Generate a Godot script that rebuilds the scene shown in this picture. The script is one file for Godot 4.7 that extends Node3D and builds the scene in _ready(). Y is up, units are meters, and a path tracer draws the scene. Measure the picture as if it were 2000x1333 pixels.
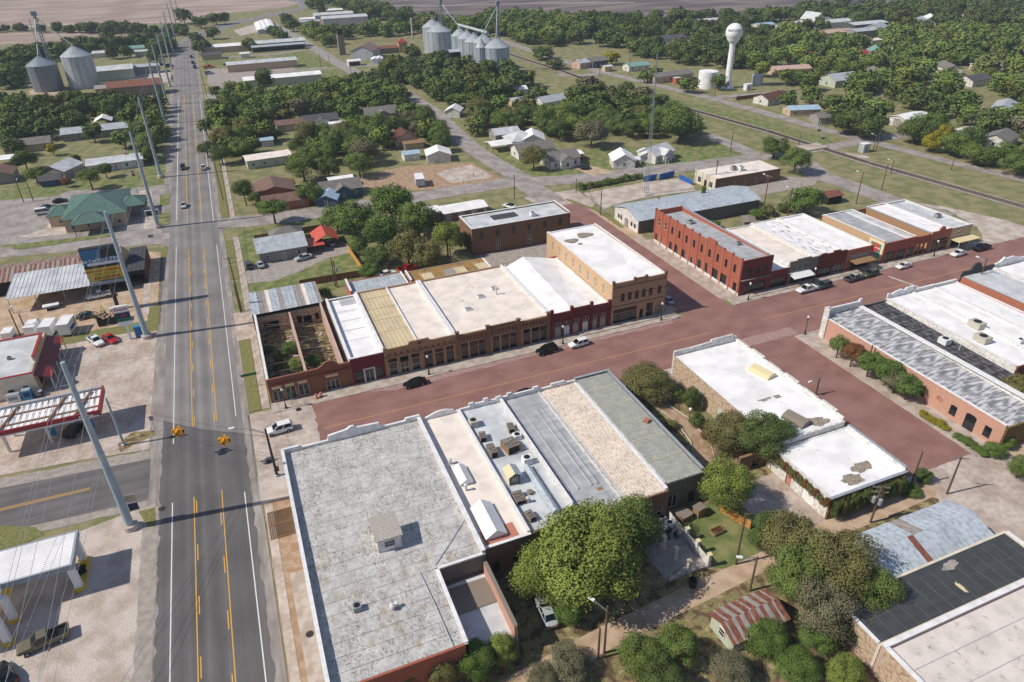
extends Node3D
# A small Texas town seen from the air. x runs along the brick main street, -z along the highway, metres.

var named:={}
var mat:={}
var shapes:={}
var texes:={}
var keep_out := []   # where the far woods leave room: [from, to, radius]
var rng:=RandomNumberGenerator.new()

# ---- shapes -------------------------------------------------------------------------------------------------
class Mb:
	var v:=PackedVector3Array()
	var n:=PackedVector3Array()
	var c:=PackedColorArray()
	var col:=Color.WHITE
	var colored:=false

	func tri(a: Vector3, b: Vector3, d: Vector3) -> void:   # counter-clockwise seen from outside
		var m:=(b - a).cross(d - a).normalized()
		v.append(a); v.append(d); v.append(b)
		n.append(m); n.append(m); n.append(m)
		if colored:
			c.append(col); c.append(col); c.append(col)

	func quad(a:Vector3,b:Vector3,d:Vector3,e:Vector3)->void:
		tri(a,b,d)
		tri(a,d,e)

	func box(p: Vector3, s: Vector3, b := Basis.IDENTITY) -> void:   # p is the centre
		var x:=b.x*s.x*0.5
		var y:=b.y*s.y*0.5
		var z:=b.z*s.z*0.5
		quad(p - x - y+z,p+x - y+z,p+x+y+z,p - x+y+z)
		quad(p+x - y - z,p - x - y - z,p - x+y - z,p+x+y - z)
		quad(p+x - y+z,p+x - y - z,p+x+y - z,p+x+y+z)
		quad(p - x - y - z,p - x - y+z,p - x+y+z,p - x+y - z)
		quad(p - x+y+z,p+x+y+z,p+x+y - z,p - x+y - z)
		quad(p - x - y - z,p+x - y - z,p+x - y+z,p - x - y+z)

	func span(x0:float,x1:float,y0:float,y1:float,z0:float,z1:float)->void:
		box(Vector3((x0+x1)*0.5,(y0+y1)*0.5,(z0+z1)*0.5),Vector3(absf(x1 - x0),absf(y1 - y0),absf(z1 - z0)))

	func ring(p:Vector3,x:Vector3,y:Vector3,r:float,k:int)->PackedVector3Array:
		var o:=PackedVector3Array()
		for i in k:
			var a:=TAU*i/k
			o.append(p+x*(cos(a)*r)+y*(sin(a)*r))
		return o

	func skin(a:PackedVector3Array,b:PackedVector3Array,ca:Vector3,cb:Vector3)->void:
		var k:=a.size()
		for i in k:
			var j:=(i+1) % k
			var q:=[a[i],a[j],b[j],b[i]]
			var m:=[(a[i] - ca).normalized(),(a[j] - ca).normalized(),(b[j] - cb).normalized(),(b[i] - cb).normalized()]
			for t in [0,2,1,0,3,2]:
				v.append(q[t])
				n.append(m[t])
				if colored:
					c.append(col)

	func tube(a:Vector3,b:Vector3,r0:float,r1:float,k:=8,caps:=true)->void:
		var d:=(b - a).normalized()
		var x:=d.cross(Vector3.UP if absf(d.y) < 0.9 else Vector3.RIGHT).normalized()
		var y:=d.cross(x)
		var ra:=ring(a,x,y,r0,k)
		var rb:=ring(b,x,y,r1,k)
		skin(ra,rb,a,b)
		if caps:
			for i in k:
				tri(b,rb[i],rb[(i+1) % k])
				tri(a,ra[(i+1) % k],ra[i])

	func line(p:Array,r:float,k:=5)->void:
		for i in p.size() - 1:
			tube(p[i],p[i+1],r,r,k,false)

	func lathe(p: Vector3, prof: Array, k := 20) -> void:   # prof: Vector2(radius, height) upwards
		for i in prof.size() - 1:
			var a:Vector2=prof[i]
			var b:Vector2=prof[i+1]
			var d:=Vector2(b.y - a.y,a.x - b.x).normalized()
			for j in k:
				var t0:=TAU*j/k
				var t1:=TAU*(j+1)/k
				var e0:=Vector3(cos(t0),0,-sin(t0))
				var e1:=Vector3(cos(t1),0,-sin(t1))
				var q:=[p+e0*a.x+Vector3.UP*a.y,p+e1*a.x+Vector3.UP*a.y,p+e1*b.x+Vector3.UP*b.y,p+e0*b.x+Vector3.UP*b.y]
				var m:=[e0*d.x+Vector3.UP*d.y,e1*d.x+Vector3.UP*d.y,e1*d.x+Vector3.UP*d.y,e0*d.x+Vector3.UP*d.y]
				for t in [0,2,1,0,3,2]:
					v.append(q[t])
					n.append(m[t])

	func sheet(pts: PackedVector2Array, y: float) -> void:   # flat, facing up
		var idx:=Geometry2D.triangulate_polygon(pts)
		for i in range(0,idx.size(),3):
			var a:=pts[idx[i]]
			var b:=pts[idx[i+1]]
			var d:=pts[idx[i+2]]
			if (b - a).cross(d - a) > 0:
				var t:=b
				b=d
				d=t
			tri(Vector3(a.x,y,a.y),Vector3(b.x,y,b.y),Vector3(d.x,y,d.y))

	func slab(pts:PackedVector2Array,y0:float,y1:float)->void:
		sheet(pts,y1)
		var s:=1.0 if Geometry2D.is_polygon_clockwise(pts) else -1.0
		for i in pts.size():
			var a:=pts[i]
			var b:=pts[(i+1) % pts.size()]
			if s < 0:
				quad(Vector3(b.x,y0,b.y),Vector3(a.x,y0,a.y),Vector3(a.x,y1,a.y),Vector3(b.x,y1,b.y))
			else:
				quad(Vector3(a.x,y0,a.y),Vector3(b.x,y0,b.y),Vector3(b.x,y1,b.y),Vector3(a.x,y1,a.y))

	func plate(pts: Array, o: Vector3, u: Vector3, w: Vector3, t: float) -> void:   # outline in the plane u, w, extruded by t behind
		var nn:=u.cross(w)
		var p2:=PackedVector2Array(pts)
		var idx:=Geometry2D.triangulate_polygon(p2)
		for i in range(0,idx.size(),3):
			var a:=p2[idx[i]]
			var b:=p2[idx[i+1]]
			var d:=p2[idx[i+2]]
			if (b - a).cross(d - a) < 0:
				var h:=b
				b=d
				d=h
			var pa:=o+u*a.x+w*a.y
			var pb:=o+u*b.x+w*b.y
			var pd:=o+u*d.x+w*d.y
			tri(pa,pb,pd)
			tri(pa - nn*t,pd - nn*t,pb - nn*t)
		var ccw:=not Geometry2D.is_polygon_clockwise(p2)
		for i in p2.size():
			var a:=p2[i] if ccw else p2[(i+1) % p2.size()]
			var b:=p2[(i+1) % p2.size()] if ccw else p2[i]
			var pa:=o+u*a.x+w*a.y
			var pb:=o+u*b.x+w*b.y
			quad(pa - nn*t,pb - nn*t,pb,pa)

	func mesh()->ArrayMesh:
		var a:=[]
		a.resize(Mesh.ARRAY_MAX)
		a[Mesh.ARRAY_VERTEX]=v
		a[Mesh.ARRAY_NORMAL]=n
		if colored:
			a[Mesh.ARRAY_COLOR]=c
		var m:=ArrayMesh.new()
		if v.size():
			m.add_surface_from_arrays(Mesh.PRIMITIVE_TRIANGLES,a)
		return m

# ---- objects ------------------------------------------------------------------------------------------------
func numbered(called:String,parent:Node)->String:
	var key:="%d/%s" % [parent.get_instance_id(),called]
	var k:int=named.get(key,0)
	named[key]=k+1
	return called if k==0 else "%s_%03d" % [called,k]

func tag(o:Node,label:String,category:String,group:="")->Node:
	o.set_meta("label",label)
	o.set_meta("category",category)
	if group:
		o.set_meta("group",group)
	return o

func thing(called:String,label:String,category:String,at:=Vector3.ZERO,turn:=0.0,group:="")->Node3D:
	var o:=Node3D.new()
	o.name=numbered(called,self)
	add_child(o,true)
	o.position=at
	o.rotation.y=turn
	tag(o,label,category,group)
	return o

func put(called:String,m:Variant,material:Variant,parent:Node=self)->MeshInstance3D:
	var o:=MeshInstance3D.new()
	o.mesh=m.mesh() if m is Mb else m
	o.material_override=mat[material] if material is String else material
	o.name=numbered(called,parent)
	parent.add_child(o,true)
	return o

func ground_part(called:String,m:Variant,material:Material)->MeshInstance3D:
	var o:=put(called,m,material)
	o.set_meta("kind","structure")
	return o

func stuff(o:Node)->Node:
	o.set_meta("kind","stuff")
	return o

func copy_of(src:Node3D,label:String,at:Vector3,turn:float,group:="")->Node3D:
	var base:=RegEx.create_from_string("_[0-9]{3}$").sub(src.name,"")
	var o:Node3D=src.duplicate()
	o.name=numbered(base,self)
	add_child(o,true)
	o.position=at
	o.rotation=Vector3(0,turn,0)
	tag(o,label,src.get_meta("category"),group)
	return o

# ---- materials ----------------------------------------------------------------------------------------------
func c8(h:String)->Color:
	return Color(h)

func tex(stops:Array,freq:float,octaves:=4,kind:=FastNoiseLite.TYPE_SIMPLEX_SMOOTH,side:=512,s:=1)->NoiseTexture2D:
	var key:=str([stops,freq,octaves,kind,side,s])
	if not texes.has(key):
		var f:=FastNoiseLite.new()
		f.noise_type=kind
		f.seed=s
		f.frequency=freq
		f.fractal_octaves=octaves
		if kind==FastNoiseLite.TYPE_CELLULAR:
			f.cellular_return_type=FastNoiseLite.RETURN_CELL_VALUE
		var g:=Gradient.new()
		var off:=PackedFloat32Array()
		var cols:=PackedColorArray()
		for q in stops:
			off.append(q[0])
			cols.append(c8(q[1]))
		g.offsets=off
		g.colors=cols
		var t:=NoiseTexture2D.new()
		t.width=side
		t.height=side
		t.seamless=true
		t.noise=f
		t.color_ramp=g
		texes[key]=t
	return texes[key]

func flat(called:String,h:String,rough:=0.85,metal:=0.0)->StandardMaterial3D:
	var m:=StandardMaterial3D.new()
	m.albedo_color=c8(h)
	m.roughness=rough
	m.metallic=metal
	m.resource_name=called
	mat[called]=m
	return m

func grain(called:String,h:String,t:Texture2D,tile:Vector3,rough:=0.9,t2:Texture2D=null,tile2:=Vector3(7,7,7))->StandardMaterial3D:
	var m:=flat(called,h,rough)
	m.albedo_texture=t
	m.uv1_triplanar=true
	m.uv1_world_triplanar=true
	m.uv1_triplanar_sharpness=4.0
	m.uv1_scale=Vector3.ONE/tile
	if t2:
		m.detail_enabled=true
		m.detail_albedo=t2
		m.detail_blend_mode=BaseMaterial3D.BLEND_MODE_MUL
		m.detail_uv_layer=BaseMaterial3D.DETAIL_UV_2
		m.uv2_triplanar=true
		m.uv2_world_triplanar=true
		m.uv2_triplanar_sharpness=4.0
		m.uv2_scale=Vector3.ONE/tile2
	return m

# Lengthwise wear of a carriageway: fine streaks and darker wheel paths.
func worn_image(across:bool)->ImageTexture:
	var r:=RandomNumberGenerator.new()
	r.seed=4
	var f:=FastNoiseLite.new()
	f.frequency=0.011
	f.fractal_octaves=3
	var im:=Image.create(256,512,false,Image.FORMAT_RGB8)
	var walk:=0.0
	for x in 256:
		walk=walk*0.86+r.randf_range(-0.02,0.02)
		var lane:=0.035*cos(x/256.0*TAU*6.0)
		for y in 512:
			var k:=0.93+walk+lane+0.05*f.get_noise_2d(x*1.6,y*0.35)+r.randf_range(-0.025,0.025)
			im.set_pixel(x,y,Color(k,k,k))
	if across:
		im.rotate_90(CLOCKWISE)
	return ImageTexture.create_from_image(im)

# Peeling white roll roofing: laps a metre apart, dark flecks in drifts, a few tan stains.
func peeling_image(flecks:int,stains:int,s:int)->ImageTexture:
	var r:=RandomNumberGenerator.new()
	r.seed=s
	var f:=FastNoiseLite.new()
	f.seed=s
	f.frequency=0.006
	f.fractal_octaves=4
	var g:=FastNoiseLite.new()
	g.seed=s+1
	g.frequency=0.05
	g.fractal_octaves=4
	var im:=Image.create(1024,1024,false,Image.FORMAT_RGB8)
	for y in 1024:
		var lap:=0.02 if y % 24 < 2 else 0.0
		for x in 1024:
			var k:=0.9+0.07*f.get_noise_2d(x,y)+0.09*g.get_noise_2d(x*0.7,y) - lap
			im.set_pixel(x,y,Color(k,k,k))
	for i in flecks:
		var p:=Vector2i(r.randi() % 1024,r.randi() % 1024)
		if f.get_noise_2d(p.x+300,p.y*1.3) < r.randf_range(-0.3,0.3):
			continue
		var d:=r.randf_range(0.45,0.8)
		var c:=Color(d,d*0.97,d*0.93)
		var along:=r.randf() < 0.75
		var wide:=r.randi_range(2,4)
		for k in r.randi_range(3,13):
			for j in wide:
				var q:=p+(Vector2i(j+k/4,k) if along else Vector2i(k,j+k/5))
				if q.x < 1024 and q.y < 1024:
					im.set_pixel(q.x,q.y,im.get_pixel(q.x,q.y).lerp(c,0.62))
	for i in stains:
		var p:=Vector2(r.randi() % 1024,r.randi_range(560,1000))
		var w:=Vector2(r.randf_range(8,26),r.randf_range(10,24))
		var c:=Color(0.74,0.62,0.42) if r.randf() < 0.5 else Color(0.62,0.57,0.52)
		for k in 500:
			var q:=Vector2i(p+Vector2(r.randfn(),r.randfn())*w*0.6)
			if q.x >= 0 and q.y >= 0 and q.x < 1024 and q.y < 1024:
				im.set_pixel(q.x,q.y,im.get_pixel(q.x,q.y).lerp(c,0.5))
	return ImageTexture.create_from_image(im)

func make_materials()->void:
	var mottle:=tex([[0.2,"#e2e2e2"],[0.5,"#f2f2f2"],[0.8,"#ffffff"]],0.012,5,1,512,3)
	var soft:=tex([[0.2,"#eaeaea"],[0.5,"#f6f6f6"],[0.8,"#ffffff"]],0.008,4,1,512,5)
	var speck:=tex([[0.0,"#5a5854"],[0.2,"#908e8a"],[0.3,"#d6d4d0"],[0.4,"#f6f6f6"],[1.0,"#ffffff"]],0.05,4,1,1024,9)
	var rough_speck:=tex([[0.0,"#94897a"],[0.26,"#c0b8ac"],[0.4,"#ececea"],[0.6,"#ffffff"],[1.0,"#ffffff"]],0.022,5,1,1024,12)
	var fine:=tex([[0.1,"#c6c6c6"],[0.45,"#ededed"],[0.8,"#ffffff"]],0.06,3,1,512,7)
	var wide:=tex([[0.25,"#e0dbd6"],[0.5,"#f3f0ee"],[0.7,"#ffffff"]],0.006,4,1,512,21)
	# ground
	var lawn:=tex([[0.25,"#858a5c"],[0.45,"#949467"],[0.6,"#a39b72"],[0.8,"#ab9f7a"]],0.014,5,1,1024,31)
	grain("grass","#e6e6e0",lawn,v3(90,90,90),1.0,fine,v3(6,6,6))
	var lush:=tex([[0.25,"#6f7b45"],[0.48,"#828c52"],[0.65,"#95965f"],[0.8,"#a0996a"]],0.016,5,1,1024,33)
	grain("lush_grass","#ececec",lush,v3(60,60,60),1.0,fine,v3(4,4,4))
	grain("verge","#e8e8e0",tex([[0.28,"#76824a"],[0.5,"#888a52"],[0.68,"#9c9262"],[0.82,"#aa9872"]],0.03,6,1,512,35),v3(9,9,9),1.0,fine,v3(3,3,3))
	grain("dirt","#ffffff",tex([[0.2,"#b49a7e"],[0.5,"#c4aa90"],[0.8,"#ceb69e"]],0.014,5,1,512,37),v3(26,26,26),1.0,fine,v3(5,5,5))
	grain("red_dirt","#ffffff",tex([[0.25,"#a58668"],[0.5,"#b0937a"],[0.7,"#bda48e"],[0.85,"#a39472"]],0.02,5,1,512,38),v3(22,22,22),1.0,fine,v3(4,4,4))
	grain("leaf_litter","#ffffff",tex([[0.28,"#5e5238"],[0.42,"#7e6a4e"],[0.54,"#a28a6c"],[0.64,"#6e7a3e"],[0.78,"#b09a7e"]],0.02,5,1,512,39),v3(20,20,20),1.0,fine,v3(2.5,2.5,2.5))
	grain("plough_brown","#ffffff",tex([[0.3,"#9d8a7e"],[0.5,"#ab978b"],[0.7,"#b8a497"]],0.008,4,1,512,41),v3(420,420,160),1.0,mottle,v3(300,60,22))
	grain("plough_dark","#ffffff",tex([[0.3,"#62585a"],[0.5,"#746868"],[0.7,"#887a74"]],0.008,4,1,512,43),v3(520,420,160),1.0,mottle,v3(300,60,30))
	grain("gravel","#ffffff",tex([[0.2,"#9c948d"],[0.5,"#aaa19a"],[0.8,"#b4aaa1"]],0.02,4,1,512,45),v3(18,18,18),1.0,fine,v3(2,2,2))
	# paving
	var wear:=tex([[0.2,"#dcdad8"],[0.45,"#eeecea"],[0.75,"#ffffff"]],0.01,5,1,512,51)
	var lengthwise:=worn_image(false)
	grain("asphalt","#928e8d",lengthwise,v3(13.6,13.6,110),0.95,mottle,v3(60,60,90))
	grain("new_asphalt","#706d6e",lengthwise,v3(13.6,13.6,140),0.95,mottle,v3(60,60,90))
	grain("asphalt_cross","#777374",worn_image(true),v3(110,13.6,13.6),0.95,mottle,v3(60,34,40))
	grain("shoulder","#a49d99",wear,v3(7,7,60),0.95,mottle,v3(16,16,30))
	grain("street","#aaa3a0",wear,v3(30,30,30),0.95,mottle,v3(13,13,13))
	grain("concrete","#c8bab0",wide,v3(24,24,24),0.92,mottle,v3(9,9,9))
	grain("pale_concrete","#cfc3ba",wide,v3(16,16,16),0.92,fine,v3(8,8,8))
	grain("walk","#c6bab0",wide,v3(9,9,9),0.92,fine,v3(4,4,4))
	var brickmix:=tex([[0.2,"#e6dedc"],[0.5,"#f4f0ee"],[0.8,"#ffffff"]],0.012,5,1,1024,53)
	grain("street_brick","#97736c",brickmix,v3(90,90,60),0.92,tex([[0.3,"#ece6e4"],[0.5,"#f6f2f2"],[0.7,"#ffffff"]],0.05,3,1,512,54),v3(16,16,5))
	grain("worn_brick","#b39590",brickmix,v3(12,12,12),0.92,fine,v3(3,3,3))
	flat("white_line","#d8d6d4",0.8)
	flat("yellow_line","#d6a648",0.8)
	grain("faded_yellow","#c4925c",fine,v3(4,4,4),0.9)
	# roofs
	grain("old_white_roof","#d6d4d2",peeling_image(16000,60,3),v3(24,24,44),0.9,soft,v3(9,9,9))
	mat["old_white_roof"].uv1_offset=v3(0.12,0,0.17)
	grain("white_roof","#f4f3f4",soft,v3(26,26,26),0.85,tex([[0.0,"#c4bfb9"],[0.12,"#f0eeec"],[0.24,"#ffffff"],[1.0,"#ffffff"]],0.03,5,1,512,61),v3(24,24,24))
	grain("cream_roof","#ece1d8",soft,v3(18,18,18),0.88,tex([[0.0,"#cbb29a"],[0.12,"#efe6de"],[0.24,"#ffffff"],[1.0,"#ffffff"]],0.02,5,1,512,62),v3(24,24,24))
	grain("stained_white_roof","#f0eff0",tex([[0.0,"#55504c"],[0.24,"#8d8886"],[0.34,"#e8e6e4"],[0.45,"#ffffff"],[1.0,"#ffffff"]],0.016,5,1,512,63),v3(9,9,30),0.88,soft,v3(20,20,20))
	grain("grey_roof","#b6b8bd",soft,v3(10,10,30),0.85,mottle,v3(30,30,12))
	grain("pale_grey_roof","#d2d6da",soft,v3(16,16,16),0.85,mottle,v3(30,30,40))
	grain("streaky_grey_roof","#d6d6d9",tex([[0.2,"#8e8e94"],[0.45,"#bcbcc0"],[0.62,"#e8e8ea"],[0.8,"#ffffff"]],0.014,5,1,512,64),v3(26,26,5),0.88,soft,v3(8,8,50))
	grain("charcoal_ribs","#6e6c70",tex([[0.2,"#6a6a6c"],[0.5,"#c8c8c8"],[0.74,"#ffffff"]],0.02,5,1,512,65),v3(10,10,22),0.85,mottle,v3(5,5,9))
	grain("black_roof","#45494d",soft,v3(14,14,14),0.8,mottle,v3(20,20,8))
	grain("tan_metal","#d3c2a0",soft,v3(20,20,20),0.7)
	grain("cream_ribs","#e9ddd0",tex([[0.1,"#cdbfb2"],[0.3,"#e8e0d8"],[0.5,"#ffffff"],[1.0,"#ffffff"]],0.03,5,1,512,66),v3(7,7,16),0.8,soft,v3(20,20,20))
	grain("green_grey_ribs","#b2b4ac",soft,v3(10,10,10),0.7,fine,v3(9,9,18))
	grain("tin","#bfc6cc",soft,v3(14,14,14),0.5,mottle,v3(8,8,16))
	grain("blue_tin","#c2ccd6",soft,v3(20,20,20),0.45,fine,v3(30,30,30))
	grain("patchy_tin","#d2ccc6",tex([[0.28,"#b4bcc6"],[0.5,"#cccdce"],[0.66,"#d2c8bc"],[0.78,"#b08e7c"]],0.02,5,1,512,67),v3(4,4,16),0.6,mottle,v3(9,9,9))
	grain("rusty_tin","#d0b4a4",tex([[0.2,"#8a5a48"],[0.45,"#a0705c"],[0.62,"#b0897a"],[0.8,"#bba498"]],0.024,5,1,512,68),v3(3,3,14),0.75,mottle,v3(12,12,12))
	grain("yellowed_tin","#d6c6a4",tex([[0.25,"#8e8880"],[0.42,"#b8b0a2"],[0.55,"#d2b46e"],[0.7,"#c49a48"]],0.014,4,1,512,69),v3(9,9,18),0.75,fine,v3(5,5,5))
	grain("red_metal","#a34a44",soft,v3(8,8,8),0.5)
	grain("bright_red_metal","#c85c4c",soft,v3(8,8,8),0.5)
	grain("maroon_metal","#7c2c30",soft,v3(8,8,8),0.5)
	grain("green_metal","#56736a",soft,v3(10,10,10),0.5)
	grain("shingle_grey","#85807c",fine,v3(4,4,4),0.95,soft,v3(12,12,12))
	grain("shingle_dark","#5c5c60",fine,v3(4,4,4),0.95,soft,v3(12,12,12))
	grain("shingle_brown","#83695c",fine,v3(4,4,4),0.95,soft,v3(12,12,12))
	grain("shingle_red","#6b443c",fine,v3(4,4,4),0.95,soft,v3(12,12,12))
	grain("shingle_light","#b4aea8",rough_speck,v3(5,5,5),0.95)
	grain("mould","#ffffff",tex([[0.2,"#5c5248"],[0.4,"#857868"],[0.55,"#b8aea2"],[0.7,"#7c7064"]],0.03,5,1,512,90),v3(7,7,7),0.95)
	grain("dirty_roof","#dcd3cd",soft,v3(14,14,14),0.9,tex([[0.0,"#a89f94"],[0.14,"#dcd6d0"],[0.3,"#ffffff"],[1.0,"#ffffff"]],0.03,6,1,512,91),v3(20,20,20))
	grain("teal_roof","#7fa59c",soft,v3(10,10,10),0.7)
	grain("sky_blue_roof","#a9c3d6",soft,v3(10,10,10),0.5)
	grain("flag_red_roof","#b03a46",soft,v3(10,10,10),0.6)
	# walls
	var brick:=tex([[0.2,"#b8a8a0"],[0.45,"#e2dad6"],[0.6,"#ffffff"],[0.85,"#d2c2ba"]],0.05,4,1,512,71)
	for q in [["red_brick","#bf745f"],["dark_brick","#86483e"],["wine_brick","#853a3c"],["tan_brick","#c8aa8a"],["pale_tan_brick","#e4c8a4"],["brown_brick","#93755f"],["pink_brick","#e0b4a2"],["orange_brick","#cc866c"],["ruin_brick","#a46f5a"],["grey_stone","#8d8b84"],["orange_tan_brick","#c2a07c"]]:
		grain(q[0],q[1],brick,v3(5,5,5),0.95,tex([[0.3,"#d6d0cc"],[0.55,"#ffffff"]],0.12,2,1,512,72),v3(4,1.6,4))
	grain("old_plaster","#d6c6b4",tex([[0.2,"#c2ae9a"],[0.45,"#e2d6ca"],[0.65,"#f8f2ea"],[0.85,"#e6dccf"]],0.03,6,1,512,73),v3(12,12,12),0.95,fine,v3(4,4,4))
	grain("white_paint","#e6e4e0",soft,v3(9,9,9),0.8,fine,v3(30,30,30))
	grain("cream_paint","#ddd2bf",soft,v3(9,9,9),0.85)
	grain("grey_siding","#97928e",soft,v3(9,0.6,9),0.85)
	grain("tan_siding","#c6b098",soft,v3(9,1.2,9),0.85)
	grain("mint_siding","#b9c2b0",soft,v3(9,9,9),0.8)
	grain("blue_siding","#45607a",soft,v3(9,1,9),0.85)
	grain("teal_siding","#3e6470",soft,v3(9,1,9),0.85)
	grain("pink_siding","#c6a89c",soft,v3(9,1,9),0.85)
	grain("coping","#e8e8ea",soft,v3(6,6,6),0.8)
	grain("grey_coping","#9aa4ae",soft,v3(6,6,6),0.7)
	grain("dark_block","#77736e",brick,v3(9,9,9),0.95)
	grain("vine_wall","#ffffff",tex([[0.25,"#3c3a1e"],[0.45,"#5e5a2c"],[0.58,"#7c6434"],[0.72,"#8e5a34"]],0.03,4,1,512,75),v3(7,7,7),1.0)
	grain("timber","#9a7a5a",fine,v3(1.5,6,1.5),0.95)
	grain("new_fence","#d09450",fine,v3(3,6,3),0.95)
	grain("old_fence","#8a5a44",fine,v3(3,6,3),0.95)
	grain("grey_timber","#8c8278",fine,v3(2,6,2),0.95)
	grain("pole_wood","#6a5648",fine,v3(1,8,1),0.95)
	grain("charred","#2e2a28",fine,v3(2,2,2),0.95)
	grain("galvanised","#9aa5ae",soft,v3(9,9,9),0.45)
	mat["galvanised"].metallic=0.35
	grain("silo_steel","#c2cbd4",soft,v3(12,40,12),0.42,tex([[0.3,"#e6e6e6"],[0.6,"#ffffff"]],0.05,2,1,512,81),v3(40,3,40))
	mat["silo_steel"].metallic=0.3
	grain("old_silo_steel","#7f8a94",soft,v3(12,40,12),0.5,tex([[0.3,"#c4c4c4"],[0.6,"#ffffff"]],0.05,2,1,512,82),v3(40,3,40))
	grain("pole_steel","#a3b4bf",soft,v3(3,20,3),0.5)
	grain("tank_white","#f4f6f8",soft,v3(20,20,20),0.5)
	grain("bark","#6c5c4c",fine,v3(1.5,4,1.5),1.0)
	# small things
	for q in [["black_paint","#1c1c1e",0.4],["car_black","#16181a",0.25],["car_white","#e2e3e4",0.25],["car_silver","#a9b0b5",0.25],["car_grey","#4a4f55",0.25],["car_green","#4d5244",0.25],["car_red","#b02026",0.25],["car_olive","#6a6452",0.35],["car_dark_blue","#232c3c",0.25],["tyre","#1a1a1a",0.9],["rim","#8d9194",0.4],["lamp_glass","#d8dcd8",0.2],["tail_red","#7c1616",0.3],["dark_void","#151312",0.9],["box_white","#e2e4e6",0.6],["sign_white","#e8e8e8",0.6],["sign_blue","#2f6f9f",0.6],["deep_blue","#1d2c55",0.6],["sign_yellow","#cdb23c",0.6],["sign_green","#1f6a4a",0.6],["sign_red","#c03434",0.6],["signal_yellow","#d89a1c",0.6],["tarp_blue","#1f5fae",0.7],["ice_blue","#2c6aa8",0.6],["machine_blue","#2f86b8",0.6],["bin_green","#1e2a22",0.6],["curb_yellow","#cfae3a",0.8],["plywood","#8a6242",0.9],["cream_panel","#d8c9a0",0.8],["door_blue","#3d5fa0",0.7],["door_grey","#9a978f",0.7],["door_red","#8a3a34",0.7],["frame_dark","#2c2a28",0.6],["frame_white","#d8d6d0",0.7],["frame_wood","#7a5c48",0.8],["red_fascia","#9a2c34",0.5],["pink_plaster","#b97a68",0.9],["ac_beige","#b9b4a8",0.6],["ac_grey","#8d9092",0.6],["seam_grey","#b2b4b8",0.8],["tar_seam","#5c6064",0.8],["wire","#9a9ca0",0.6],["dark_wire","#3a3a3c",0.6],["rail_steel","#6e5c54",0.5],["tie","#4e443e",0.95],["orange_drum","#c8543a",0.7],["mural_cream","#e2d3b4",0.9],["mural_teal","#3f8f84",0.8],["letter_white","#f0f0f0",0.7],["letter_navy","#20284e",0.7],["letter_red","#a02626",0.7],["letter_green","#3a6a3a",0.7]]:
		flat(q[0],q[1],q[2])
	var g:=flat("glass","#1e2428",0.08)
	g.metallic_specular=0.6
	var cg:=flat("car_glass","#101416",0.06)
	cg.metallic_specular=0.6
	# leaves: the clump tone lives in the vertex colours
	for q in [["leaf_dark","#637443"],["leaf_mid","#728548"],["leaf_bright","#84924a"],["leaf_olive","#7e7c50"],["leaf_yellow","#9c9636"],["leaf_grey","#7e7c64"],["leaf_vivid","#688042"],["leaf_rust","#8a6240"]]:
		var m:=flat(q[0],q[1],0.9)
		m.vertex_color_use_as_albedo=true
		m.metallic_specular=0.25
		m.backlight_enabled=true
		m.backlight=Color(0.25,0.28,0.1)

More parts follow.
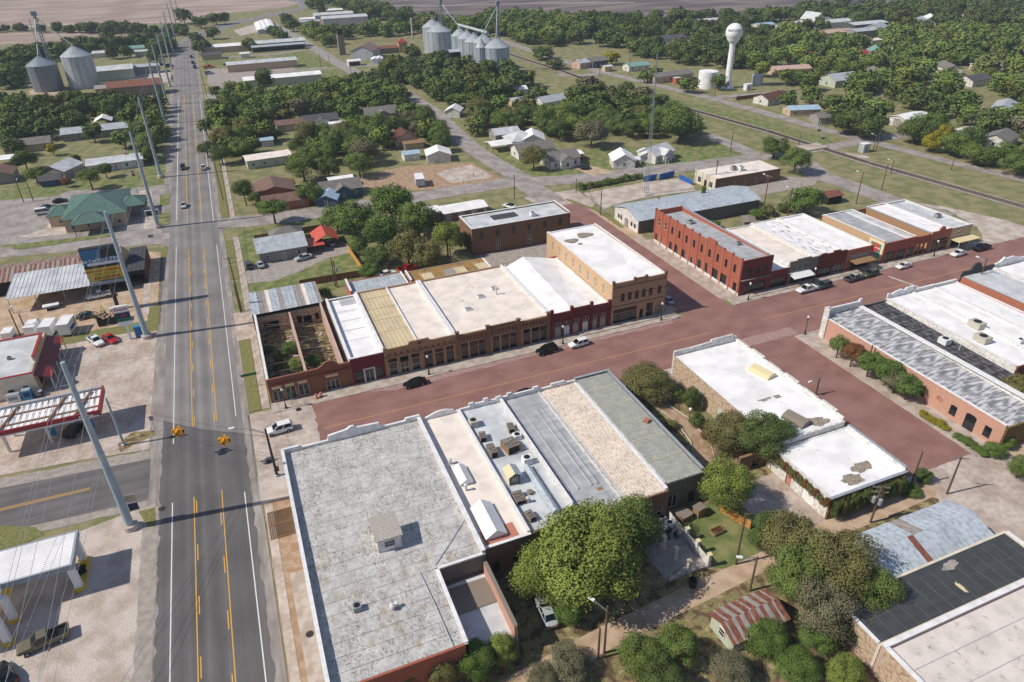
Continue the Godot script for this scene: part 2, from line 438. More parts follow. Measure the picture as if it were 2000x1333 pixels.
# ---- building parts -----------------------------------------------------------------------------------------
# A wall standing at o, running along u (to the right seen from outside), with openings [x, y, w, h, arch].
func wall_shape(o:Vector3,u:Vector3,length:float,h:float,t:float,holes:=[])->Mb:
	var m:=Mb.new()
	var nn:=u.cross(Vector3.UP)
	var xs:=[0.0,length]
	var ys:=[0.0,h]
	for q in holes:
		for x in [q[0],q[0]+q[2]]:
			if not xs.has(x):
				xs.append(x)
		for y in [q[1],q[1]+q[3]]:
			if not ys.has(y):
				ys.append(y)
	xs.sort()
	ys.sort()
	var at:=func(x:float,y:float,d:float)->Vector3:return o+u*x+Vector3.UP*y - nn*d
	for i in xs.size() - 1:
		for j in ys.size() - 1:
			var cx:float=(xs[i]+xs[i+1])*0.5
			var cy:float=(ys[j]+ys[j+1])*0.5
			var open:=false
			for q in holes:
				if cx > q[0] and cx < q[0]+q[2] and cy > q[1] and cy < q[1]+q[3]:
					open=true
			if not open:
				m.quad(at.call(xs[i],ys[j],0.0),at.call(xs[i+1],ys[j],0.0),at.call(xs[i+1],ys[j+1],0.0),at.call(xs[i],ys[j+1],0.0))
				m.quad(at.call(xs[i+1],ys[j],t),at.call(xs[i],ys[j],t),at.call(xs[i],ys[j+1],t),at.call(xs[i+1],ys[j+1],t))
	m.quad(at.call(0.0,h,0.0),at.call(length,h,0.0),at.call(length,h,t),at.call(0.0,h,t))
	m.quad(at.call(0.0,0.0,t),at.call(0.0,0.0,0.0),at.call(0.0,h,0.0),at.call(0.0,h,t))
	m.quad(at.call(length,0.0,0.0),at.call(length,0.0,t),at.call(length,h,t),at.call(length,h,0.0))
	for q in holes:
		var x0:float=q[0]
		var x1:float=q[0]+q[2]
		var y0:float=q[1]
		var y1:float=q[1]+q[3]
		m.quad(at.call(x0,y0,0.0),at.call(x0,y0,t),at.call(x0,y1,t),at.call(x0,y1,0.0))
		m.quad(at.call(x1,y0,t),at.call(x1,y0,0.0),at.call(x1,y1,0.0),at.call(x1,y1,t))
		m.quad(at.call(x0,y0,t),at.call(x0,y0,0.0),at.call(x1,y0,0.0),at.call(x1,y0,t))
		m.quad(at.call(x0,y1,0.0),at.call(x0,y1,t),at.call(x1,y1,t),at.call(x1,y1,0.0))
		if q.size() > 4 and q[4] > 0.0:   # an arched head: the corners above the arc are wall again
			var r:float=q[4]
			var mid:=(x0+x1)*0.5
			var half:=(x1 - x0)*0.5
			for i in 8:
				var a0:=PI*i/8.0
				var a1:=PI*(i+1)/8.0
				var p0:=v2(mid - cos(a0)*half,y1 - r+sin(a0)*r)
				var p1:=v2(mid - cos(a1)*half,y1 - r+sin(a1)*r)
				m.quad(at.call(p0.x,p0.y,0.02),at.call(p1.x,p1.y,0.02),at.call(p1.x,y1,0.02),at.call(p0.x,y1,0.02))
	return m

func hung(o: Node3D, at: Vector3, u: Vector3) -> Node3D:   # turn a part's x to u and its z out of the wall
	o.transform=Transform3D(Basis(u,Vector3.UP,u.cross(Vector3.UP)),at)
	return o

# A window or door for an opening w by h: a frame with bars, and its pane. across and down give the numbers of bars.
func window(parent:Node,at:Vector3,u:Vector3,w:float,h:float,across:=0,down:=1,frame:="frame_dark",pane:="glass",called:="window",sill:=0.0)->Node3D:
	var key:="win%.2f_%.2f_%d_%d" % [w,h,across,down]
	if not shapes.has(key):
		var f:=Mb.new()
		var b:=0.09
		f.span(0,w,0,b,-0.2,-0.1)
		f.span(0,w,h - b,h,-0.2,-0.1)
		f.span(0,b,b,h - b,-0.2,-0.1)
		f.span(w - b,w,b,h - b,-0.2,-0.1)
		for i in across:
			var x:=w*(i+1)/(across+1)
			f.span(x - 0.04,x+0.04,b,h - b,-0.19,-0.11)
		for i in down:
			var y:=h*(i+1)/(down+1)
			f.span(b,w - b,y - 0.04,y+0.04,-0.195,-0.105)
		shapes[key]=f.mesh()
		var p:=Mb.new()
		p.span(0.02,w - 0.02,0.02,h - 0.02,-0.17,-0.14)
		shapes[key+"p"]=p.mesh()
	var o:=put(called,shapes[key],mat[frame],parent)
	hung(o,at,u)
	put("pane",shapes[key+"p"],mat[pane],o)
	if sill > 0.0:
		var s:=Mb.new()
		s.span(-0.1,w+0.1,-0.14,0.0,-0.1,sill)
		put("sill",s,"coping",o)
	return o

# A row of openings along a wall, the wall itself, and the windows in it. rows: [x, y, w, h, arch, across, down, frame, pane, called]
func fitted_wall(parent:Node,called:String,o:Vector3,u:Vector3,length:float,h:float,t:float,material:String,rows:=[])->MeshInstance3D:
	var w:=put(called,wall_shape(o,u,length,h,t,rows),mat[material],parent)
	for q in rows:
		if q.size() > 5:
			window(parent,o+u*q[0]+Vector3.UP*q[1],u,q[2],q[3],q[5],q[6],q[7],q[8],q[9])
	return w

func cap(parent: Node, x0: float, x1: float, z0: float, z1: float, y: float, w: float, material: String, h := 0.12) -> void:   # coping along a wall top
	var m:=Mb.new()
	if absf(x1 - x0) > absf(z1 - z0):
		m.span(x0,x1,y,y+h,z0 - w*0.5,z0+w*0.5)
	else:
		m.span(x0 - w*0.5,x0+w*0.5,y,y+h,z0,z1)
	put("coping",m,mat[material],parent)

# A flat-roofed row building on x0..x1, z0 (back, north or far) .. z1. d holds: label, h, roof (height at front), fall, walls, roofs, copings.
func row_building(d:Dictionary)->Node3D:
	var x0:float=d.x0
	var x1:float=d.x1
	var z0:float=d.z0
	var z1:float=d.z1
	var t:=thing(d.get("called","shop_building"),d.label,d.get("category","building"),v3((x0+x1)*0.5,0,(z0+z1)*0.5),0.0,d.get("group",""))
	var wx:=(x1 - x0)*0.5
	var wz:=(z1 - z0)*0.5
	var hs: Array = d.h   # heights of the south, north, east and west walls
	var ms:Array=d.walls
	var th:float=d.get("thick",0.35)
	fitted_wall(t,"wall",v3(-wx,0,wz),Vector3.RIGHT,wx*2,hs[0],th,ms[0],d.get("south",[]))
	fitted_wall(t,"wall",v3(wx,0,-wz),Vector3.LEFT,wx*2,hs[1],th,ms[1],d.get("north",[]))
	fitted_wall(t,"wall",v3(wx,0,wz - th),Vector3.FORWARD,wz*2 - th*2,hs[2],th,ms[2],d.get("east",[]))
	fitted_wall(t,"wall",v3(-wx,0,-wz+th),Vector3.BACK,wz*2 - th*2,hs[3],th,ms[3],d.get("west",[]))
	var ya: float = d.roof          # at the south edge
	var yb:float=d.get("roof_north",ya - 0.25)
	var rm:=Mb.new()
	var a:=v3(-wx+th,ya,wz - th)
	var b:=v3(wx - th,ya,wz - th)
	var c:=v3(wx - th,yb,-wz+th)
	var e:=v3(-wx+th,yb,-wz+th)
	rm.quad(a,b,c,e)
	var dn:=Vector3.DOWN*0.2
	rm.quad(e+dn,c+dn,b+dn,a+dn)
	put("roof",rm,mat[d.roofs],t)
	for s in d.get("copings",[]):
		var y:float=hs["snew".find(s)]
		var cm:String=d.get("coping","coping")
		var cw:float=th+0.12
		match s:
			"s":cap(t,-wx - 0.04,wx+0.04,wz - th*0.5,wz - th*0.5,y,cw,cm)
			"n":cap(t,-wx - 0.04,wx+0.04,-wz+th*0.5,-wz+th*0.5,y,cw,cm)
			"e":cap(t,wx - th*0.5,wx - th*0.5,-wz+th+0.07,wz - th - 0.07,y,cw,cm)
			"w":cap(t,-wx+th*0.5,-wx+th*0.5,-wz+th+0.07,wz - th - 0.07,y,cw,cm)
	return t

# Raised pieces along a parapet: outline points given as [x, y] along u from o.
func parapet_piece(parent:Node,o:Vector3,u:Vector3,pts:Array,t:float,material:String,called:="parapet")->void:
	var m:=Mb.new()
	m.plate(pts,o,u,Vector3.UP,t)
	put(called,m,mat[material],parent)

func ribs(parent: Node, x0: float, x1: float, z0: float, z1: float, ya: float, yb: float, width: float, material: String, rib := 0.07, mixed := []) -> void:   # metal roof panels running north to south
	var k:=int(round((x1 - x0)/width))
	var w:=(x1 - x0)/k
	var m:=Mb.new()
	var d:=v3(0,yb - ya,z0 - z1)
	var tilt:=Basis(Vector3.RIGHT,d.cross(Vector3.RIGHT).normalized()*-1.0,-d.normalized())
	var l:=d.length()
	m.box(v3(0,0.015,0),v3(w - 0.02,0.03,l),Basis.IDENTITY)
	m.box(v3(-w*0.5+0.05,0.03+rib*0.5,0),v3(0.09,rib,l),Basis.IDENTITY)
	var mesh:=m.mesh()
	tilt.y=tilt.z.cross(tilt.x).normalized()
	for i in k:
		var o:=put("roof_panel",mesh,mat[mixed[(i*5+i/3) % mixed.size()] if mixed else material],parent)
		o.transform=Transform3D(tilt,v3(x0+w*(i+0.5),(ya+yb)*0.5+0.012,(z0+z1)*0.5))

# ---- houses, sheds, barns: ridge along local x --------------------------------------------------------------
func house(called:String,label:String,category:String,at:Vector2,turn:float,w:float,d:float,wh:float,rise:float,roof:String,wall:String,extras:="")->Node3D:
	var t:=thing(called,label,category,v3(at.x,0,at.y),deg_to_rad(turn))
	var back:=at*maxf(0.0,1.0 - 13.0/at.length())
	keep_out.append([at,back,maxf(w,d)*0.5+2.0])
	var x:=w*0.5
	var z:=d*0.5
	var hip:=extras.contains("hip")
	var m:=Mb.new()
	m.quad(v3(-x,0,z),v3(x,0,z),v3(x,wh,z),v3(-x,wh,z))
	m.quad(v3(x,0,-z),v3(-x,0,-z),v3(-x,wh,-z),v3(x,wh,-z))
	m.quad(v3(x,0,z),v3(x,0,-z),v3(x,wh,-z),v3(x,wh,z))
	m.quad(v3(-x,0,-z),v3(-x,0,z),v3(-x,wh,z),v3(-x,wh,-z))
	if not hip and rise > 0.0:
		m.tri(v3(x,wh,z),v3(x,wh,-z),v3(x,wh+rise,0))
		m.tri(v3(-x,wh,-z),v3(-x,wh,z),v3(-x,wh+rise,0))
	if not extras.contains("open"):
		put("wall",m,mat[wall],t)
	else:
		var pm:=Mb.new()
		for px in [-1,1]:
			for pz in [-1,1]:
				var po:=Mb.new()
				po.span(px*(x - 0.2) - 0.08,px*(x - 0.2)+0.08,0,wh,pz*(z - 0.2) - 0.08,pz*(z - 0.2)+0.08)
				put("post",po,"frame_dark",t)
	var o:=0.45
	var drop:=rise*o/z
	if rise <= 0.0:
		var fm:=Mb.new()
		fm.span(-x - 0.15,x+0.15,wh,wh+0.25,-z - 0.15,z+0.15)
		put("roof",fm,mat[roof],t)
	elif hip:
		var rx:=maxf(x - z,0.3)
		var th:=Vector3.UP*0.14
		var a:=v3(-x - o,wh - drop,z+o)
		var b:=v3(x+o,wh - drop,z+o)
		var c:=v3(x+o,wh - drop,-z - o)
		var e:=v3(-x - o,wh - drop,-z - o)
		var r0:=v3(-rx,wh+rise,0)
		var r1:=v3(rx,wh+rise,0)
		var hm:=Mb.new()
		hm.quad(a+th,b+th,r1+th,r0+th)
		hm.quad(c+th,e+th,r0+th,r1+th)
		hm.tri(b+th,c+th,r1+th)
		hm.tri(e+th,a+th,r0+th)
		for q in [[a,b],[b,c],[c,e],[e,a]]:
			hm.quad(q[0],q[1],q[1]+th,q[0]+th)
		hm.quad(e,c,b,a)
		put("roof",hm,mat[roof],t)
		if extras.contains("ridgecap"):
			var cm:=Mb.new()
			for q in [[r0,r1],[a,r0],[b,r1],[c,r1],[e,r0]]:
				cm.tube(q[0]+th,q[1]+th,0.1,0.1,4,false)
			put("ridge_cap",cm,mat[roof],t)
	else:
		for s in [1,-1]:
			var sm:=Mb.new()
			var q:=[v3(-x - o,wh - drop,z+o),v3(x+o,wh - drop,z+o),v3(x+o,wh+rise,0),v3(-x - o,wh+rise,0)]
			var up:=v3(0,0.13,0)
			var bs:=Basis(Vector3.UP,0.0 if s > 0 else PI)
			for i in 4:
				q[i]=bs*q[i]
			sm.quad(q[0]+up,q[1]+up,q[2]+up,q[3]+up)
			sm.quad(q[3],q[2],q[1],q[0])
			sm.quad(q[0],q[1],q[1]+up,q[0]+up)
			sm.quad(q[1],q[2],q[2]+up,q[1]+up)
			sm.quad(q[3],q[0],q[0]+up,q[3]+up)
			if extras.contains("seams"):
				var k:=int(w/0.9)
				for i in k+1:
					var f:=float(i)/k
					sm.tube(q[0].lerp(q[1],f)+up,q[3].lerp(q[2],f)+up,0.05,0.05,4,false)
			put("roof_slope",sm,mat[roof],t)
			if extras.contains("stripes"):
				for i in int(w/1.1):
					var bm:=Mb.new()
					var f:=(i+0.5)*1.1/w
					var e0:Vector3=q[0].lerp(q[1],f)
					var e1:Vector3=q[3].lerp(q[2],f)
					var side:Vector3=(q[1] - q[0]).normalized()*(0.16+0.1*(i % 3))
					var lift:=up*1.12
					bm.quad(e0 - side+lift,e0+side+lift,e1+side+lift,e1 - side+lift)
					put("roof_stripe",bm,"patchy_tin",t)
	if extras.contains("win"):
		var k:=clampi(int(w/3.6),1,6)
		for i in k:
			var px:=-x+w*(i+0.5)/k
			if i==int(k/2.0) and k > 1:
				window(t,v3(px - 0.5,0.15,z+0.22),Vector3.RIGHT,1.0,2.1,0,0,"frame_white","door_grey","door")
			else:
				window(t,v3(px - 0.55,0.95,z+0.22),Vector3.RIGHT,1.1,1.3,0,1,"frame_white")
			if i > 0 or k < 3:
				window(t,v3(px+0.55,0.95,-z - 0.22),Vector3.LEFT,1.1,1.3,0,1,"frame_white")
		window(t,v3(-x - 0.22,0.95,-0.55),Vector3.BACK,1.1,1.3,0,1,"frame_white")
		window(t,v3(x+0.22,0.95,0.55),Vector3.FORWARD,1.1,1.3,0,1,"frame_white")
	if extras.contains("porch"):
		var pw:=minf(w*0.5,6.0)
		var rm:=Mb.new()
		rm.quad(v3(-pw*0.5,wh - 0.75,z+2.6),v3(pw*0.5,wh - 0.75,z+2.6),v3(pw*0.5,wh - 0.2,z),v3(-pw*0.5,wh - 0.2,z))
		rm.span(-pw*0.5,pw*0.5,wh - 0.9,wh - 0.76,z+2.45,z+2.6)
		put("porch_roof",rm,mat[roof],t)
		for i in 4:
			var cm:=Mb.new()
			var cx:=-pw*0.5+0.15+(pw - 0.3)*i/3.0
			cm.span(cx - 0.07,cx+0.07,0,wh - 0.9,z+2.45,z+2.59)
			put("porch_post",cm,"frame_white",t)
	if extras.contains("gablet"):   # a cross gable facing local +z
		var gm:=Mb.new()
		var gw:=minf(w*0.22,3.0)
		var gz:=z+1.6
		gm.quad(v3(-gw,0,gz),v3(gw,0,gz),v3(gw,wh,gz),v3(-gw,wh,gz))
		gm.quad(v3(gw,0,gz),v3(gw,0,0),v3(gw,wh,0),v3(gw,wh,gz))
		gm.quad(v3(-gw,0,0),v3(-gw,0,gz),v3(-gw,wh,gz),v3(-gw,wh,0))
		gm.tri(v3(-gw,wh,gz),v3(gw,wh,gz),v3(0,wh+rise*0.75,gz))
		put("front_gable",gm,mat[wall],t)
		var g2:=Mb.new()
		for s in [1,-1]:
			var a:=v3(s*(gw+0.4),wh - 0.2,gz+0.4)
			var b:=v3(0,wh+rise*0.8,gz+0.4)
			var c:=v3(0,wh+rise*0.8,-0.2)
			var e:=v3(s*(gw+0.4),wh - 0.2,0)
			if s > 0:
				g2.quad(a,e,c,b)
			else:
				g2.quad(e,a,b,c)
		put("gable_roof",g2,mat[roof],t)
		window(t,v3(-0.6,0.95,gz+0.22),Vector3.RIGHT,1.2,1.4,0,1,"frame_white")
	if extras.contains("chimney"):
		var hm2:=Mb.new()
		hm2.span(x*0.4,x*0.4+0.7,wh,wh+rise+0.8,-0.4,0.4)
		put("chimney",hm2,"orange_brick",t)
	if extras.contains("rolldoor"):
		var k2:=maxi(1,int(w/4.0))
		for i in k2:
			var px:=-x+w*(i+0.5)/k2
			window(t,v3(px - 1.3,0.05,z+0.21),Vector3.RIGHT,2.6,minf(2.7,wh - 0.4),0,3,"frame_white","door_red" if extras.contains("reddoor") else "door_grey","door")
	if extras.contains("enddoor"):
		window(t,v3(-x - 0.21,0.05,-1.6),Vector3.BACK,3.2,minf(3.2,wh - 0.3),1,0,"frame_dark","door_grey","door")
	if extras.contains("darkfront"):
		window(t,v3(-x+0.6,0.05,z+0.21),Vector3.RIGHT,w - 1.2,wh - 0.5,2,0,"frame_white","dark_void","open_bay")
	return t

# ---- trees --------------------------------------------------------------------------------------------------
# A crown in a unit ball: leaves scattered over overlapping lobes. The clump's own tone sits in the vertex colours.
func crown_shape(s:int,leaves:int,size:float,ragged:float)->ArrayMesh:
	var r:=RandomNumberGenerator.new()
	r.seed=s
	var lobes:=[]
	var near:=leaves > 5000
	var count:=(22 if near else 12)+s % 5
	for i in count:
		var a:=TAU*(i*0.618+r.randf()*0.15)
		var hgt:=r.randf_range(-0.55,0.75)
		var out:=sqrt(maxf(0.05,1.0 - hgt*hgt))*r.randf_range(0.35,0.66)
		lobes.append([v3(cos(a)*out*(1.12 if near else 1.0),hgt*0.76,sin(a)*out*(1.12 if near else 1.0)),r.randf_range(0.17,0.36) if near else r.randf_range(0.25,0.44),r.randf_range(0.66,1.3)])
	lobes.append([v3(0,0.1,0),0.6,0.8])
	var m:=Mb.new()
	m.colored=true
	for i in leaves:
		var l:Array=lobes[r.randi() % lobes.size()]
		var dir:=v3(r.randfn(),r.randfn()+0.25,r.randfn()).normalized()
		var p:Vector3=l[0]+dir*(l[1]*r.randf_range(0.7,1.0+ragged))
		var deep:=false
		for q in lobes:
			if p.distance_to(q[0]) < q[1]*0.62:
				deep=true
				break
		if deep and r.randf() < 0.8:
			continue
		var f:=(dir+v3(r.randfn(),r.randfn(),r.randfn())*0.55).normalized()
		var x:=f.cross(v3(r.randfn(),r.randfn(),r.randfn())).normalized()*size*r.randf_range(0.6,1.25)
		var y:=f.cross(x).normalized()*size*r.randf_range(0.45,0.95)
		var w:float=l[2]*r.randf_range(0.7,1.3)
		var warm:=r.randf_range(0.94,1.1)
		m.col=Color(w*warm,w,w*r.randf_range(0.8,1.05))
		var from:=m.n.size()
		m.quad(p - x,p - y*0.8,p+x,p+y*0.7)
		var soft:=(dir*0.7+p.normalized()*0.4+f*0.9).normalized()
		for k in range(from,m.n.size()):
			m.n[k]=soft
	return m.mesh()

func trunk_shape(s: int, k: int) -> ArrayMesh:   # one metre to the fork, limbs to about 2.2
	var r:=RandomNumberGenerator.new()
	r.seed=s+400
	var m:=Mb.new()
	m.tube(v3(0,-0.05,0),v3(0.02,1.0,0),0.17,0.11,k)
	for i in 4:
		var a:=TAU*i/4.0+r.randf()*0.9
		var p:=v3(cos(a)*0.5,1.65+r.randf()*0.3,sin(a)*0.5)
		m.tube(v3(0.02,0.95,0),p,0.085,0.05,k,false)
		m.tube(p,p+v3(cos(a)*0.35,0.55,sin(a)*0.35),0.05,0.015,k,false)
	return m.mesh()

# lod 0 near, 1 middle, 2 far; h is the whole height, r the crown's radius, base the share of the height below the crown
func tree(called:String,label:String,category:String,at:Vector2,h:float,r:float,leaf:String,lod:int,v:int,base:=0.22,group:="",bark:="bark")->Node3D:
	var t:=thing(called,label,category,v3(at.x,0,at.y),fmod(at.x*1.7+at.y*2.3+v,TAU),group)
	var key:="crown%d_%d" % [lod,v % [3,5,4][lod]]
	if not shapes.has(key):
		shapes[key]=crown_shape(v % [3,5,4][lod]+lod*20+7,[30000,9000,900][lod],[0.029,0.05,0.15][lod],[0.45,0.42,0.25][lod])
		shapes["trunk%d" % lod]=trunk_shape(lod,[8,6,4][lod])
	keep_out.append([at,at,r+0.5])
	var hc:=h*(1.0 - base)
	if category=="tree":
		var tr:=put("trunk",shapes["trunk%d" % lod],mat[bark],t)
		var ts:=h*maxf(base+0.12,0.3)
		tr.scale=v3(clampf(r*0.42,0.5,3.0),ts,clampf(r*0.42,0.5,3.0))
	var c:=put("crown" if category=="tree" else "foliage",shapes[key],mat[leaf],t)
	c.scale=v3(r,hc*0.52,r)
	c.position=v3(0,h - hc*0.5,0)
	return t

# ---- vehicles: nose along local +x --------------------------------------------------------------------------
func loft(m: Mb, st: Array) -> void:   # stations [x, half width, low, top]
	var rings:=[]
	for q in st:
		var x:float=q[0]
		var w:float=q[1]
		var lo:float=q[2]
		var hi:float=q[3]
		var md:=lerpf(lo,hi,0.55)
		rings.append([v3(x,lo,w*0.86),v3(x,lerpf(lo,hi,0.18),w),v3(x,md,w),v3(x,hi - 0.05,w*0.93),v3(x,hi,w*0.8),v3(x,hi+0.02,0),v3(x,hi,-w*0.8),v3(x,hi - 0.05,-w*0.93),v3(x,md,-w),v3(x,lerpf(lo,hi,0.18),-w),v3(x,lo,-w*0.86)])
	for i in rings.size() - 1:
		for j in 10:
			m.quad(rings[i][j],rings[i+1][j],rings[i+1][j+1],rings[i][j+1])
		m.quad(rings[i][10],rings[i+1][10],rings[i+1][0],rings[i][0])
	for e in [0,rings.size() - 1]:
		for j in range(1,10):
			if e==0:
				m.tri(rings[e][0],rings[e][j],rings[e][j+1])
			else:
				m.tri(rings[e][0],rings[e][j+1],rings[e][j])

func car(kind:String,label:String,category:String,at:Vector2,turn:float,paint:String,scale_by:=1.0,roof_paint:="",group:="")->Node3D:
	var t:=thing({"sedan":"parked_car","suv":"parked_car","pickup":"pickup_truck","van":"van"}[kind],label,category,v3(at.x,0.05,at.y),deg_to_rad(turn),group)
	t.scale=Vector3.ONE*scale_by
	if not shapes.has("body_"+kind):
		var b:=Mb.new()
		match kind:
			"sedan":loft(b,[[-2.35,0.72,0.5,0.86],[-2.2,0.84,0.34,0.98],[-1.3,0.9,0.26,1.02],[0.0,0.91,0.24,0.98],[1.0,0.9,0.26,0.96],[1.9,0.86,0.3,0.84],[2.3,0.72,0.42,0.68]])
			"suv":loft(b,[[-2.3,0.8,0.5,1.06],[-2.15,0.9,0.36,1.12],[-1.0,0.94,0.32,1.1],[0.4,0.94,0.3,1.08],[1.2,0.93,0.32,1.06],[2.0,0.88,0.36,0.96],[2.35,0.76,0.5,0.8]])
			"pickup":loft(b,[[-2.85,0.9,0.55,0.62],[-2.8,0.93,0.5,0.66],[-0.85,0.95,0.4,0.68],[-0.8,0.95,0.4,1.14],[0.9,0.95,0.4,1.14],[1.3,0.95,0.4,1.12],[2.45,0.92,0.45,1.04],[2.7,0.84,0.55,0.92]])
			"van":loft(b,[[-2.6,0.9,0.4,1.1],[-2.55,0.96,0.34,1.16],[0.8,0.96,0.32,1.16],[1.7,0.95,0.34,1.1],[2.4,0.9,0.4,0.95],[2.6,0.8,0.5,0.8]])
		shapes["body_"+kind]=b.mesh()
		# greenhouse: base and roof outlines [back, front, half width] and the roof height
		var g:Array={"sedan":[-1.75,1.0,0.8,-1.05,0.1,0.6,0.98,1.44],"suv":[-2.2,1.05,0.86,-1.95,0.15,0.68,1.1,1.7],"pickup":[-0.8,1.15,0.86,-0.65,0.35,0.68,1.13,1.78],"van":[-2.5,1.7,0.92,-2.4,0.7,0.78,1.15,2.05]}[kind]
		var p:=[]
		for k in 4:
			var fx:bool=k==1 or k==2
			var s:=1.0 if k < 2 else -1.0
			p.append([v3(g[1] if fx else g[0],g[6],s*g[2]),v3(g[4] if fx else g[3],g[7],s*g[5])])
		for k in 4:
			var gm:=Mb.new()
			var a:Array=p[k]
			var c:Array=p[(k+1) % 4]
			gm.quad(a[0],c[0],c[1],a[1])
			shapes["glass_%s%d" % [kind,k]]=gm.mesh()
		var rf:=Mb.new()
		rf.quad(p[0][1],p[1][1],p[2][1],p[3][1])
		var cr:=v3(0,0.05,0)
		for k in 4:
			rf.tube(p[k][0],p[k][1],0.05,0.05,4,false)
			rf.tube(p[k][1],p[(k+1) % 4][1],0.05,0.05,4,false)
		rf.box(v3((g[3]+g[4])*0.5,g[7]+0.02,0),v3(g[4] - g[3],0.06,g[5]*1.9))
		for s in [1,-1]:
			var mx:float=lerpf(g[0],g[1],0.5)
			rf.tube(v3(mx,g[6],s*g[2]),v3(lerpf(g[3],g[4],0.5),g[7],s*g[5]),0.05,0.05,4,false)
			if kind=="van":
				rf.quad(v3(-2.5,1.15,s*0.93),v3(0.6,1.15,s*0.93),v3(0.55,2.05,s*0.79),v3(-2.4,2.05,s*0.79))
				rf.quad(v3(0.6,1.15,s*0.93),v3(-2.5,1.15,s*0.93),v3(-2.4,2.05,s*0.79),v3(0.55,2.05,s*0.79))
		shapes["top_"+kind]=rf.mesh()
		if kind=="pickup":
			var bd:=Mb.new()
			for s in [1,-1]:
				bd.span(-2.82,-0.85,0.6,1.14,s*0.93 - 0.06,s*0.93+0.06)
			bd.span(-2.86,-2.76,0.6,1.14,-0.9,0.9)
			shapes["bed"]=bd.mesh()
			var lin:=Mb.new()
			lin.span(-2.75,-0.86,0.6,0.72,-0.86,0.86)
			shapes["bed_floor"]=lin.mesh()
	put("body",shapes["body_"+kind],mat[paint],t)
	put("roof",shapes["top_"+kind],mat[roof_paint if roof_paint else paint],t)
	for k in 4:
		put("windscreen" if k==1 else "rear_window" if k==3 else "side_window",shapes["glass_%s%d" % [kind,k]],"car_glass",t)
	if kind=="pickup":
		put("bed",shapes["bed"],mat[paint],t)
		put("bed_liner",shapes["bed_floor"],"black_paint",t)
	if not shapes.has("tyre"):
		var w:=Mb.new()
		w.tube(v3(0,0,-0.12),v3(0,0,0.12),0.34,0.34,14)
		shapes["tyre"]=w.mesh()
		var r:=Mb.new()
		r.tube(v3(0,0,-0.125),v3(0,0,0.125),0.2,0.2,10)
		shapes["rim"]=r.mesh()
		var l:=Mb.new()
		l.span(-0.06,0.06,-0.08,0.08,-0.2,0.2)
		shapes["lamp"]=l.mesh()
		var mi:=Mb.new()
		mi.span(-0.06,0.06,-0.07,0.07,-0.1,0.1)
		shapes["mirror"]=mi.mesh()
	var fx:Array={"sedan":[1.42,-1.4,0.82,2.22,0.62,-2.3,0.84],"suv":[1.45,-1.4,0.86,2.26,0.78,-2.28,0.95],"pickup":[1.75,-1.8,0.88,2.62,0.8,-2.84,0.9],"van":[1.7,-1.6,0.88,2.5,0.7,-2.56,1.0]}[kind]
	for s in [1,-1]:
		for k in 2:
			var w:=put("wheel",shapes["tyre"],"tyre",t)
			w.position=v3(fx[k],0.34,s*fx[2])
			put("rim",shapes["rim"],"rim",w)
		var h:=put("headlight",shapes["lamp"],"lamp_glass",t)
		h.position=v3(fx[3],fx[4],s*0.6)
		var l:=put("taillight",shapes["lamp"],"tail_red",t)
		l.position=v3(fx[5],fx[6],s*0.64)
		var mi:=put("mirror",shapes["mirror"],mat[paint],t)
		mi.position=v3(0.75,fx[4]+0.38,s*1.0)
	return t

# ---- poles, lamps, wires ------------------------------------------------------------------------------------
func wood_pole(label:String,at:Vector2,h:float,arms:=1,cans:=0,turn:=0.0,lamp:=false,group:="")->Node3D:
	var t:=thing("utility_pole",label,"utility pole",v3(at.x,0,at.y),deg_to_rad(turn),group)
	var m:=Mb.new()
	m.tube(Vector3.ZERO,v3(0,h,0),0.17,0.12,8)
	put("pole",m,"pole_wood",t)
	for i in arms:
		var a:=Mb.new()
		a.box(v3(0.14,h - 0.4 - i*0.9,0),v3(0.1,0.12,2.4))
		var ar:=put("crossarm",a,"grey_timber",t)
		for k in [-1.1,-0.45,0.45,1.1]:
			var ins:=Mb.new()
			ins.tube(v3(0.14,h - 0.34 - i*0.9,k),v3(0.14,h - 0.1 - i*0.9,k),0.06,0.04,6)
			put("insulator",ins,"ac_grey",ar)
	for i in cans:
		var c:=Mb.new()
		var a:=TAU*i/3.0+0.6
		c.lathe(v3(cos(a)*0.5,h - 3.2,sin(a)*0.5),pv([0,0,0.3,0,0.3,1.0,0.2,1.12,0,1.12]),10)
		put("transformer",c,"ac_grey",t)
	if lamp:
		var l:=Mb.new()
		l.tube(v3(0,h - 0.9,0),v3(0,h - 0.3,-1.9),0.05,0.04,5,false)
		put("lamp_arm",l,"galvanised",t)
		var g:=Mb.new()
		g.box(v3(0,h - 0.32,-2.2),v3(0.34,0.2,0.8))
		put("lamp_head",g,"box_white",t)
	return t

